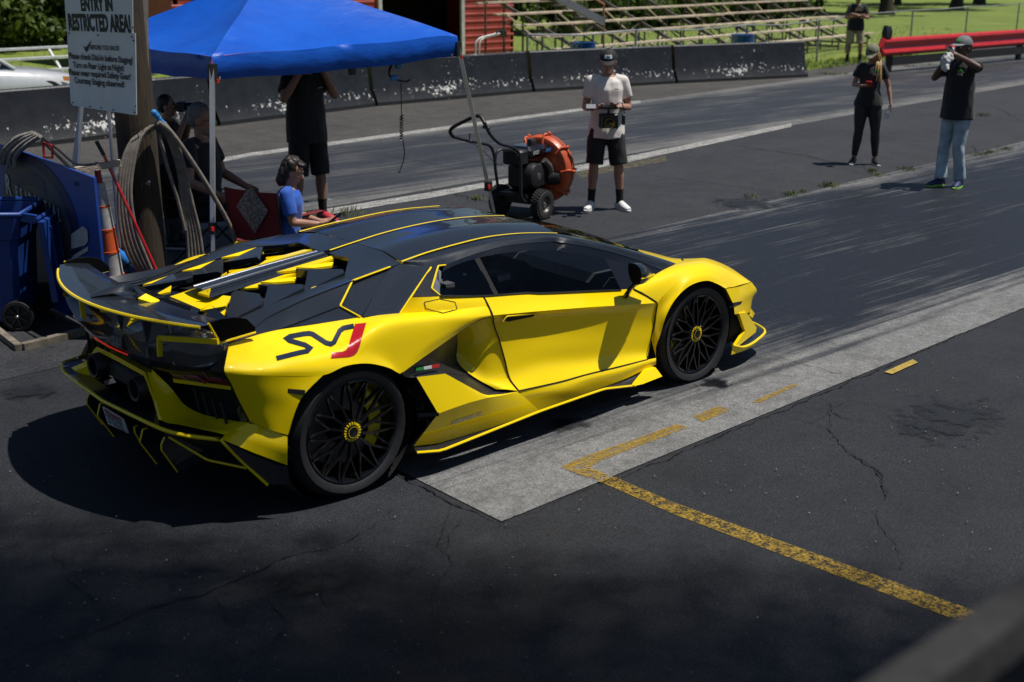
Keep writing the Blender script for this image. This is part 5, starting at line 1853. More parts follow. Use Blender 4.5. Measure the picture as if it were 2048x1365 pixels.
# 2 -- woman
fb_ = radians(-150)
pB, WB, RB, hpB = person('woman in black shirt, leggings and camouflage cap looking at a red phone', (11.42, 3.50), fb_, 1.60,
    dict(elR=(.02, -.225, 1.16), wrR=(.21, -.10, 1.16), elL=(-.06, .26, 1.14), wrL=(.00, .31, .92), knL=(.01, .13, .495), anL=(-.02, .16, .085), knR=(.03, -.10, .495), anR=(.0, -.14, .085), head=(.035, 0, 1.612), footL=.35, footR=-.15),
    skin=skinA, female=True, shirt=tee_k, sleeve=.55, hem=.86, bottom='leggings', bmat=legg, shoes=shoe_k, sole=sole_w, hair='long', hairm=hair_bl, cap=(camo, camo, [(eye_d, .05, .10, .003)]),
    headdir=radians(-12), headpitch=radians(28), handspec=dict(R=((.5, .85, .1), (-.3, .2, .9), .6)), seed=3)
# 3 -- man drinking
fc_ = radians(-192)
pC, WC, RC, hpC = person('man in black shirt, faded jeans and grey cap drinking at the right edge', (10.72, 1.82), fc_, 1.80,
    dict(elR=(.19, -.22, 1.26), wrR=(.24, -.03, 1.49), elL=(.12, .33, 1.42), wrL=(.20, .06, 1.545), knL=(.03, .10, .495), anL=(-.06, .09, .085), knR=(.06, -.09, .495), anR=(.07, -.09, .085), footL=.45, footR=.0, head=(.025, 0, 1.615)),
    skin=skinC, shirt=tee_k, sleeve=.62, hem=.80, bottom='pants', bmat=jean, shoes=shoe_bl, sole=sole_g, hair='short', hairm=hair_br, cap=(mat('cap_grey', (.16, .16, .17), .8, var=.2), mat('cap_brim_grey', (.20, .20, .21), .8, var=.1), [(mat('emblem_green', (.06, .38, .06), .5, var=0), .07, .14, .003)]),
    headdir=radians(5), headpitch=radians(-2), handspec=dict(R=((.05, .6, .75), (-.6, .5, .1), 1.0), L=((.2, -.95, .2), (-.5, -.2, .6), .9)), heavy=1.12, beard=hair_br, seed=4)
# 4 -- far man, arms crossed
q = P((1706, 128), z=0)
fd_ = radians(-140)
pD, WD, RD, hpD = person('man in black shirt and khaki shorts with crossed arms behind the guard rail', (q.x, q.y), fd_, 1.84,
    dict(elR=(.06, -.27, 1.14), wrR=(.20, .04, 1.19), elL=(.06, .27, 1.14), wrL=(.22, -.06, 1.22), knL=(.02, .14, .495), anL=(0, .16, .085), knR=(.02, -.14, .495), anR=(0, -.16, .085)),
    skin=skinB, shirt=tee_k, hem=.82, bottom='shorts', bmat=khaki, bhem=.50, shoes=shoe_k, sole=sole_w, hair='short', handspec=dict(R=((.1, 1, .1), (-1, 0, 0), .5), L=((.1, -1, .1), (-1, 0, 0), .5)), seed=6, sock=sock_k)
# 5 -- tall man in black under the canopy
fe_ = radians(-96)
pE, WE, RE, hpE = person('tall man in black shirt and shorts standing under the canopy with raised arms', (3.62, 5.05), fe_, 1.84,
    dict(elR=(.10, -.27, 1.24), wrR=(.17, -.10, 1.52), elL=(.10, .27, 1.24), wrL=(.17, .10, 1.52), knL=(.02, .12, .495), anL=(0, .14, .085), knR=(.02, -.12, .495), anR=(0, -.15, .085), footL=.3, footR=-.3),
    skin=skinB, shirt=tee_k, hem=.80, bottom='shorts', bhem=.48, shoes=shoe_r, sole=sole_w, sock=sock_k, hair='short', cap=(capk, capk, None), handspec=dict(R=((.0, .45, .9), (-.3, .9, 0), .6), L=((.0, -.45, .9), (-.3, -.9, 0), .6)), heavy=1.12, seed=7)
# 6 -- boy in blue on the chair
ff_ = radians(-38)
SEAT = dict(pelvis=(0, 0, .50), waist=(.0, 0, .64), chest=(.03, 0, .83), neck=(.05, 0, 1.03), head=(.085, 0, 1.165), shL=(.03, .165, .985), shR=(.03, -.165, .985), hiL=(.02, .09, .47), hiR=(.02, -.09, .47), knL=(.42, .12, .50), knR=(.42, -.12, .50), anL=(.40, .12, .085), anR=(.40, -.12, .085))
sb = dict(SEAT)
sb.update(elL=(.08, .20, .72), wrL=(.30, .07, .68), elR=(.08, -.20, .72), wrR=(.30, -.07, .68))
pF, WF, RF, hpF = person('boy with long curly hair in a blue t-shirt sitting and looking at a phone', (1.94, 2.75), ff_, 1.50, sb,
    skin=skinA, shirt=tee_b, sleeve=.75, hem=.92, bottom='shorts', bhem=.55, bmat=khaki, shoes=shoe_k, hair='mop', hairm=hair_br, headpitch=radians(22), handspec=dict(L=((.95, -.2, .1), (0, -.3, 1), .5), R=((.95, .2, .1), (0, .3, 1), .5)), seed=8)
# 7 -- seated man with glasses
sc_ = dict(SEAT)
sc_.update(elL=(.06, .26, .72), wrL=(.30, .22, .62), elR=(.06, -.26, .72), wrR=(.30, -.22, .62), head=(.06, 0, 1.18))
fg_ = radians(-58)
pG, WG, RG, hpG = person('grey-haired man in glasses and dark shirt sitting behind the canopy leg', (1.90, 4.12), fg_, 1.92, sc_,
    skin=skinB, shirt=tee_k, sleeve=.62, hem=.90, bottom='shorts', bhem=.50, shoes=shoe_k, hair='short', hairm=hair_gr, glasses=True, beard=hair_gr, headdir=radians(12), headpitch=radians(8), heavy=1.2, seed=9)
# 8 -- photographer behind the post
q = Vector((2.02, 4.90, 0))
fh_ = radians(-40)
pH, WH, RH, hpH = person('photographer in dark clothes half hidden behind the wooden post', (q.x, q.y), fh_, 1.44,
    dict(elR=(.12, -.24, 1.22), wrR=(.23, -.06, 1.50), elL=(.12, .24, 1.20), wrL=(.25, .05, 1.47)),
    skin=skinB, shirt=tee_k, hem=.80, bottom='pants', bmat=short_k, shoes=shoe_k, hair='short', handspec=dict(R=((.3, .5, .7), (-.2, .8, 0), .8), L=((.3, -.5, .7), (-.2, -.8, 0), .8)), seed=10)


# ---- printed marks on the shirts
def mark(W, RM, y, z, w, h, m_, parent, shape, depth=.150):
    """small print floating on the chest cloth"""
    o = MB()
    c = W['chest']+RM@Vector((depth, y, z))
    r, u = RM@Vector((0, 1, 0)), Vector((0, 0, 1))
    for poly in shape:
        o.prism([c+r*px*w+u*pz_*h for px, pz_ in poly], RM@Vector((-.004, 0, 0)))
    return o.build('shirt_print', m_, parent, 0)


green = mat('print_green', (.05, .42, .06), .7, var=0)
arc = [[(-.5, -.1), (-.35, .3), (0, .5), (.35, .3), (.5, -.1), (.2, .1), (-.2, .1)]]
ltr = [[(-.45, -.5), (-.35, -.5), (-.2, -.15), (-.3, -.15)], [(-.1, -.5), (.0, -.5), (.1, -.15), (.0, -.15)], [(.25, -.5), (.38, -.5), (.3, -.15), (.2, -.15)]]
mark(WB, RB, .07, .07, .085, .06, green, pB, arc, .128)
mark(WB, RB, .07, .065, .085, .06, eye_w, pB, ltr, .129)
mark(WC, RC, .10, .08, .09, .06, green, pC, arc, .142)
mark(WC, RC, .10, .075, .09, .06, eye_w, pC, ltr, .143)
mark(WA, RA, .085, .06, .05, .008, eye_d, pA, [[(-.5, -.5), (.5, -.5), (.5, .5), (-.5, .5)]], .139)
mark(WD, RD, .0, .07, .17, .10, mat('print_gold', (.45, .40, .22), .7, var=0), pD, [[(-.5, -.3), (-.3, .4), (0, .5), (.1, .1), (-.1, -.4)], [(.1, .3), (.45, .5), (.5, -.2), (.2, -.4)]], .145)
mark(WE, RE, .10, .06, .05, .03, eye_w, pE, [[(-.5, -.2), (.5, .1), (.5, .3), (-.5, 0)]], .150)

# ---- what they hold
# camera rig
c = (WA['wrL']+WA['wrR'])/2+RA@Vector((.06, .02, -.10))
rig = thing('camera_rig', 'black cinema camera hanging on a handheld gimbal frame', 'camera', c)
X, Yv = RA@Vector((1, 0, 0)), RA@Vector((0, 1, 0))
RMx = Matrix((X, Yv, Vector((0, 0, 1)))).transposed()
MB().box(c+Vector((0, 0, -.03)), (.12, .20, .15), rot=RMx, bev=.01).build('camera_body', satin, rig)
MB().lathe([(0, 0), (.04, 0), (.045, .01), (.045, .09), (.052, .10), (.052, .12), (.03, .12), (0, .11)], c+X*.05+Vector((0, 0, -.04)), n=24, ax=X).build('lens', gloss, rig)
MB().box(c+X*.02+Vector((0, 0, .11)), (.10, .17, .03), rot=RMx).build('top_plate', satin, rig)
MB().tube([c+Yv*.20+Vector((0, 0, .09)), c+Vector((0, 0, .13)), c-Yv*.20+Vector((0, 0, .09))], .011, 8).build('handle_bar', satin, rig)
MB().tube([c+Vector((0, 0, .13)), c+Vector((0, 0, .03))], .014, 8).build('gimbal_arm', satin, rig)
MB().box(c-Yv*.19+Vector((0, 0, .12))+X*.03, (.012, .10, .06), rot=RMx@Matrix.Rotation(radians(-50), 3, 'Y')).build('monitor', mat('monitor_shell', (.20, .21, .22), .3, var=0), rig)
MB().box(c+Yv*.16+Vector((0, 0, -.02)), (.05, .035, .11), rot=RMx, bev=.006).build('battery', satin, rig)
MB().tube(resample([c+Yv*.05+Vector((0, 0, .12))+X*.05, c+Yv*.12+Vector((0, 0, .17))+X*.08, c+Yv*.17+Vector((0, 0, .05))+X*.05], 10), .005, 6).build('cable', satin, rig)
for sg in (-1, 1):
    MB().box(c+X*.17+Yv*sg*.08+Vector((0, 0, -.04)), (.08, .006, .11), rot=RMx).build('lens_flag', satin, rig)
# phone of the woman
hw = WB['wrR']+RB@Vector((.05, .09, .03))
o = MB().box(hw, (.015, .075, .14), rot=RB@Matrix.Rotation(radians(55), 3, 'Y'), bev=.003).build('phone', mat('phone_red', (.45, .02, .02), .3, coat=.5), None)
tag(o, 'red cased phone in the right hand of the woman', 'phone')
# bottles
clear = glass_mat('clear_plastic', (.85, .88, .90), .10)


def bottle(p0, p1, label, r=.032):
    d = (p1-p0)
    L = d.length
    bt_ = thing('water_bottle', label, 'bottle', p0, group='plastic water bottles')
    MB().lathe([(0, 0), (r*.9, 0), (r, L*.05), (r*.96, L*.3), (r, L*.5), (r*.97, L*.62), (r*.8, L*.75), (r*.4, L*.90), (r*.36, L*.93)], p0, n=20, ax=d).build('bottle_shell', clear, bt_)
    MB().lathe([(0, L), (r*.42, L), (r*.44, L*.93), (r*.42, L*.92), (0, L*.92)], p0, n=16, ax=d).build('bottle_cap', shoe_w, bt_)
    MB().lathe([(r*1.01, L*.32), (r*1.01, L*.55)], p0, n=20, ax=d).build('bottle_label', mat('bottle_label', (.55, .58, .62), .5), bt_)
    return bt_


hb_ = WB['wrL']+RB@Vector((.02, -.01, -.08))
bottle(hb_+RB@Vector((.03, -.035, -.13)), hb_+RB@Vector((-.005, .03, .05)), 'clear water bottle hanging in the left hand of the woman')
mc = hpC(.12, 0, -.055)
bottle(mc+RC@Vector((.17, .02, .075)), mc+RC@Vector((-.005, 0, -.005)), 'clear water bottle raised to the mouth of the man in jeans')
# white towel in his hands
tw = MB()
tc_ = (WC['wrL']+WC['wrR'])/2+RC@Vector((.07, .0, -.02))
for k in range(7):
    rr_ = random.Random(k)
    tw.ball(tc_+RC@Vector((rr_.uniform(-.02, .06), rr_.uniform(-.05, .05), rr_.uniform(-.10, .05))), (.04, .05, .06), 10, 8)
to = bpy.data.objects.new('towel', remesh(tw, .009, 2))
col.objects.link(to)
to.data.vertices.foreach_set('co', [c for v, n_ in zip(to.data.vertices, [q.normal.copy() for q in to.data.vertices]) for c in v.co+n_*noise.noise(v.co*26)*.016])
to.data.materials.clear()
to.data.materials.append(mat('towel_white', (.62, .60, .57), .9, var=.15, sheen=.3))
to.data.shade_smooth()
tag(to, 'crumpled white towel in the hands of the man in jeans', 'towel')
# phone of the boy
hq = (WF['wrL']+WF['wrR'])/2+RF@Vector((.13, 0, .03))
o = MB().box(hq, (.15, .075, .012), rot=RF@Matrix.Rotation(radians(-35), 3, 'Y'), bev=.003).build('phone', gloss, None)
tag(o, 'black phone held by the boy in blue', 'phone')
# camera of the photographer
hq = hpH(.16, 0, .0)
pc_ = thing('photo_camera', 'black photo camera held to the eye behind the post', 'camera', hq)
MB().box(hq, (.07, .14, .09), rot=RH, bev=.01).build('camera_body', satin, pc_)
MB().lathe([(0, 0), (.034, 0), (.038, .03), (.038, .12), (.03, .12), (0, .10)], hq+RH@Vector((.03, 0, 0)), n=20, ax=RH@Vector((1, 0, 0))).build('lens', gloss, pc_)
# camera of the tall man
hq = hpE(.15, 0, .0)
pc_ = thing('photo_camera', 'black photo camera held up under the canopy edge by the tall man', 'camera', hq)
MB().box(hq, (.07, .14, .09), rot=RE, bev=.01).build('camera_body', satin, pc_)
MB().lathe([(0, 0), (.034, 0), (.038, .03), (.038, .14), (.03, .14), (0, .12)], hq+RE@Vector((.03, 0, 0)), n=20, ax=RE@Vector((1, 0, 0))).build('lens', gloss, pc_)


# ================================================================ canopy, post, gear
M1 = crop(0, 240, 2.8424)
M2 = crop(870, 210, 5.46)
M3 = crop(110, 0, 5.25)
M4 = crop(290, 180, 4.014)


def Ppl(uv, p0, n):
    """pixel on a plane through p0 with normal n"""
    d = FW+(uv[0]-IMW/2)/FOC*RT-(uv[1]-IMH/2)/FOC*UP
    return CAM+d*((p0-CAM).dot(n)/d.dot(n))


# ---- blue canopy
def canopy_mat():
    mt, nt, b = nodes_of('canopy_fabric')
    out = nt.nodes['Material Output']
    v = coords(nt)
    cc = ramp(nt, noise_n(nt, v, 2.2, 5), [(.3, (.004, .078, .46)), (.7, (.006, .105, .56))])
    nt.links.new(cc, b.inputs['Base Color'])
    b.inputs['Roughness'].default_value = .42
    b.inputs['Specular IOR Level'].default_value = .3
    bumpn(nt, b, noise_n(nt, coords(nt, scale=(1, 1, 2.0)), 7, 4, .5), .25, .03)
    tl_ = nt.nodes.new('ShaderNodeBsdfTranslucent')
    nt.links.new(cc, tl_.inputs['Color'])
    mx = nt.nodes.new('ShaderNodeMixShader')
    mx.inputs[0].default_value = .03
    nt.links.new(b.outputs[0], mx.inputs[1])
    nt.links.new(tl_.outputs[0], mx.inputs[2])
    nt.links.new(mx.outputs[0], out.inputs['Surface'])
    return mt


tent = thing('canopy_tent', 'bright blue pop-up canopy tent on splayed silver legs', 'canopy', (2.9, 4.5, 0))
ct_ = [Vector((1.66, 3.30, 1.885)), Vector((4.13, 3.22, 1.965)), Vector((4.17, 5.70, 1.965)), Vector((1.70, 5.75, 1.885))]
apex = Vector((2.92, 4.50, 2.52))
can = MB()
N = 22
for i in range(4):
    a, b_ = ct_[i], ct_[(i+1) % 4]
    g = []
    for j in range(N+1):
        t = j/N
        row = []
        for k in range(N+1):
            s = k/N
            q = a.lerp(b_, s).lerp(apex, t)
            sag = .085*sin(pi*s)*sin(pi*min(1, t*1.0))*(1-t*.3)
            wr = 0
            for cs in (s, 1-s):
                ang = atan2(t*1.5+.001, cs+.001)
                dist = sqrt(cs*cs+t*t)
                wr += .014*sin(ang*26+i*2)*max(0, 1-dist*2.0)*min(1, dist*9)
            q = q+Vector((0, 0, -sag+wr))
            q.z += .012*noise.noise(Vector((q.x*2.2, q.y*2.2, i)))
            row.append(q)
        g.append(row)
    can.grid(g)
    # valance
    mid_ = (a+b_)/2
    outd = (mid_-Vector((2.92, 4.5, mid_.z))).normalized()
    v_ = []
    for j in range(5):
        row = []
        for k in range(N+1):
            s = k/N
            q = a.lerp(b_, s)
            q.z += .012*noise.noise(Vector((q.x*2.2, q.y*2.2, i)))
            dz = .185*j/4
            q = q+Vector((0, 0, -dz-.02*sin(pi*s)*j/4))+outd*(.02*sin(j/4*pi)-.012*j/4+.010*sin(s*34+i)*sin(pi*s)*j/4)
            row.append(q)
        v_.append(row)
    can.grid(v_)
can.build('canopy', canopy_mat(), tent, 70)
alu = mat('leg_steel', (.55, .56, .57), .35, metal=.75, var=.1)
blk = mat('bracket_plastic', (.012, .012, .013), .5, var=.1)
redb = mat('button_red', (.6, .02, .02), .4, var=0)
feet = [Vector((1.38, 3.02, 0)), Vector((4.43, 2.95, 0)), Vector((4.45, 6.0, 0)), Vector((1.40, 6.05, 0))]
for c_, f_ in zip(ct_, feet):
    top = c_+Vector((0, 0, -.06))
    brk = f_.lerp(top, .30)
    lg = MB().bar(brk, top, .036, .036).build('leg', alu, tent, 0)
    MB().bar(f_, f_.lerp(top, .33), .026, .026).build('leg_inner', alu, lg, 0)
    MB().box(brk, (.055, .055, .09)).build('leg_clamp', blk, lg, 0)
    MB().box(brk+Vector((-.02, -.03, 0)), (.025, .02, .035)).build('clamp_button', redb, lg, 0)
    MB().box(top+Vector((0, 0, -.06)), (.06, .06, .13)).build('corner_bracket', blk, lg, 0)
    MB().box(top+Vector((.02, -.035, -.13)), (.02, .02, .03)).build('bracket_button', redb, lg, 0)
    MB().box(f_+Vector((0, 0, .006)), (.09, .09, .012)).build('foot_plate', alu, lg, 0)
for i in range(4):
    ins_ = (Vector((2.92, 4.5, 0))-Vector(((ct_[i].x+ct_[(i+1) % 4].x)/2, (ct_[i].y+ct_[(i+1) % 4].y)/2, 0))).normalized()*.06
    a, b_ = ct_[i]+Vector((0, 0, -.07))+ins_, ct_[(i+1) % 4]+Vector((0, 0, -.07))+ins_
    for t0_, t1_, z0, z1 in ((0, .5, -.02, -.09), (.5, 1, -.09, -.02), (0, .5, -.10, -.03), (.5, 1, -.03, -.10)):
        MB().bar(a.lerp(b_, t0_)+Vector((0, 0, z0)), a.lerp(b_, t1_)+Vector((0, 0, z1)), .014, .022).build('truss_bar', alu, tent, 0)
    MB().box(a.lerp(b_, .5)+Vector((0, 0, -.06)), (.05, .05, .07)).build('truss_joint', blk, tent, 0)
for c_ in ct_:
    MB().bar(c_+Vector((0, 0, -.10)), apex+Vector((0, 0, -.10)), .018, .022).build('roof_strut', alu, tent, 0)

# hanging headset
hs0 = P((800, 118), y=3.42)
hset = thing('headset', 'blue headset hanging from the canopy edge on its coiled cord', 'headset', hs0)
bluep = mat('headset_blue', (.03, .20, .55), .35, coat=.4)
MB().ball(P((797, 131), y=3.4), (.045, .04, .04)).build('ear_cup', bluep, hset)
MB().tube(resample([P((784, 128), y=3.4), P((778, 146), y=3.4), P((784, 158), y=3.4), P((800, 162), y=3.4)], 12), .016, 8, flat=.6).build('headband', satin, hset)
MB().ball(P((788, 157), y=3.4), (.05, .03, .03)).build('ear_cup', bluep, hset)
MB().tube([P((800, 162), y=3.4), P((812, 164), y=3.4), P((820, 160), y=3.4)], .009, 6).build('microphone', satin, hset)
MB().tube([P((802, 165), y=3.4), P((803, 230), y=3.4)], .0045, 6).build('cord', satin, hset)
coil = [P((803+3.2*sin(k*1.1), 230+k*.95), y=3.4+.012*cos(k*1.1)) for k in range(56)]
MB().tube(coil, .006, 5).build('coiled_cord', satin, hset)
MB().tube(resample([P((806, 283), y=3.4), P((809, 305), y=3.4), P((806, 325), y=3.4), P((799, 343), y=3.4)], 14), .0055, 6).build('cord_end', satin, hset)
MB().ball(P((799, 344), y=3.4), .012).build('plug', satin, hset)
MB().box(P((704, 142), y=3.38), (.05, .05, .07)).build('hook_block', satin, hset, 0)

# ---- wooden post
def wood_mat(name, c1, c2, sc=(9, 9, .8), knots=True):
    mt, nt, b = nodes_of(name)
    v = coords(nt, scale=sc)
    f = noise_n(nt, v, 3.0, 6, .65, 1.5)
    cc = ramp(nt, f, [(.28, c1), (.55, c2), (.75, tuple(q*1.35 for q in c2))])
    if knots:
        vv = coords(nt, scale=(1, 1, .55))
        vo = nt.nodes.new('ShaderNodeTexVoronoi')
        vo.inputs['Scale'].default_value = 2.6
        nt.links.new(vv, vo.inputs['Vector'])
        k = ramp(nt, vo.outputs['Distance'], [(.04, 1), (.11, 0)])
        cc = mixc(nt, k, cc, tuple(q*.25 for q in c1))
    nt.links.new(cc, b.inputs['Base Color'])
    b.inputs['Roughness'].default_value = .85
    bumpn(nt, b, f, .6, .02)
    return mt


polew = wood_mat('weathered_post', (.014, .010, .006), (.050, .035, .020))
PX_, PY_ = .985, 3.34
post = thing('wooden_post', 'thick weathered wooden utility post carrying the white sign', 'post', (PX_, PY_, 0))
pr = [(.155 - .012*z/6, z) for z in (0, .5, 1, 1.5, 2, 3, 4.5, 6)]
pr = [(0, 0)]+pr+[(0, 6)]
pm = MB().lathe(pr, (PX_, PY_, 0), 'z', 26)
for q in pm.v:
    r_ = noise.noise(Vector((q.x*9, q.y*9, q.z*1.2)))*.006
    d = Vector((q.x-PX_, q.y-PY_, 0))
    if d.length > .01:
        q += d.normalized()*r_
pm.build('post_shaft', polew, post, 60)
for u, v in ((853, 328), (855, 402)):
    MB().ball(P(M3(u, v), y=3.22), .010, 8, 6).build('bolt', silver, post)
MB().ball(P(M1(848, 355), y=3.17), .013, 8, 6).build('bolt', silver, post)
plk = MB().bar(P(M3(905, -20), y=3.235), P(M3(915, 1140), y=3.235), .10, .03, up=(0, 1, 0)).build('face_board', wood_mat('grey_board', (.10, .085, .075), (.22, .19, .17), (14, 14, 1)), post, 0)

# ---- white sign
br_ = P(M3(855, 1208), y=2.86)
bl_ = P(M3(168, 1100), z=br_.z+.004)
sx_ = (br_-bl_)
sx_.z = 0
sx_.normalize()
sn = sx_.cross(Vector((0, 0, 1))).normalized()
if sn.dot(CAM-br_) < 0:
    sn = -sn
signw = mat('sign_white', (.78, .79, .80), .45, var=.10, vs=3)
signk = mat('sign_ink', (.010, .010, .012), .6, var=0)
sg = thing('warning_sign', 'white metal sign on the post with black restricted area lettering', 'sign', br_)


def SP(u, v, off=0.0):
    return Ppl(M3(u, v), br_, sn)+sn*off


MB().prism([SP(125, 333), SP(842, 350), SP(855, 1205), SP(845, 1212), SP(190, 1112), SP(165, 1080)], -sn*.006).build('lower_panel', signw, sg, 0)
MB().prism([SP(100, -60, .004), SP(818, -60, .004), SP(822, 352, .004), SP(128, 333, .004)], -sn*.005).build('upper_panel', signw, sg, 0)


def sign_line(txt, ul, ur, vl, vr, hpx, bold=.012, z=.007):
    a, b_ = SP(ul, vl, z), SP(ur, vr, z)
    tb = text_mb(txt, 1.0, bold, 1.0, 'LEFT')
    xs_ = [p.x for p in tb.v]
    ys_ = [p.y for p in tb.v]
    w0, h0_ = max(xs_)-min(xs_), .73
    L = (b_-a).length
    hh = (SP(ul, vl+hpx)-SP(ul, vl)).length
    r = (b_-a).normalized()
    ymid = .0
    mb = MB()
    # the default font's cap height sits around the line centre
    base_ = [p for p in tb.v]
    mb.v = [a+r*((p.x-min(xs_))/w0*L)+Vector((0, 0, 1))*((p.y-.0)/h0_*hh) for p in base_]
    mb.f, mb.m = tb.f, tb.m
    mb.build('sign_lettering', signk, sg, 0)


sign_line('ENTRY IN', 278, 610, 55, 55, 135, .045)
sign_line('RESTRICTED AREA!', 148, 800, 243, 262, 165, .045)
sign_line('BEFORE YOU RACE!', 378, 680, 500, 512, 46, .026)
sign_line('Please check Dial-In before Staging!', 152, 820, 588, 640, 62, .026)
sign_line('Turn on Rear Light at Night!', 198, 728, 684, 722, 62, .026)
sign_line('Please wear required Safety Gear!', 152, 800, 760, 812, 62, .026)
sign_line('Courtesy Staging observed!', 212, 733, 845, 893, 62, .026)
ck_ = [SP(u, v, .007) for u, v in ((300, 480), (332, 503), (392, 418), (338, 555))]
MB().add([ck_[0], ck_[1], ck_[2], ck_[3]], [(0, 1, 3), (1, 2, 3)]).build('check_mark', signk, sg, 0)
for u, v in ((150, 352), (455, 372), (812, 388), (830, 428), (190, 1078), (370, 1122), (490, 1133), (617, 1156), (852, 1118), (838, 1182), (130, 385), (822, 290)):
    MB().ball(SP(u, v, .006), .006, 8, 5).build('rivet', signk, sg)
# stand with two tubes
std = thing('pipe_stand', 'pair of thin grey pipes standing left of the post below the sign', 'pipe stand', (.9, 4.4, 0))
for (ua, va), (ub, vb) in (((285, 1090), (255, 1500)), ((560, 1120), (590, 1500))):
    a, b_ = P(M3(ua, va), y=4.3), P(M3(ub, vb), y=4.3)
    e_ = a+(b_-a)*((a.z)/(a.z-b_.z))
    MB().tube([a, e_], .016, 8).build('pipe', alu, std, 40)
MB().tube([P(M3(285, 1090), y=4.3), P(M3(560, 1120), y=4.3)], .012, 8).build('crossbar', alu, std)

# ---- hose over the post
hosem = mat('hose_canvas', (.20, .175, .145), .85, var=.3, vs=18, bump=.4, bs=140)
hz_ = thing('fire_hose', 'long beige hose looped over the wooden post', 'hose', (PX_, 3.1, 0))
rh = random.Random(4)
for k in range(5):
    o_ = k*12.0
    pts = [(F0, 302+o_*.25, 262-o_*.35), (M1, 760+o_, 108-o_*.5), (M1, 700+o_*1.3, 230), (M1, 675+o_*1.4, 430), (M1, 690+o_*1.8, 640), (M1, 728+o_*2.0, 770), (M1, 790+o_*1.5, 860)]
    yy = 3.13-.010*k
    left = [P(c_(u, v), y=yy) for c_, u, v in pts]
    r_pts = [(M4, 105+o_*.8, 268-o_*.3), (M4, 190+o_*1.0, 400), (M4, 265+o_*1.2, 640), (M4, 300+o_*1.6, 900), (M4, 335+o_*2.0, 1120), (M4, 350+o_*2.4, 1360), (M4, 352+o_*2.4, 1480)]
    rt = [P(c_(u, v), y=yy) for c_, u, v in r_pts]
    MB().tube(resample(left[::-1]+rt, 44), .016, 8).build('hose_strand', hosem, hz_, 60)
MB().tube(resample([P(M4(u, v), y=3.05) for u, v in ((110, 262), (200, 330), (400, 610), (560, 870), (690, 1110), (740, 1280))], 24), .020, 8).build('hose_strand', hosem, hz_, 60)
MB().tube(resample([P(M4(u, v), y=3.12) for u, v in ((110, 350), (180, 620), (260, 880), (320, 1130))], 20), .016, 8).build('hose_strand', hosem, hz_, 60)
for k in range(4):
    a_ = P(M1(770+k*36, 40-k*4), y=3.085)
    b2_ = P(M1(792+k*36, 108-k*2), y=3.085)
    MB().tube([a_, b2_], .004, 5).build('tie_wire', blk, hz_)
rag = MB()
for u, v, r in ((1040, 1185, .026), (1065, 1215, .026), (1095, 1250, .022), (1125, 1280, .018), (1150, 1300, .012)):
    rag.ball(P(M3(u, v), y=3.08), r, 10, 8)
ro = bpy.data.objects.new('blue_rag', remesh(rag, .007, 1))
col.objects.link(ro)
ro.data.materials.clear()
ro.data.materials.append(mat('rag_blue', (.03, .24, .60), .7, var=.2))
ro.data.shade_smooth()
tag(ro, 'bright blue rag tied on top of the hose', 'rag')

# ---- stacked traffic channelizers
conO = mat('cone_orange', (.55, .085, .015), .55, var=.25, vs=9)
conW = mat('cone_white_tape', (.42, .40, .37), .5, var=.35, vs=14)
cb_, ctp = P((237, 612), y=3.10), P((196.5, 352), y=3.10)
ax = (ctp-cb_)
Lc = ax.length
cone = thing('traffic_channelizer', 'tall orange and white banded traffic channelizer behind the rear wing', 'traffic cone', (cb_.x, cb_.y, 0))
tot = [(0.0, .105, conO), (.10, .090, conO), (.24, .083, conW), (.40, .074, conO), (.585, .067, conW), (.755, .057, conW), (.93, .042, conW), (1.0, .034, conO)]


def seg_t(v):
    """share of the axis at an image row"""
    return max(0, min(1, (612+ (0) - v)/(612-352)))


bands = [(0.0, .245, .090, .079, conO), (.245, .43, .076, .070, conW), (.43, .60, .069, .062, conO), (.60, .775, .060, .052, conW), (.775, .95, .049, .038, conW), (.95, 1.10, .026, .022, mat('cone_red', (.40, .02, .012), .5))]
for k, (t0_, t1_, ra_, rb_, m_) in enumerate(bands):
    if k == 0:
        t0_ = -cb_.z/ax.z+.02
    MB().lathe([(ra_, t0_*Lc), (ra_*.985, t0_*Lc+.01), (rb_, t1_*Lc-.004), (rb_*.5, t1_*Lc)], cb_, n=24, ax=ax).build('cone_band', m_, cone, 40)
    if 0 < k < 5:
        MB().lathe([(ra_*.9, t0_*Lc-.012), (ra_*1.07, t0_*Lc-.010), (ra_*1.07, t0_*Lc+.006), (ra_*.9, t0_*Lc+.008)], cb_, n=24, ax=ax).build('cone_collar', conO, cone, 40)
gb_ = cb_-ax*(cb_.z/ax.z)
MB().box((gb_.x, gb_.y, .03), (.36, .36, .06), bev=.02).build('rubber_base', rubber, cone)
# plank resting on top
pa_, pb_ = P(M1(428, 288), y=3.10), P(M1(686, 244), y=3.02)
tag(MB().bar(pa_, pb_, .06, .045).build('short_plank', wood_mat('pale_plank', (.30, .22, .16), (.45, .36, .27), (4, 4, 9), False), None, 0), 'short pale plank lying across the channelizer top', 'plank')
# red handled squeegee
sq = thing('squeegee', 'red handled squeegee leaning in front of the post', 'squeegee', P(M1(890, 880), y=2.9))
redh = mat('red_handle', (.50, .012, .016), .35, coat=.4, var=.1)
qa, qb_, qc = P(M1(548, 122), y=3.06), P(M1(590, 200), y=3.05), P(M1(905, 905), y=2.86)
qd = qb_+(qc-qb_)*(qb_.z/(qb_.z-qc.z))
MB().tube([qb_, qd+Vector((0, 0, .03))], .0125, 8).build('handle', redh, sq)
MB().tube([qa, qb_], .016, 8).build('grip', satin, sq)
MB().box(qd+Vector((0, 0, .03)), (.45, .04, .05), rz=.3).build('blade', satin, sq, 0)

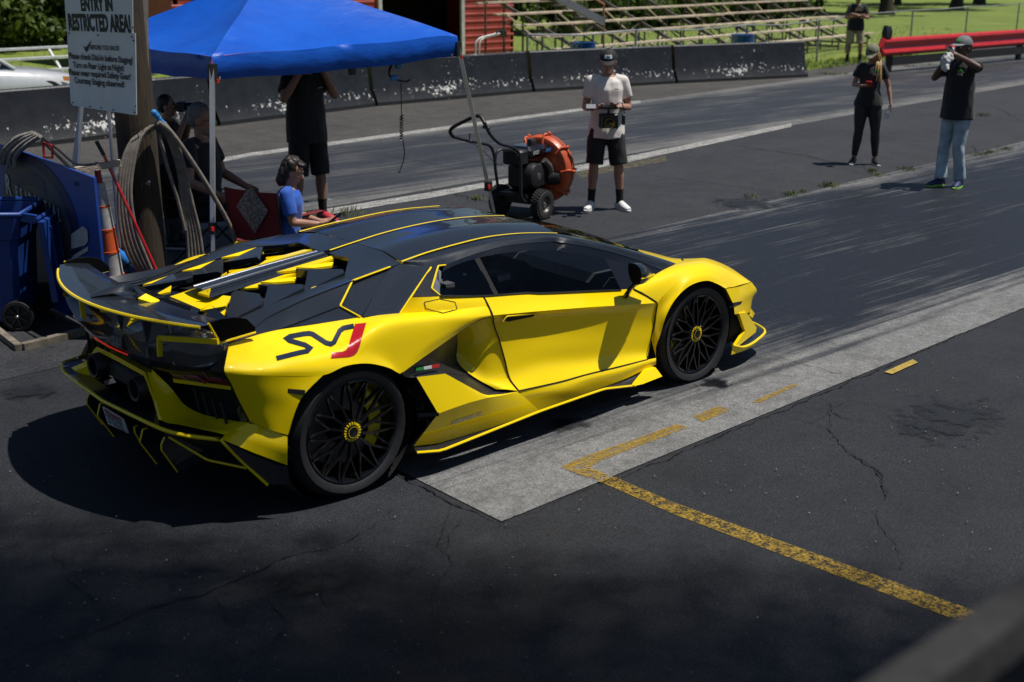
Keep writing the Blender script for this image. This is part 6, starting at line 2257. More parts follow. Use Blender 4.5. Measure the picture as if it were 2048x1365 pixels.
# ---- blue board with lettering
bx_ = .22
blueB = mat('board_blue', (.012, .055, .30), .45, var=.15, vs=2)
navyB = mat('board_navy', (.006, .014, .06), .5, var=.1)
greyB = mat('board_grey', (.055, .065, .078), .55, var=.25, vs=6)
palB = mat('board_pale', (.42, .44, .45), .55, var=.2)


def BP(u, v, off=0.0):
    q = P(M1(u, v), x=bx_-off)
    return q


brd = thing('lettered_board', 'blue board with a tyre picture and arched Residential lettering behind the bin', 'board', (bx_, 3.4, 0))
out_ = [BP(-260, 120), BP(-40, 130), BP(110, 175), BP(300, 243), BP(532, 330), BP(555, 560), BP(578, 800)]
bot_ = Vector((bx_, out_[-1].y, .03)), Vector((bx_, out_[0].y, .03))
MB().prism(out_+[bot_[0], bot_[1]], (.02, 0, 0)).build('panel', blueB, brd, 0)


to_ = [(105, 188), (165, 203), (225, 232), (280, 278), (325, 330), (370, 400), (405, 470), (435, 560), (450, 640), (462, 760)]
ti_ = [(92, 232), (150, 245), (205, 275), (255, 320), (298, 372), (338, 440), (370, 510), (395, 590), (405, 660), (412, 780)]
MB().grid([[BP(u, v, .004) for u, v in to_], [BP(u, v, .004) for u, v in ti_]]).build('tyre_ring', navyB, brd, 0)
MB().grid([[BP(u, v, .003) for u, v in ti_], [BP(u, v, .003) for u, v in ((20, 300), (20, 400), (25, 500), (30, 560), (40, 640), (50, 720), (60, 800), (80, 880), (110, 960), (200, 1040))]]).build('tyre_face', greyB, brd, 0)
MB().grid([[BP(u, v, .006) for u, v in ((70, 345), (150, 300), (200, 305), (250, 345))], [BP(u, v, .006) for u, v in ((80, 385), (150, 372), (200, 385), (262, 425))]]).build('tyre_tread', navyB, brd, 0)
letters = 'RESIDENTIAL'
pos_l = [(45, 375, 104), (95, 412, 62), (120, 428, 62), (148, 444, 62), (172, 455, 62), (200, 468, 62), (230, 482, 62), (258, 497, 64), (284, 510, 66), (308, 525, 68), (338, 545, 72)]
for ch, (u, v, h) in zip(letters, pos_l):
    tb = text_mb(ch, 1.0, .03, 1.0)
    hh = (BP(u, v+h*.5)-BP(u, v-h*.5)).length/.73
    tb.xform(Matrix.Scale(hh, 4))
    for q in tb.v:
        q.x *= .82
    tb.xform(frame(BP(u, v, .012), (BP(u+40, v+20)-BP(u, v)), (0, 0, 1)))
    tb.build('board_letter', palB, brd, 0)
MB().prism([BP(u, v, .010) for u, v in ((405, 650), (470, 605), (495, 625), (500, 690), (480, 715), (405, 735))], (.003, 0, 0)).build('printed_panel', palB, brd, 0)
MB().prism([BP(u, v, .010) for u, v in ((410, 775), (500, 720), (500, 745), (410, 800))], (.003, 0, 0)).build('printed_stripe', palB, brd, 0)
for txt, u, v, h in (('C', 208, 965, 70), ('22', 405, 1085, 55)):
    tb = text_mb(txt, 1.0, .02, 1.0)
    hh = (BP(u, v+h*.5)-BP(u, v-h*.5)).length/.73
    tb.xform(Matrix.Scale(hh, 4))
    tb.xform(frame(BP(u, v, .012), (BP(u+40, v+20)-BP(u, v)), (0, 0, 1)))
    tb.build('board_letter', navyB if txt == '22' else palB, brd, 0)
MB().lathe([(0, 0), (.018, 0)], BP(430, 365, .012), 'x', 20).build('bolt_hole', void, brd, 0)

# ---- mop on the board
mopm = mat('mop_grey', (.26, .235, .205), .95, var=.4, vs=25, bump=.5, bs=60)
mop = thing('string_mop', 'grey string mop head draped over the blue board', 'mop', BP(120, 90))
rm_ = random.Random(2)
for k in range(16):
    t = k/15
    u0, v0 = 185+45*t, 72+22*t
    u1, v1 = 95+60*t, 100+45*t
    u2, v2 = 20+65*t, 165+55*t
    u3, v3 = -15+105*t, 235+40*t+rm_.uniform(-12, 12)
    yb = rm_.uniform(-.03, .03)
    pth = [P(M1(u, v), x=bx_-.03-.05*t+yb) for u, v in ((u0, v0), (u1, v1), (u2, v2), (u3, v3))]
    MB().tube(resample(pth, 14), .014, 6).build('mop_strand', mopm, mop, 60)
MB().tube(resample([P(M1(u, v), x=bx_-.02) for u, v in ((235, 100), (330, 170), (430, 250), (545, 252))], 16), .009, 8).build('wire_handle', satin, mop)
MB().tube(resample([P(M1(u, v), x=bx_+.02) for u, v in ((240, 120), (340, 215), (410, 285))], 12), .013, 8).build('stick', satin, mop)
for u0, v0, u1, v1 in ((246, 130, 250, 215), (296, 150, 298, 215), (246, 132, 296, 150), (250, 213, 298, 215)):
    MB().bar(P(M1(u0, v0), x=bx_-.03), P(M1(u1, v1), x=bx_-.03), .012, .018).build('red_clamp', redh, mop, 0)

# ---- recycling bin
binb = mat('bin_blue', (.008, .040, .20), .42, var=.15, vs=3, bump=.05, bs=120)
bf = Vector((-.78, .62, 0)).normalized()        # front of the bin
bs_ = Vector((-bf.y, bf.x, 0))                    # away from us or towards us
if bs_.dot(Vector((CX, CY, 0))-Vector((-.2, 3.4, 0))) < 0:
    bs_ = -bs_
bc = Vector((-.17, 3.08, 0))+bf*.24-bs_*.27
bn_ = thing('recycling_bin', 'blue wheeled recycling bin with its lid flipped open at the left edge', 'recycling bin', bc)


def BB(x, y, z):
    """x to the front, y towards the viewer's side"""
    return bc+bf*x+bs_*y+Vector((0, 0, z))


g = []
for z, fx, bx2, w in ((.06, .24, -.20, .22), (.12, .26, -.24, .23), (.62, .30, -.27, .265), (.68, .31, -.28, .27), (.69, .33, -.30, .285), (.87, .36, -.33, .30)):
    rr = .04
    g.append([BB(fx, w-rr, z), BB(fx-rr, w, z), BB(bx2+rr, w, z), BB(bx2, w-rr, z), BB(bx2, -w+rr, z), BB(bx2+rr, -w, z), BB(fx-rr, -w, z), BB(fx, -w+rr, z)])
bmb = MB().grid(g, True)
bmb.add(g[0], [tuple(range(8))])
g2 = [[BB(.34, .28-.04, .87), BB(.30, .28, .87), BB(-.27, .28, .87), BB(-.31, .24, .87), BB(-.31, -.24, .87), BB(-.27, -.28, .87), BB(.30, -.28, .87), BB(.34, -.24, .87)], [BB(.27, .18, .25), BB(.25, .2, .25), BB(-.2, .2, .25), BB(-.22, .18, .25), BB(-.22, -.18, .25), BB(-.2, -.2, .25), BB(.25, -.2, .25), BB(.27, -.18, .25)]]
bmb.grid(g2, True)
bmb.add(g2[1], [tuple(range(8))])
bmb.build('bin_body', binb, bn_, 30)
rim_ = [BB(.37, .31, .875), BB(-.34, .31, .875), BB(-.34, -.31, .875), BB(.37, -.31, .875), BB(.37, .31, .875)]
MB().tube(rim_, .022, 8).build('rim', binb, bn_, 60)
for sgn in (-1, 1):
    MB().bar(BB(-.33, sgn*.24, .85), BB(-.44, sgn*.24, .83), .04, .06).build('handle_bracket', binb, bn_, 0)
MB().tube([BB(-.44, -.27, .83), BB(-.44, .27, .83)], .017, 8).build('handle', binb, bn_)
lid = [BB(-.46, .30, .82), BB(-.50, .29, .22), BB(-.50, -.29, .22), BB(-.46, -.30, .82)]
MB().prism(lid, bf*-.045).build('lid', binb, bn_, 0)
for k in (-.18, 0, .18):
    MB().bar(BB(-.515, k, .77), BB(-.55, k, .28), .05, .02, up=bf).build('lid_rib', binb, bn_, 0)
for sgn in (-1, 1):
    wc = BB(-.24, sgn*.27, .115)
    wv = bs_*sgn
    wh = MB().lathe([(.0, .02), (.02, .025), (.025, .01), (.085, .012), (.09, .03), (.112, .028), (.117, .0), (.112, -.05), (.02, -.05)], wc, n=30, ax=wv).build('wheel', rubber, bn_, 35)
    for k in range(7):
        a_ = 2*pi*k/7
        e1_ = Vector((bf.x*cos(a_), bf.y*cos(a_), sin(a_)))
        MB().bar(wc+wv*.022+e1_*.018, wc+wv*.022+e1_*.088, .014, .012, up=tuple(wv)).build('wheel_spoke', satin, wh, 0)
    MB().ball(wc+wv*.03, .014, 10, 6).build('axle_cap', silver, wh)
# symbol: three bent arrows and the word
symw = mat('bin_print', (.42, .47, .55), .5, var=.1)
sc0 = BB(.165, .290, .775)
su = Vector((0, 0, 1))
sr = -bf


def SY(x, y):
    return sc0+sr*x+su*y+bs_*.012


for k in range(3):
    a_ = radians(90+120*k)

    def rot2(x, y):
        return (x*cos(a_)-y*sin(a_), x*sin(a_)+y*cos(a_))
    for quad in (((.012, -.028), (.012, .004), (.030, .004), (.030, -.028)), ((.030, -.040), (.030, -.020), (.052, .004), (.066, -.006))):
        MB().prism([SY(*rot2(x+.012, y)) for x, y in quad], -bs_*.002).build('recycling_arrow', symw, bn_, 0)
tb = text_mb('RECYCLE', .062, .002, 1.15)
tb.xform(frame(SY(0.0, -.095), sr, su))
tb.build('bin_word', symw, bn_, 0)

# ---- angle iron frame on the ground
ir = thing('angle_frame', 'rusty angle iron frame corner lying on the ground beside the bin', 'metal frame', P(M1(110, 1300), z=0))
rust = mat('rusty_iron', (.20, .17, .13), .7, metal=.3, var=.45, vs=9)
fa_, fb2, fc2 = P(M1(-60, 1165), z=.025), P(M1(108, 1296), z=.025), P(M1(500, 1198), z=.025)
MB().bar(fa_, fb2, .05, .045).build('rail', rust, ir, 0)
MB().bar(fb2+(fc2-fb2).normalized()*.026, fc2, .06, .05).build('rail', rust, ir, 0)

# ---- bundle behind the car
bund = thing('rolled_tarp', 'blue rolled tarp tied with black straps lying behind the car', 'tarp', P((285, 560), y=2.75))
ra0, ra1 = P(NC(335, 70), y=3.30), P(NC(530, 222), y=3.30)
MB().tube(resample([ra0, ra0.lerp(ra1, .5)+Vector((0, 0, .01)), ra1], 10), .055, 12).build('roll', mat('tarp_blue', (.02, .17, .52), .5, var=.25, vs=10), bund, 60)
for t in (.3, .62):
    c_ = ra0.lerp(ra1, t)
    MB().lathe([(.058, -.012), (.058, .012)], c_, n=14, ax=(ra1-ra0)).build('strap', satin, bund)
MB().bar(P(NC(345, 45), y=3.38), P(NC(520, 170), y=3.38), .04, .04).build('handle_pole', satin, bund, 0)
pk = MB()
for u, v, r in ((800, 840, .045), (835, 838, .05), (860, 870, .05), (790, 870, .04), (845, 890, .05)):
    pk.ball(P(M1(u, v), y=3.42), r, 12, 8)
po_ = bpy.data.objects.new('pink_bag', remesh(pk, .012, 2))
col.objects.link(po_)
po_.data.materials.clear()
po_.data.materials.append(mat('pink_cloth', (.45, .05, .11), .75, var=.3, vs=12))
po_.data.shade_smooth()
tag(po_, 'pink cloth bag beside the blue tarp roll', 'bag')
MB().prism([Vector((.95, 2.45, .0)), Vector((1.4, 2.45, .0)), Vector((1.4, 2.85, 0)), Vector((.95, 2.85, 0))], (0, 0, .28))
crt = thing('dark_crate', 'dark plastic crate under the tarp roll and bag', 'crate', (.85, 2.75, 0))
MB().box((.85, 2.78, .15), (.62, .36, .30), rz=.2, bev=.015).build('crate_body', satin, crt)
MB().box((.85, 2.78, .31), (.66, .40, .025), rz=.2).build('crate_rim', satin, crt, 0)


# ---- camp chairs
def chair(name, label, c, face, fabric, camo_patch=None, z_back=.98):
    t = thing(name, label, 'chair', c, group='folding camp chairs under the canopy')
    R_ = Matrix.Rotation(face, 3, 'Z')

    def L_(x, y, z):
        return Vector(c)+R_@Vector((x, y, z))
    fr = satin
    for y in (-.27, .27):
        MB().tube([L_(.26, y, 0), L_(-.20, y, .44)], .012, 7).build('leg', fr, t)
        MB().tube([L_(-.26, y, 0), L_(.24, y, .44)], .012, 7).build('leg', fr, t)
        MB().tube([L_(-.22, y, .30), L_(-.28, y, z_back)], .013, 7).build('back_post', fr, t)
        MB().tube([L_(.24, y, .44), L_(.24, y, .62)], .011, 7).build('arm_post', fr, t)
        MB().loft([[L_(.28, y-.035, .63), L_(-.26, y-.035, .64)], [L_(.28, y+.035, .63), L_(-.26, y+.035, .64)]], 6, 3).build('armrest', fabric, t)
    st_ = MB().loft([[L_(.25, -.26, .44), L_(.25, 0, .42), L_(.25, .26, .44)], [L_(0, -.26, .42), L_(0, 0, .38), L_(0, .26, .42)], [L_(-.22, -.26, .42), L_(-.22, 0, .38), L_(-.22, .26, .42)]], 10, 10)
    st_.build('seat', fabric, t)
    bp_ = [[L_(-.24, -.27, .44), L_(-.22, 0, .42), L_(-.24, .27, .44)], [L_(-.265, -.27, .72), L_(-.24, 0, .72), L_(-.265, .27, .72)], [L_(-.285, -.27, z_back), L_(-.27, 0, z_back-.015), L_(-.285, .27, z_back)]]
    bk = MB().loft(bp_, 12, 12)
    bk.grid([[q+R_@Vector((-.008, 0, 0)) for q in r] for r in loftgrid(bp_, 12, 12)])
    bko = bk.build('backrest', fabric, t)
    if camo_patch:
        MB().add([L_(-.285, .0, .90), L_(-.275, .17, .71), L_(-.262, .0, .50), L_(-.275, -.17, .71)], [(0, 1, 2, 3)]).build('camo_panel', camo_patch, bko, 0)
    return t


redf = mat('chair_red', (.16, .008, .014), .75, var=.2, vs=12)
camo2 = camo_mat('camo_chair', [(.30, .29, .27), (.10, .09, .08), (.42, .40, .38), (.04, .035, .03)], 30)
chair('camp_chair', 'dark red folding camp chair with a camouflage diamond behind the boy', (1.97, 2.97, 0), radians(18), redf, camo2, .86)
chair('camp_chair', 'black folding camp chair under the grey-haired man', (1.92, 4.10, 0), fg_, mat('chair_black', (.010, .010, .011), .8, var=.2), None, .92)

# ---- walk-behind blower
bo3 = Vector((5.5, 3.85, 0))
bX = Vector((.97, .24, 0)).normalized()
bY = Vector((-bX.y, bX.x, 0))
blw = thing('leaf_blower', 'orange wheeled walk-behind blower with black engine and push handle', 'blower', bo3)


def BW(x, y, z):
    return bo3+bX*x+bY*y+Vector((0, 0, z))


bR = Matrix((bX, bY, Vector((0, 0, 1)))).transposed()
org = mat('blower_orange', (.52, .085, .022), .42, var=.15, vs=5, coat=.2)
blkm = mat('blower_black', (.014, .014, .015), .45, var=.3, vs=12)
grim = mat('greasy_steel', (.14, .13, .12), .5, metal=.5, var=.4, vs=15)
tyrem = mat('blower_tyre', (.022, .021, .020), .8, var=.3, vs=20)


def small_wheel(c_, ax_, r, w):
    wm = MB().lathe([(r*.50, -w*.42), (r*.62, -w*.5), (r*.9, -w*.46), (r, -w*.3), (r, w*.3), (r*.9, w*.46), (r*.62, w*.5), (r*.5, w*.42)], c_, n=32, ax=ax_).build('wheel', tyrem, blw, 40)
    MB().lathe([(0, w*.30), (r*.18, w*.32), (r*.22, w*.22), (r*.42, w*.20), (r*.52, w*.44), (r*.55, w*.46)], c_, n=24, ax=ax_).build('wheel_rim', grim, wm, 30)
    MB().lathe([(0, -w*.30), (r*.18, -w*.32), (r*.22, -w*.22), (r*.42, -w*.20), (r*.52, -w*.44)], c_, n=24, ax=ax_).build('wheel_rim', grim, wm, 30)
    s_ = ax_.cross(Vector((0, 0, 1))).normalized()
    kn = MB()
    for k in range(30):
        a_ = 2*pi*k/30
        e_ = s_*cos(a_)+Vector((0, 0, 1))*sin(a_)
        tv = e_.cross(ax_)
        for yy, of in ((-.3, 0), (0, .5), (.3, 0)):
            aa = a_+of*2*pi/30
            e2_ = s_*cos(aa)+Vector((0, 0, 1))*sin(aa)
            kn.box(c_+e2_*(r+.003)+ax_*yy*w, (w*.24, r*.13, .012), rot=Matrix((ax_, e2_.cross(ax_), e2_)).transposed())
    tag(kn.build('tread_block', tyrem, wm, 0), kind='stuff')


small_wheel(BW(0, -.27, .16), bY, .155, .11)
small_wheel(BW(0, .27, .16), bY, .155, .11)
small_wheel(BW(.62, .10, .13), bY, .125, .09)
MB().tube([BW(0, -.27, .16), BW(0, .27, .16)], .015, 8).build('axle', blkm, blw)
MB().tube([BW(.62, .10, .13), BW(.55, .06, .24), BW(.38, .0, .26)], .02, 8).build('caster_arm', grim, blw)
# fan housing: drum with a cage of ribs
hc_ = BW(.40, -.02, .47)
fan = MB().lathe([(.05, -.10), (.30, -.10), (.345, -.085), (.365, -.05), (.37, 0), (.365, .05), (.345, .085), (.30, .10), (.05, .10)], hc_, n=56, ax=bX).build('fan_housing', org, blw, 35)
MB().lathe([(.366, -.016), (.372, -.010), (.372, -.004)], hc_, n=56, ax=bX).build('housing_seam', blkm, fan)
for k in range(9):
    a_ = radians(-20+40*k)
    e_ = bY*cos(a_)+Vector((0, 0, 1))*sin(a_)
    tn = -bY*sin(a_)+Vector((0, 0, 1))*cos(a_)
    p_ = hc_+e_*.378
    MB().tube(resample([hc_+e_*.29-bX*.105, p_-bX*.06-tn*.02, p_+bX*.0+tn*.0, p_+bX*.06-tn*.02, hc_+e_*.29+bX*.105], 12), .013, 7).build('housing_rib', org, fan, 60)
    MB().ball(p_+e_*.012, .02, 8, 6).build('rib_boss', org, fan)
MB().lathe([(.0, 0), (.06, 0), (.075, .01), (.075, .13), (.055, .14), (.05, .05), (0, .05)], BW(.28, -.16, .40), n=24, ax=-bY*.8+bX*.35).build('outlet', blkm, blw, 40)
MB().box(BW(.08, -.02, .44), (.34, .30, .26), rot=bR, bev=.03).build('engine_block', blkm, blw)
MB().lathe([(0, 0), (.05, .0), (.12, .02), (.135, .06), (.135, .10)], BW(-.02, -.24, .46), n=28, ax=bY).build('recoil_cover', blkm, blw, 40)
MB().lathe([(0, -.004), (.035, -.004), (.037, .004)], BW(-.02, -.24, .46), n=20, ax=bY).build('recoil_badge', grim, blw)
tank = MB().box(BW(.12, -.02, .70), (.44, .30, .13), rot=bR, bev=.04).build('fuel_tank', gloss, blw)
MB().lathe([(0, .05), (.04, .05), (.05, .035), (.05, .0)], BW(.16, -.02, .765), n=18, ax=(0, 0, 1)).build('fuel_cap', blkm, tank)
MB().box(BW(-.14, -.02, .66), (.16, .24, .16), rot=bR, bev=.02).build('air_cleaner', blkm, blw)
for txt, x_, m_ in (('EX27', .02, palB), ('OHC', .26, mat('badge_blue', (.05, .22, .55), .4, var=0))):
    tb = text_mb(txt, .05, .002)
    tb.xform(frame(BW(x_, -.1755, .70), bX, (0, 0, 1)))
    tb.build('tank_lettering', m_, tank, 0)
MB().tube(resample([BW(.18, -.17, .60), BW(.26, -.20, .50), BW(.27, -.19, .36)], 10), .035, 10).build('exhaust_muffler', grim, blw)
MB().tube([BW(.16, -.20, .28), BW(.17, -.20, .08)], .014, 7).build('stand', grim, blw)
MB().box(BW(.10, 0, .26), (.55, .36, .04), rot=bR).build('base_plate', blkm, blw, 0)
MB().box(BW(.02, .0, .22), (.2, .3, .12), rot=bR).build('under_tray', blkm, blw, 0)
ln_ = 3.62
near = [P(M2(u, v), y=ln_) for u, v in ((545, 205), (600, 320), (700, 420), (850, 470), (920, 540), (938, 800), (945, 1020), (985, 1060))]
far = [P(M2(u, v), y=4.06) for u, v in ((200, 350), (330, 385), (480, 415), (600, 450), (642, 540), (662, 720), (700, 950), (740, 1020))]
grip = [far[0]]+[P(M2(u, v), y=yy) for u, v, yy in ((165, 300, 4.04), (185, 255, 4.0), (300, 190, 3.9), (420, 135, 3.78), (490, 125, 3.7))]+[near[0]]
hd_ = MB().tube(resample(near, 30), .0165, 9).build('handle_tube', blkm, blw, 60)
MB().tube(resample(far, 30), .0165, 9).build('handle_tube', blkm, blw, 60)
MB().tube(resample(grip, 26), .019, 9).build('handle_grip', satin, blw, 60)
MB().tube(resample([P(M2(u, v), y=3.62) for u, v in ((905, 560), (860, 510), (720, 490), (670, 530), (655, 640))], 16), .014, 8).build('guard_tube', blkm, blw, 60)
MB().tube(resample([P(M2(u, v), y=3.9) for u, v in ((360, 390), (520, 500), (680, 650), (760, 640), (830, 530))], 20), .004, 5).build('throttle_cable', satin, blw)
MB().tube([P(M2(375, 385), y=4.05), P(M2(382, 310), y=4.05)], .007, 6).build('throttle_lever', satin, blw)
for u, v in ((540, 240), (580, 260), (350, 385), (390, 400)):
    MB().ball(P(M2(u, v), y=3.66 if u > 450 else 4.05), .022, 8, 6).build('handle_clamp', blkm, blw)

# ---- railing close to the camera
rl_ = thing('wooden_railing', 'weathered wooden railing very close in the bottom right corner', 'railing', (-2.3, -5.3, 0))


def depth_pt(uv, s):
    return CAM+(FW+(uv[0]-IMW/2)/FOC*RT-(uv[1]-IMH/2)/FOC*UP)*s


w0_, w1_ = depth_pt((2048, 1195), 1.25), depth_pt((1790, 1375), 1.02)
zr = (w0_.z+w1_.z)/2
dv = Vector((w0_.x-w1_.x, w0_.y-w1_.y, 0))
railw = wood_mat('railing_wood', (.008, .0078, .007), (.022, .021, .020), (9, 9, 9), False)
cR = (w0_+w1_)/2
dv = (w0_-w1_).normalized()
ru = dv.cross(FW).normalized()
if ru.z < 0:
    ru = -ru
ru = Vector((ru.x*.25, ru.y*.25, ru.z)).normalized()
MB().bar(cR-dv*1.1-Vector((0, 0, .02)), cR+dv*1.6-Vector((0, 0, .02)), .045, .04, up=tuple(ru)).build('top_rail', railw, rl_, 0)
MB().bar(cR-dv*1.1-Vector((0, 0, .20))+FW*.05, cR+dv*1.6-Vector((0, 0, .20))+FW*.05, .03, .22, up=tuple(ru)).build('side_board', mat('railing_dark', (.02, .02, .02), .9, var=.5, vs=10), rl_, 0)
for s_ in (-.9, 1.4):
    q = cR+dv*s_
    MB().box((q.x, q.y, (q.z-.06)/2), (.09, .09, q.z-.06)).build('post', railw, rl_, 0)


# ================================================================ background
def fol_mat(name, c, var=.5):
    mt, nt, b = nodes_of(name)
    out = nt.nodes['Material Output']
    v = coords(nt)
    f = noise_n(nt, v, 1.3, 4, .6)
    g = noise_n(nt, v, 14, 3, .6)
    cc = mixc(nt, .5, ramp(nt, f, [(.3, tuple(q*(1-var) for q in c)), (.7, tuple(q*(1+var) for q in c))]), ramp(nt, g, [(.3, tuple(q*.6 for q in c)), (.7, (c[0]*1.5, c[1]*1.35, c[2]*1.1))]))
    nt.links.new(cc, b.inputs['Base Color'])
    b.inputs['Roughness'].default_value = .55
    b.inputs['Specular IOR Level'].default_value = .3
    tl_ = nt.nodes.new('ShaderNodeBsdfTranslucent')
    nt.links.new(cc, tl_.inputs['Color'])
    mx = nt.nodes.new('ShaderNodeMixShader')
    mx.inputs[0].default_value = .35
    nt.links.new(b.outputs[0], mx.inputs[1])
    nt.links.new(tl_.outputs[0], mx.inputs[2])
    nt.links.new(mx.outputs[0], out.inputs['Surface'])
    return mt


leafA = fol_mat('leaf_dark', (.040, .075, .016))
leafB = fol_mat('leaf_mid', (.065, .110, .020))
leafC = fol_mat('leaf_bright', (.100, .150, .028))
barkm = mat('tree_bark', (.055, .042, .032), .9, var=.4, vs=8, bump=.6, bs=12)


def crown(mb, c, r, n, leaf, rnd, clumps=14):
    """leaf clumps spread through an ellipsoid"""
    c = Vector(c)
    cl = []
    for _ in range(clumps):
        while True:
            d = Vector((rnd.uniform(-1, 1), rnd.uniform(-1, 1), rnd.uniform(-1, 1)))
            if d.length <= 1 and d.length > .25:
                break
        cl.append((c+Vector((d.x*r[0], d.y*r[1], d.z*r[2]))*.82, rnd.uniform(.22, .42)*min(r)*1.25))
    for _ in range(n):
        q, rr = rnd.choice(cl)
        d = Vector((rnd.gauss(0, 1), rnd.gauss(0, 1), rnd.gauss(0, 1))).normalized()*rr*rnd.uniform(.55, 1.05)
        p_ = q+Vector((d.x, d.y, d.z*.8))
        if p_.z < .02:
            p_.z = rnd.uniform(.02, .3)
        s = leaf*rnd.uniform(.6, 1.3)
        nrm = (d.normalized()+Vector((rnd.uniform(-.7, .7), rnd.uniform(-.7, .7), rnd.uniform(-.2, .9)))).normalized()
        t = nrm.cross(Vector((rnd.uniform(-1, 1), rnd.uniform(-1, 1), rnd.uniform(-1, 1)))).normalized()
        b_ = nrm.cross(t)
        mb.add([p_-t*s, p_+b_*s*.5, p_+t*s, p_-b_*s*.5], [(0, 1, 2, 3)])


def tree(name, label, loc, h, r, trunk_h, n, leafm, seed, leaf=.12, group=None, cat='tree', tr=.2, clumps=16):
    rnd = random.Random(seed)
    t = thing(name, label, cat, loc, group=group)
    L = Vector(loc)
    mb = MB()
    top = L+Vector((rnd.uniform(-.3, .3), rnd.uniform(-.3, .3), trunk_h+(h-trunk_h)*.5))
    path = [L+Vector((0, 0, -.05)), L.lerp(top, .08), L.lerp(top, .4)+Vector((rnd.uniform(-.1, .1), rnd.uniform(-.1, .1), 0)), L.lerp(top, .75), top]
    mb.tube(path, [tr*1.35, tr, tr*.85, tr*.6, tr*.25], 9)
    for k in range(5):
        a = 2*pi*k/5+rnd.uniform(-.4, .4)
        b_ = L.lerp(top, rnd.uniform(.5, .9))
        e_ = b_+Vector((cos(a)*r[0]*.6, sin(a)*r[1]*.6, r[2]*.5))
        mb.tube([b_, b_.lerp(e_, .5)+Vector((0, 0, .1)), e_], [tr*.4, tr*.25, tr*.1], 6)
    mb.build('trunk', barkm, t, 40)
    cm = MB()
    crown(cm, L+Vector((0, 0, trunk_h+(h-trunk_h)*.5)), r, n, leaf, rnd, clumps)
    cm.build('crown', leafm, t, 0)
    return t


# wooded edge at the left and behind the stands
rnd0 = random.Random(5)
LEFT = [(9.2, 33.0, 4.6, 2.6, 'bright green bushy tree at the far left beyond the silver car', leafC),
        (11.6, 34.5, 5.2, 2.8, 'tall bushy tree in the top left corner above the white benches', leafB),
        (14.0, 33.5, 4.4, 2.6, 'low bright shrub tree left of the sign post top', leafC),
        (16.8, 35, 5.0, 3.0, 'dark leafy tree right behind the sign post', leafA),
        (20.0, 36, 5.5, 3.2, 'dark leafy tree peeping between sign post and red shed', leafA)]
for i, (x, y, h, r, lab, lm) in enumerate(LEFT):
    tree('leafy_tree', lab, (x, y, 0), h, (r, r, h*.52), .0, 6500, lm, 20+i, .15, 'trees at the wooded edge', tr=.22, clumps=26)
BEH = [(30.5, 29.5, leafB, 'leafy tree behind the left end of the bleachers beside the red shed'), (36.0, 30.5, leafB, 'leafy tree second from the red shed behind the bleachers'), (41.0, 31.5, leafA, 'dark tree behind the middle of the bleachers'), (46.5, 33, leafA, 'dark tree behind the right half of the bleachers'), (52.5, 35.5, leafA, 'dark tree right of the bleachers at the top edge')]
for i, (x, y, lm, lab) in enumerate(BEH):
    tree('leafy_tree', lab, (x, y, 0), 4.8, (3.7, 2.4, 2.6), .0, 6000, lm, 40+i, .17, 'trees at the wooded edge', tr=.22, clumps=26)
SHR = [(9.6, 31.8, leafC, 'low bright shrub at the far left edge behind the white bench rail'), (12.2, 32.4, leafB, 'low green shrub just left of the sign behind the bench rail'), (15.0, 32.0, leafB, 'low green shrub hidden mostly by the sign'), (18.0, 33.0, leafA, 'dark shrub between sign post and red shed'),
       (29.5, 28.0, leafC, 'low bright shrub right beside the red shed behind the bleachers'), (33.5, 28.6, leafB, 'low shrub behind the left half of the bleachers'), (37.8, 29.2, leafC, 'low bright shrub behind the middle of the bleachers'), (42.0, 30.0, leafA, 'low dark shrub behind the right half of the bleachers'), (46.5, 31.0, leafB, 'low shrub behind the right end of the bleachers')]
for i, (x, y, lm, lab) in enumerate(SHR):
    tree('leafy_shrub', lab, (x, y, 0), 1.9, (2.5, 1.1, 1.05), .0, 3600, lm, 120+i, .12, 'shrubs at the wooded edge', 'shrub', tr=.06, clumps=30)
LAWN = [(1772, 30, 'thick trunk standing on the lawn right of the man in khaki shorts'), (1795, 10, 'thin trunk close behind the thick trunk on the lawn'), (1912, 20, 'middle trunk on the shaded lawn at the top right'), (1958, 9, 'far right short trunk on the lawn')]
for i, (u, v, lab) in enumerate(LAWN):
    q = P((u, v), z=0)
    tree('shade_tree', lab, (q.x, q.y, 0), 9.5, (4.6, 4.6, 3.0), 3.6, 3000, leafB, 60+i, .26, 'shade trees on the lawn', tr=.34 if i != 1 else .2, clumps=24)
q = P((2030, -25), z=0)
for i, (dx, dy) in enumerate(((0, 0), (14, -3), (-16, 8), (30, 5))):
    tree('leafy_tree', ['tree at the far end of the lawn right of the trunks', 'tree furthest right at the end of the lawn', 'tree at the far end of the lawn behind the trunks', 'tree at the very end of the strip'][i], (q.x+dx, q.y+dy, 0), 9, (5, 5, 4.4), .6, 2600, leafB, 80+i, .30, 'trees at the wooded edge', tr=.3, clumps=22)


def tall_grass():
    rnd = random.Random(9)
    mb = MB()
    for _ in range(1500):
        t = rnd.random()
        x = 14+t*16
        y = 13.9+(.9*rnd.random()) + max(0, x-22)*.10 - (.9 if x > 22.5 else 0)
        if x > 22 and x < 26:
            y = 12.9+rnd.random()*1.6
        blade_tuft(mb, (x, y, .01), 3, .12, .15, rnd)
    for _ in range(2600):
        x, y = rnd.uniform(-6, 44), rnd.uniform(15, 30)
        blade_tuft(mb, (x, y, .01), 2, .13, .2, rnd)
    return tag(mb.build('rough_grass', mat('rough_grass_green', (.17, .23, .03), .85, var=.5, vs=3), None, 0), 'rough grass growing behind the barriers and under the bleachers', 'grass', kind='stuff')


tall_grass()


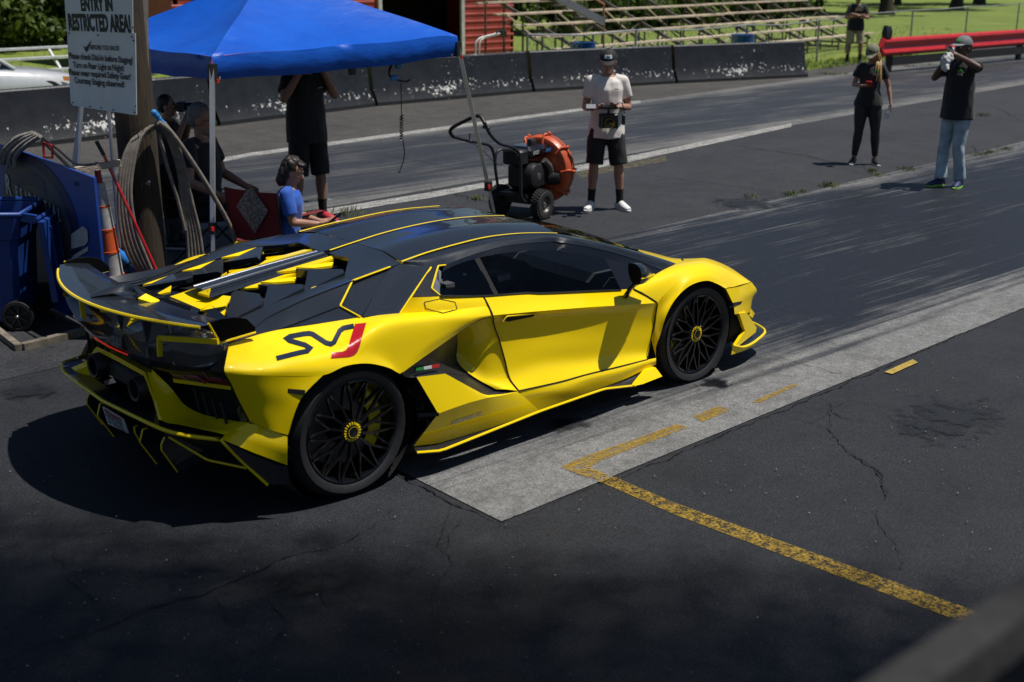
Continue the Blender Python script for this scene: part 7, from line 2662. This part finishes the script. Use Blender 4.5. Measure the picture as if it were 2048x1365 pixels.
# ---- concrete barriers
def barrier_mat():
    mt, nt, b = nodes_of('barrier_black_paint')
    tc = nt.nodes.new('ShaderNodeTexCoord')
    sep = nt.nodes.new('ShaderNodeSeparateXYZ')
    nt.links.new(tc.outputs['Object'], sep.inputs[0])
    v = coords(nt)
    zone = ramp(nt, sep.outputs['Z'], [(.02, .0), (.10, .55), (.26, 1.0), (.36, .45), (.45, .0), (.79, .0), (.82, .42)])
    n1 = noise_n(nt, v, 13, 6, .72)
    n2 = noise_n(nt, v, .9, 4, .6)
    f = mathn(nt, 'ADD', n1, mathn(nt, 'ADD', mathn(nt, 'MULTIPLY', zone, .15), mathn(nt, 'MULTIPLY', mathn(nt, 'SUBTRACT', n2, .5), .55)))
    chip = ramp(nt, f, [(.715, 0), (.735, 1)])
    blk = ramp(nt, noise_n(nt, v, 4, 5), [(.3, (.006, .0065, .008)), (.7, (.016, .017, .020))])
    dust = ramp(nt, sep.outputs['Z'], [(.0, .7), (.10, .25), (.3, .0)])
    blk = mixc(nt, dust, blk, (.035, .035, .036))
    cc = mixc(nt, chip, blk, (.62, .61, .58))
    nt.links.new(cc, b.inputs['Base Color'])
    nt.links.new(ramp(nt, chip, [(0, .42), (1, .9)]), b.inputs['Roughness'])
    bumpn(nt, b, mathn(nt, 'ADD', noise_n(nt, v, 30, 4), mathn(nt, 'MULTIPLY', chip, -.4)), .3, .01)
    return mt


barm = barrier_mat()
JT = [(-5.0, 11.9), (-1.0, 12.05), (2.95, 12.22), (6.75, 12.68), (10.42, 13.38), (14.45, 13.42), (18.2, 12.78), (21.85, 11.84)]
BL = ['black concrete barrier at the far left in front of the silver car', 'black concrete barrier below the silver car hood left of the sign post', 'black concrete barrier behind the sign post and hose', 'chipped black barrier behind the standing man under the canopy', 'white-chipped black barrier left of the man in white shirt', 'black concrete barrier directly behind the man in white shirt', 'last black barrier with white chips beside the bleachers end']
PROF = [(-.30, 0), (-.30, .07), (-.17, .31), (-.09, .80), (-.07, .82), (.07, .82), (.09, .80), (.17, .31), (.30, .07), (.30, 0)]
for i in range(7):
    a, b_ = Vector((*JT[i], 0)), Vector((*JT[i+1], 0))
    d = (b_-a).normalized()
    nrm = Vector((-d.y, d.x, 0))
    L = (b_-a).length
    mb = MB()
    seg = 9
    rows = []
    for k in range(seg):
        xx = .035+(L-.07)*k/(seg-1)
        rows.append([Vector((xx, py+.30, pz_)) for py, pz_ in PROF])
    mb.grid(rows)
    mb.add(rows[0], [tuple(range(10))])
    mb.add(rows[-1], [tuple(reversed(range(10)))])
    o = mb.build('concrete_barrier', barm, None, 25)
    o.location = a
    o.rotation_euler = (0, 0, atan2(d.y, d.x))
    tag(o, BL[i], 'barrier', 'black concrete barriers along the far lane')

# ---- red shed
redm = None


def corr_mat(name, c):
    return mat(name, c, .5, var=.25, vs=2.5, coat=.1)


redm = corr_mat('red_sheet_metal', (.36, .050, .040))
YB = 22.0
sh = thing('red_shed', 'red corrugated metal shed with a wide dark open doorway', 'shed', (16, YB, 0))


def xat(u, v=40, y=YB):
    return P((u, v), y=y).x


xR, xD2, xD1, xL = xat(1027), xat(921), xat(758), xat(345)


def ribbed(x0, x1, z0, z1, y, name):
    mb = MB()
    z = z0
    pr = [(0, 0), (.06, 0), (.07, -.014), (.09, -.014), (.10, 0)]
    rows = []
    while z < z1:
        for dz, dy in pr[:-1]:
            rows.append((z+dz*2.0, dy))
        z += .20
    for (za, ya), (zb, yb) in zip(rows, rows[1:]):
        mb.add([(x0, y+ya, za), (x1, y+ya, za), (x1, y+yb, zb), (x0, y+yb, zb)], [(0, 1, 2, 3)])
    return mb.build(name, redm, sh, 25)


ribbed(xD2+.12, xR, 0, 3.4, YB, 'wall_panel')
ribbed(xL, xD1, 0, 3.4, YB, 'wall_panel')
ribbed(xD1, xD2, 2.1, 3.4, YB+.02, 'wall_panel')
dark_in = mat('shed_interior', (.012, .012, .012), .9, var=.2)
MB().box(((xD1+xD2)/2, YB+3.0, 1.6), (xD2-xD1+4, .1, 3.3)).box(((xD1+xD2)/2, YB+1.5, .03), (xD2-xD1, 3, .02)).build('interior_wall', dark_in, sh, 0)
MB().box((xL+.1, YB+2.5, 1.7), (.12, 5, 3.4)).build('side_wall', redm, sh, 0)
MB().box((xR-.06, YB+2.5, 1.7), (.1, 5, 3.4)).build('side_wall', redm, sh, 0)
whm = mat('white_trim_paint', (.55, .55, .53), .5, var=.2)
for x_ in (xD1, xD2+.03):
    MB().box((x_, YB-.05, 1.05), (.11, .08, 2.1)).build('door_frame', whm, sh, 0)
MB().box(((xD1+xD2)/2, YB-.05, 2.14), (xD2-xD1+.2, .08, .10)).build('door_lintel', whm, sh, 0)
MB().prism([Vector((xL-.3, YB-.3, 3.35)), Vector((xR+.3, YB-.3, 3.35)), Vector((xR+.3, YB+5.3, 3.9)), Vector((xL-.3, YB+5.3, 3.9))], (0, 0, .08)).build('roof', redm, sh, 0)

# ---- bleachers
woodp = mat('bleacher_plank', (.52, .43, .31), .8, var=.35, vs=3, bump=.2, bs=20)
scaff = mat('weathered_steel', (.11, .10, .09), .6, metal=.3, var=.4)
a0 = Vector((17.6, 14.75, 0))
a1 = Vector((32.6, 17.15, 0))
bd = (a1-a0).normalized()
bn = Vector((-bd.y, bd.x, 0))
bl = thing('bleachers', 'tall weathered wooden plank bleachers on a steel frame behind the barriers', 'bleachers', a0)
Ltot = (a1-a0).length
NR = 7
for k in range(NR):
    z = .42+.245*k
    off = bn*(.60*k)
    rndk = random.Random(k)
    x0 = -.4
    while x0 < Ltot:
        x1 = min(Ltot+.2*rndk.random(), x0+4.6)
        pa, pb = a0+bd*x0+off, a0+bd*(x1-.02)+off
        MB().bar(pa+Vector((0, 0, z+rndk.uniform(-.012, .012))), pb+Vector((0, 0, z+rndk.uniform(-.012, .012))), .17, .045).build('seat_plank', woodp, bl, 0)
        if k:
            MB().bar(pa-bn*.30+Vector((0, 0, z-.26)), pb-bn*.30+Vector((0, 0, z-.26)), .13, .035).build('foot_plank', woodp, bl, 0)
        x0 += 4.6
nfr = 8
for i in range(nfr):
    s = a0+bd*(.3+(Ltot-.6)*i/(nfr-1))
    mb = MB()
    for k in range(NR):
        mb.tube([s+bn*(.6*k), s+bn*(.6*k)+Vector((0, 0, .40+.245*k))], .028, 6)
    mb.bar(s-bn*.1+Vector((0, 0, .28)), s+bn*(.6*NR-.4)+Vector((0, 0, .28+.245*(NR-.3))), .05, .08)
    mb.bar(s+Vector((0, 0, .12)), s+bn*(.6*(NR-1))+Vector((0, 0, .12)), .04, .06)
    mb.bar(s+bn*.6+Vector((0, 0, .15)), s+bn*3.0+Vector((0, 0, 1.2)), .03, .04)
    mb.build('support_frame', scaff, bl, 0)
    if i < nfr-1:
        s2 = a0+bd*(.3+(Ltot-.6)*(i+1)/(nfr-1))
        MB().bar(s+bn*1.8+Vector((0, 0, .2)), s2+bn*1.8+Vector((0, 0, 1.05)), .03, .04).build('cross_brace', woodp, bl, 0)
        MB().bar(s+bn*3.0+Vector((0, 0, 1.4)), s2+bn*3.0+Vector((0, 0, .3)), .03, .04).build('cross_brace', woodp, bl, 0)
# stair stringer with an orange pole at the left end
st = thing('access_stair', 'grey steel stair stringer with orange handrail at the bleachers left end', 'stair', (19, 14.2, 0))
q0_, q1_ = P(K4(1500, -10), y=14.6), P(K4(1725, 108), y=14.4)
MB().bar(q0_, q1_, .10, .16).build('stringer', mat('galvanised_steel', (.30, .30, .30), .5, metal=.6), st, 0)
orp = mat('orange_pipe', (.50, .20, .09), .6, var=.2)
MB().tube([P(K4(1725, 20), y=14.4), Vector((P(K4(1727, 220), y=14.4).x, 14.4, 0.0))], .022, 6).build('handrail_post', orp, st, 0)
MB().tube([P(K4(1670, -10), y=14.4), P(K4(1725, 22), y=14.4)], .022, 6).build('handrail', orp, st, 0)
for t_ in (.15, .4, .65, .9):
    c_ = q0_.lerp(q1_, t_)
    MB().box(c_+Vector((0, .35, .02)), (.25, .7, .04)).build('step', scaff, st, 0)

# ---- fences
galv = mat('galvanised_pipe', (.34, .35, .36), .5, metal=.5, var=.2)


def fence(name, label, posts, h, mesh=True, droop=0):
    t = thing(name, label, 'fence', posts[0], group='chain link fences beyond the track')
    pts = [Vector(q) for q in posts]
    for q in pts:
        MB().tube([q, q+Vector((0, 0, h))], .028, 7).build('post', galv, t, 40)
    for a, b_ in zip(pts, pts[1:]):
        MB().tube([a+Vector((0, 0, h-.02)), (a+b_)/2+Vector((0, 0, h-.02-droop)), b_+Vector((0, 0, h-.02))], .02, 6).build('top_rail', galv, t, 40)
        if mesh:
            mb = MB()
            L = (b_-a).length
            d = (b_-a).normalized()
            n = int(L/.16)
            for sg in (-1, 1):
                for k in range(-int(h/.16)-1, n+1):
                    x0, x1 = k*.16, k*.16+h*.95
                    if sg < 0:
                        p0, p1 = (x0, .04), (x1, h-.03)
                    else:
                        p0, p1 = (x1, .04), (x0, h-.03)
                    # clip to the bay
                    def cl(pp, qq):
                        if 0 <= pp[0] <= L:
                            return pp
                        lim = 0 if pp[0] < 0 else L
                        tt = (lim-pp[0])/(qq[0]-pp[0])
                        return (lim, pp[1]+tt*(qq[1]-pp[1]))
                    if max(p0[0], p1[0]) <= 0 or min(p0[0], p1[0]) >= L:
                        continue
                    c0_, c1_ = cl(p0, p1), cl(p1, p0)
                    A_, B_ = a+d*c0_[0]+Vector((0, 0, c0_[1])), a+d*c1_[0]+Vector((0, 0, c1_[1]))
                    w = Vector((0, 0, .004))
                    mb.add([A_-w, B_-w, B_+w, A_+w], [(0, 1, 2, 3)])
            tag(mb.build('chain_mesh', galv, t, 0), kind='stuff')
    return t


fence('chain_link_fence', 'chain link fence with pipe top rail behind the red guard rail', [(29.5, 16.0, 0), (33.6, 16.35, 0), (38.0, 16.9, 0), (43.0, 17.6, 0), (48, 18.3, 0)], 1.15, True, .02)
fence('chain_link_fence', 'low chain link fence in front of the bleachers behind the barriers', [(15.2, 14.45, 0), (18.4, 14.25, 0), (22.3, 14.1, 0), (25.9, 14.5, 0), (29.5, 16.0, 0)], 1.12, True, .06)
# white bench rails at the far left
wf = thing('white_bench_rail', 'long white pipe bench rail on the grass at the far left', 'bench', (4, 20.9, 0))
alw = mat('white_pipe', (.55, .56, .55), .45, var=.15)
for z, y in ((.74, 21.3), (.56, 20.9), (.34, 20.4)):
    MB().bar((-2, y, z), (9.8, y+.3, z+.05), .2, .045).build('bench_plank', alw, wf, 0)
for k in range(7):
    x = -1.5+1.8*k
    MB().bar((x, 20.35, 0), (x, 21.4, .74), .05, .05).build('bench_frame', alw, wf, 0)
    MB().bar((x, 20.7, .05), (x+.9, 20.7, .42), .04, .04).build('bench_brace', alw, wf, 0)
    MB().bar((x+1.8, 20.7, .05), (x+.9, 20.7, .42), .04, .04).build('bench_brace', alw, wf, 0)

# ---- red guard rail
gr = thing('guard_rail', 'bright red steel guard rail with rounded end on a black curb rail', 'guard rail', (24.6, 11.6, 0))
redp = mat('red_rail_paint', (.55, .018, .016), .35, coat=.4, var=.15)
g0 = P((1766, 92), z=.66)
g1 = P((2048, 72), z=.66)
gd = (g1-g0).normalized()
gd.z = 0
gn = Vector((-gd.y, gd.x, 0))
gp = [(.0, .22), (-.055, .18), (-.07, .13), (-.02, .04), (.0, 0), (-.02, -.04), (-.07, -.13), (-.055, -.18), (.0, -.22)]
mb = MB()
rows = []
base = Vector((g0.x, g0.y, 0))
for s in (0, .05, 1, 3, 6, 10, 16, 26, 40):
    c_ = base+gd*s
    rows.append([c_+gn*yy+Vector((0, 0, .62+zz)) for yy, zz in gp])
mb.grid(rows)
mb.grid([[q+gn*.02 for q in r] for r in rows])
mb.tube([base+gn*.0+Vector((0, 0, .62-.2)), base-gd*.12+Vector((0, 0, .62)), base+Vector((0, 0, .62+.2))], .07, 8)
mb.build('rail_beam', redp, gr, 35)
MB().bar(base+gd*.4+Vector((0, 0, .27)), base+gd*40+Vector((0, 0, .27)), .10, .20).build('lower_rail', satin, gr, 0)
for k in range(9):
    q = base+gd*(.5+3.2*k)+gn*.12
    MB().box(q+Vector((0, 0, .36)), (.12, .12, .72), rz=atan2(gd.y, gd.x)).build('post', satin, gr, 0)
# black bag on the rail end
bb = MB()
q = base+gd*.15+Vector((0, 0, .84))
bb.loft([[q+Vector((-.13, -.06, 0)), q+Vector((.13, -.06, 0)), q+Vector((.13, .08, 0)), q+Vector((-.13, .08, 0)), q+Vector((-.13, -.06, 0))], [q+Vector((-.15, -.07, .16)), q+Vector((.12, -.07, .18)), q+Vector((.12, .08, .16)), q+Vector((-.14, .08, .16)), q+Vector((-.15, -.07, .16))], [q+Vector((-.12, -.03, .30)), q+Vector((.11, -.03, .27)), q+Vector((.11, .05, .27)), q+Vector((-.12, .05, .3)), q+Vector((-.12, -.03, .3))]], 21, 8, mode='l')
tag(bb.build('black_bag', satin, None, 50), 'small black bag standing on the red guard rail end', 'bag')

# ---- blue barrels
blue_b = mat('barrel_blue', (.015, .10, .33), .35, var=.2, coat=.2)
for (u, v, y, lab) in ((1486, 63, 14.2, 'blue barrel behind the last barrier near the bleachers right half'), (1166, 80, 14.55, 'blue barrel behind the barrier left of the white-capped man head')):
    q = P((u, v), y=y)
    o = MB().lathe([(0, 0), (.28, 0), (.29, .02), (.285, .28), (.30, .30), (.285, .32), (.285, .56), (.30, .58), (.285, .60), (.29, .84), (.30, .87), (.27, .875), (.265, .85), (0, .85)], (0, 0, 0), 'z', 28).build('barrel', blue_b, None, 35)
    o.location = (q.x, q.y, 0)
    tag(o, lab.replace('white-capped man head', 'man in black cap'), 'barrel', 'blue barrels behind the barriers')
# bent pipe frame behind the barrier by the shed
pf = thing('push_cart', 'white bent pipe push cart handle with black grip beside the red shed', 'cart', (14.4, 14.9, 0))
wpipe = mat('white_tube', (.60, .60, .56), .4, var=.1)
for off in (0, .30):
    pts = [Vector((P(F0(951+off*25, 105), y=14.9+off).x, 14.9+off, 0))]+[P(F0(u+off*25, v), y=14.9+off) for u, v in ((952, 85), (962, 76), (985, 70), (996, 66))]
    MB().tube(resample(pts, 16), .02, 7).build('pipe', wpipe, pf, 40)
    MB().tube(resample([P(F0(u+off*25, v), y=14.9+off) for u, v in ((990, 70), (997, 62), (1003, 64), (1004, 74))], 10), .022, 7).build('grip', satin, pf, 40)

# ---- silver sedan beyond the barrier
sv = thing('silver_sedan', 'silver sedan parked beyond the barrier at the far left', 'car', (3.3, 16.6, 0))
silv = mat('silver_car_paint', (.62, .63, .63), .3, metal=.25, coat=.8, var=.03)
NX = 6.05


def SV(x, y, z):
    return Vector((NX+x, 16.6+y, z))


half = []
side = [(-.02, .30, .42), (-.10, .52, .60), (-.55, .70, .72), (-1.15, .78, .80), (-1.9, .80, .86), (-2.6, .80, .88), (-3.6, .80, .88), (-4.3, .74, .86), (-4.55, .6, .80)]
r_low = [SV(x, -w-.02, .25) for x, w, z in side]
r_mid = [SV(x, -w-.08, .52 if x < -.3 else .45) for x, w, z in side]
r_sh = [SV(x, -w, z-.06) for x, w, z in side]
r_top = [SV(x, -w*.75, z) for x, w, z in side]
r_cen = [SV(x+.04, 0, z+.03) for x, w, z in side]
bm_ = MB().loft([r_low, r_mid, r_sh, r_top, r_cen], 40, 18)


def mirror_y(mb, yc):
    o = MB()
    o.v = [Vector((p.x, 2*yc-p.y, p.z)) for p in mb.v]
    o.f = [list(reversed(f)) for f in mb.f]
    o.m = list(mb.m)
    return MB().join(mb).join(o)


mirror_y(bm_, 16.6).build('body', silv, sv, 50)
cab_b = [SV(-1.35, -.70, .83), SV(-2.0, -.74, .88), SV(-3.2, -.74, .89), SV(-3.9, -.68, .88)]
cab_t = [SV(-2.05, -.55, 1.30), SV(-2.3, -.57, 1.36), SV(-2.9, -.57, 1.37), SV(-3.35, -.54, 1.30)]
mirror_y(MB().loft([cab_b, cab_t], 16, 5), 16.6).build('side_glass', dark_glass, sv, 30)
mirror_y(MB().loft([[SV(-1.33, -.69, .83), SV(-1.20, 0, .85)], [SV(-2.05, -.54, 1.30), SV(-1.95, 0, 1.34)]], 8, 6), 16.6).build('windshield', dark_glass, sv, 30)
mirror_y(MB().loft([cab_t, [q+Vector((0, .55, .05)) for q in cab_t]], 16, 5), 16.6).build('roof', silv, sv, 50)
MB().tube([SV(-1.36, -.71, .84), SV(-2.05, -.56, 1.31)], .03, 6).build('pillar', silv, sv)
for yy in (-.80, .80):
    for xx in (-.85, -3.55):
        w_ = MB().lathe([(0, -.02), (.2, -.02), (.21, 0), (.30, .0), (.31, .05), (.31, .16), (.29, .2)], SV(xx, yy-(.02 if yy < 0 else .18), .31), 'y', 24).build('wheel', rubber, sv, 40)
hl = MB().loft([[SV(-.08, -.60, .58), SV(-.42, -.775, .665)], [SV(-.05, -.57, .48), SV(-.44, -.795, .57)]], 8, 5)
for h_ in (hl, None):
    if h_ is None:
        h_ = MB()
        h_.v = [Vector((p.x, 2*16.6-p.y, p.z)) for p in hl.v]
        h_.f, h_.m = [list(reversed(f)) for f in hl.f], list(hl.m)
    h_.build('headlight', mat('headlight_lens', (.50, .48, .40), .15, coat=1.0, var=.1), sv, 40)
mirror_y(MB().loft([[SV(-.44, -.782, .66), SV(-.58, -.80, .67)], [SV(-.46, -.80, .575), SV(-.56, -.81, .60)]], 4, 4), 16.6).build('indicator', mat('indicator_amber', (.45, .16, .02), .25, coat=1), sv, 40)
MB().ball(SV(-1.75, -.92, .93), (.09, .07, .06)).build('wing_mirror', silv, sv)
MB().box(SV(-.01, 0, .42), (.03, .9, .08)).build('grille', satin, sv, 0)


# ---- unseen tree, added to darken the near apron; crown laid out for its shadow
def added_tree():
    rnd = random.Random(31)
    t = thing('added_shade_tree', 'added leafy tree out of view that shades the near asphalt', 'tree', (7.4, -12.4, 0))
    g = Vector((FW.x, FW.y, 0)).normalized()
    r = Vector((RT.x, RT.y, 0)).normalized()
    up_sun = Vector((sd.x/sd.z, sd.y/sd.z, 1.0))
    cm = MB()
    n = 0
    while n < 80000:
        a, d = rnd.uniform(-4.6, 4.4), rnd.uniform(1.2, 6.2)
        dd = d+.17*a
        x = min(1, max(0, (5.66-dd)/1.75))
        dens = x*x*(3-2*x)
        if rnd.random() > dens:
            continue
        gp = Vector((CX, CY, 0))+g*d+r*a
        p_ = gp+up_sun*rnd.uniform(19.0, 25.0)
        s = .048*rnd.uniform(.7, 1.2)
        nrm = Vector((rnd.gauss(0, .8), rnd.gauss(0, .8), rnd.uniform(.3, 1.2))).normalized()
        u_ = nrm.cross(Vector((rnd.uniform(-1, 1), rnd.uniform(-1, 1), rnd.uniform(-1, 1)))).normalized()
        v_ = nrm.cross(u_)
        cm.add([p_-u_*s, p_+v_*s*.55, p_+u_*s, p_-v_*s*.55], [(0, 1, 2, 3)])
        n += 1
    cm.build('crown', leafB, t, 0)
    tm = MB()
    base = Vector((7.4, -12.4, 0))
    top = Vector((6.4, -9.4, 17.5))
    tm.tube([base, base.lerp(top, .3)+Vector((.1, 0, 0)), base.lerp(top, .7), top], [.42, .32, .24, .14], 12)
    c = Vector((CX, CY, 0))+g*2.6+up_sun*21
    for k in range(5):
        a = 2*pi*k/5+.3
        e_ = c+r*2.6*cos(a)+g*1.2*sin(a)+Vector((0, 0, rnd.uniform(-.6, .8)))
        b_ = base.lerp(top, rnd.uniform(.65, 1))
        tm.tube([b_, b_.lerp(e_, .5)+Vector((0, 0, .5)), e_], [.07, .04, .012], 7)
    tm.build('trunk', barkm, t, 40)


added_tree()

bpy.data.scenes.remove(WORK)
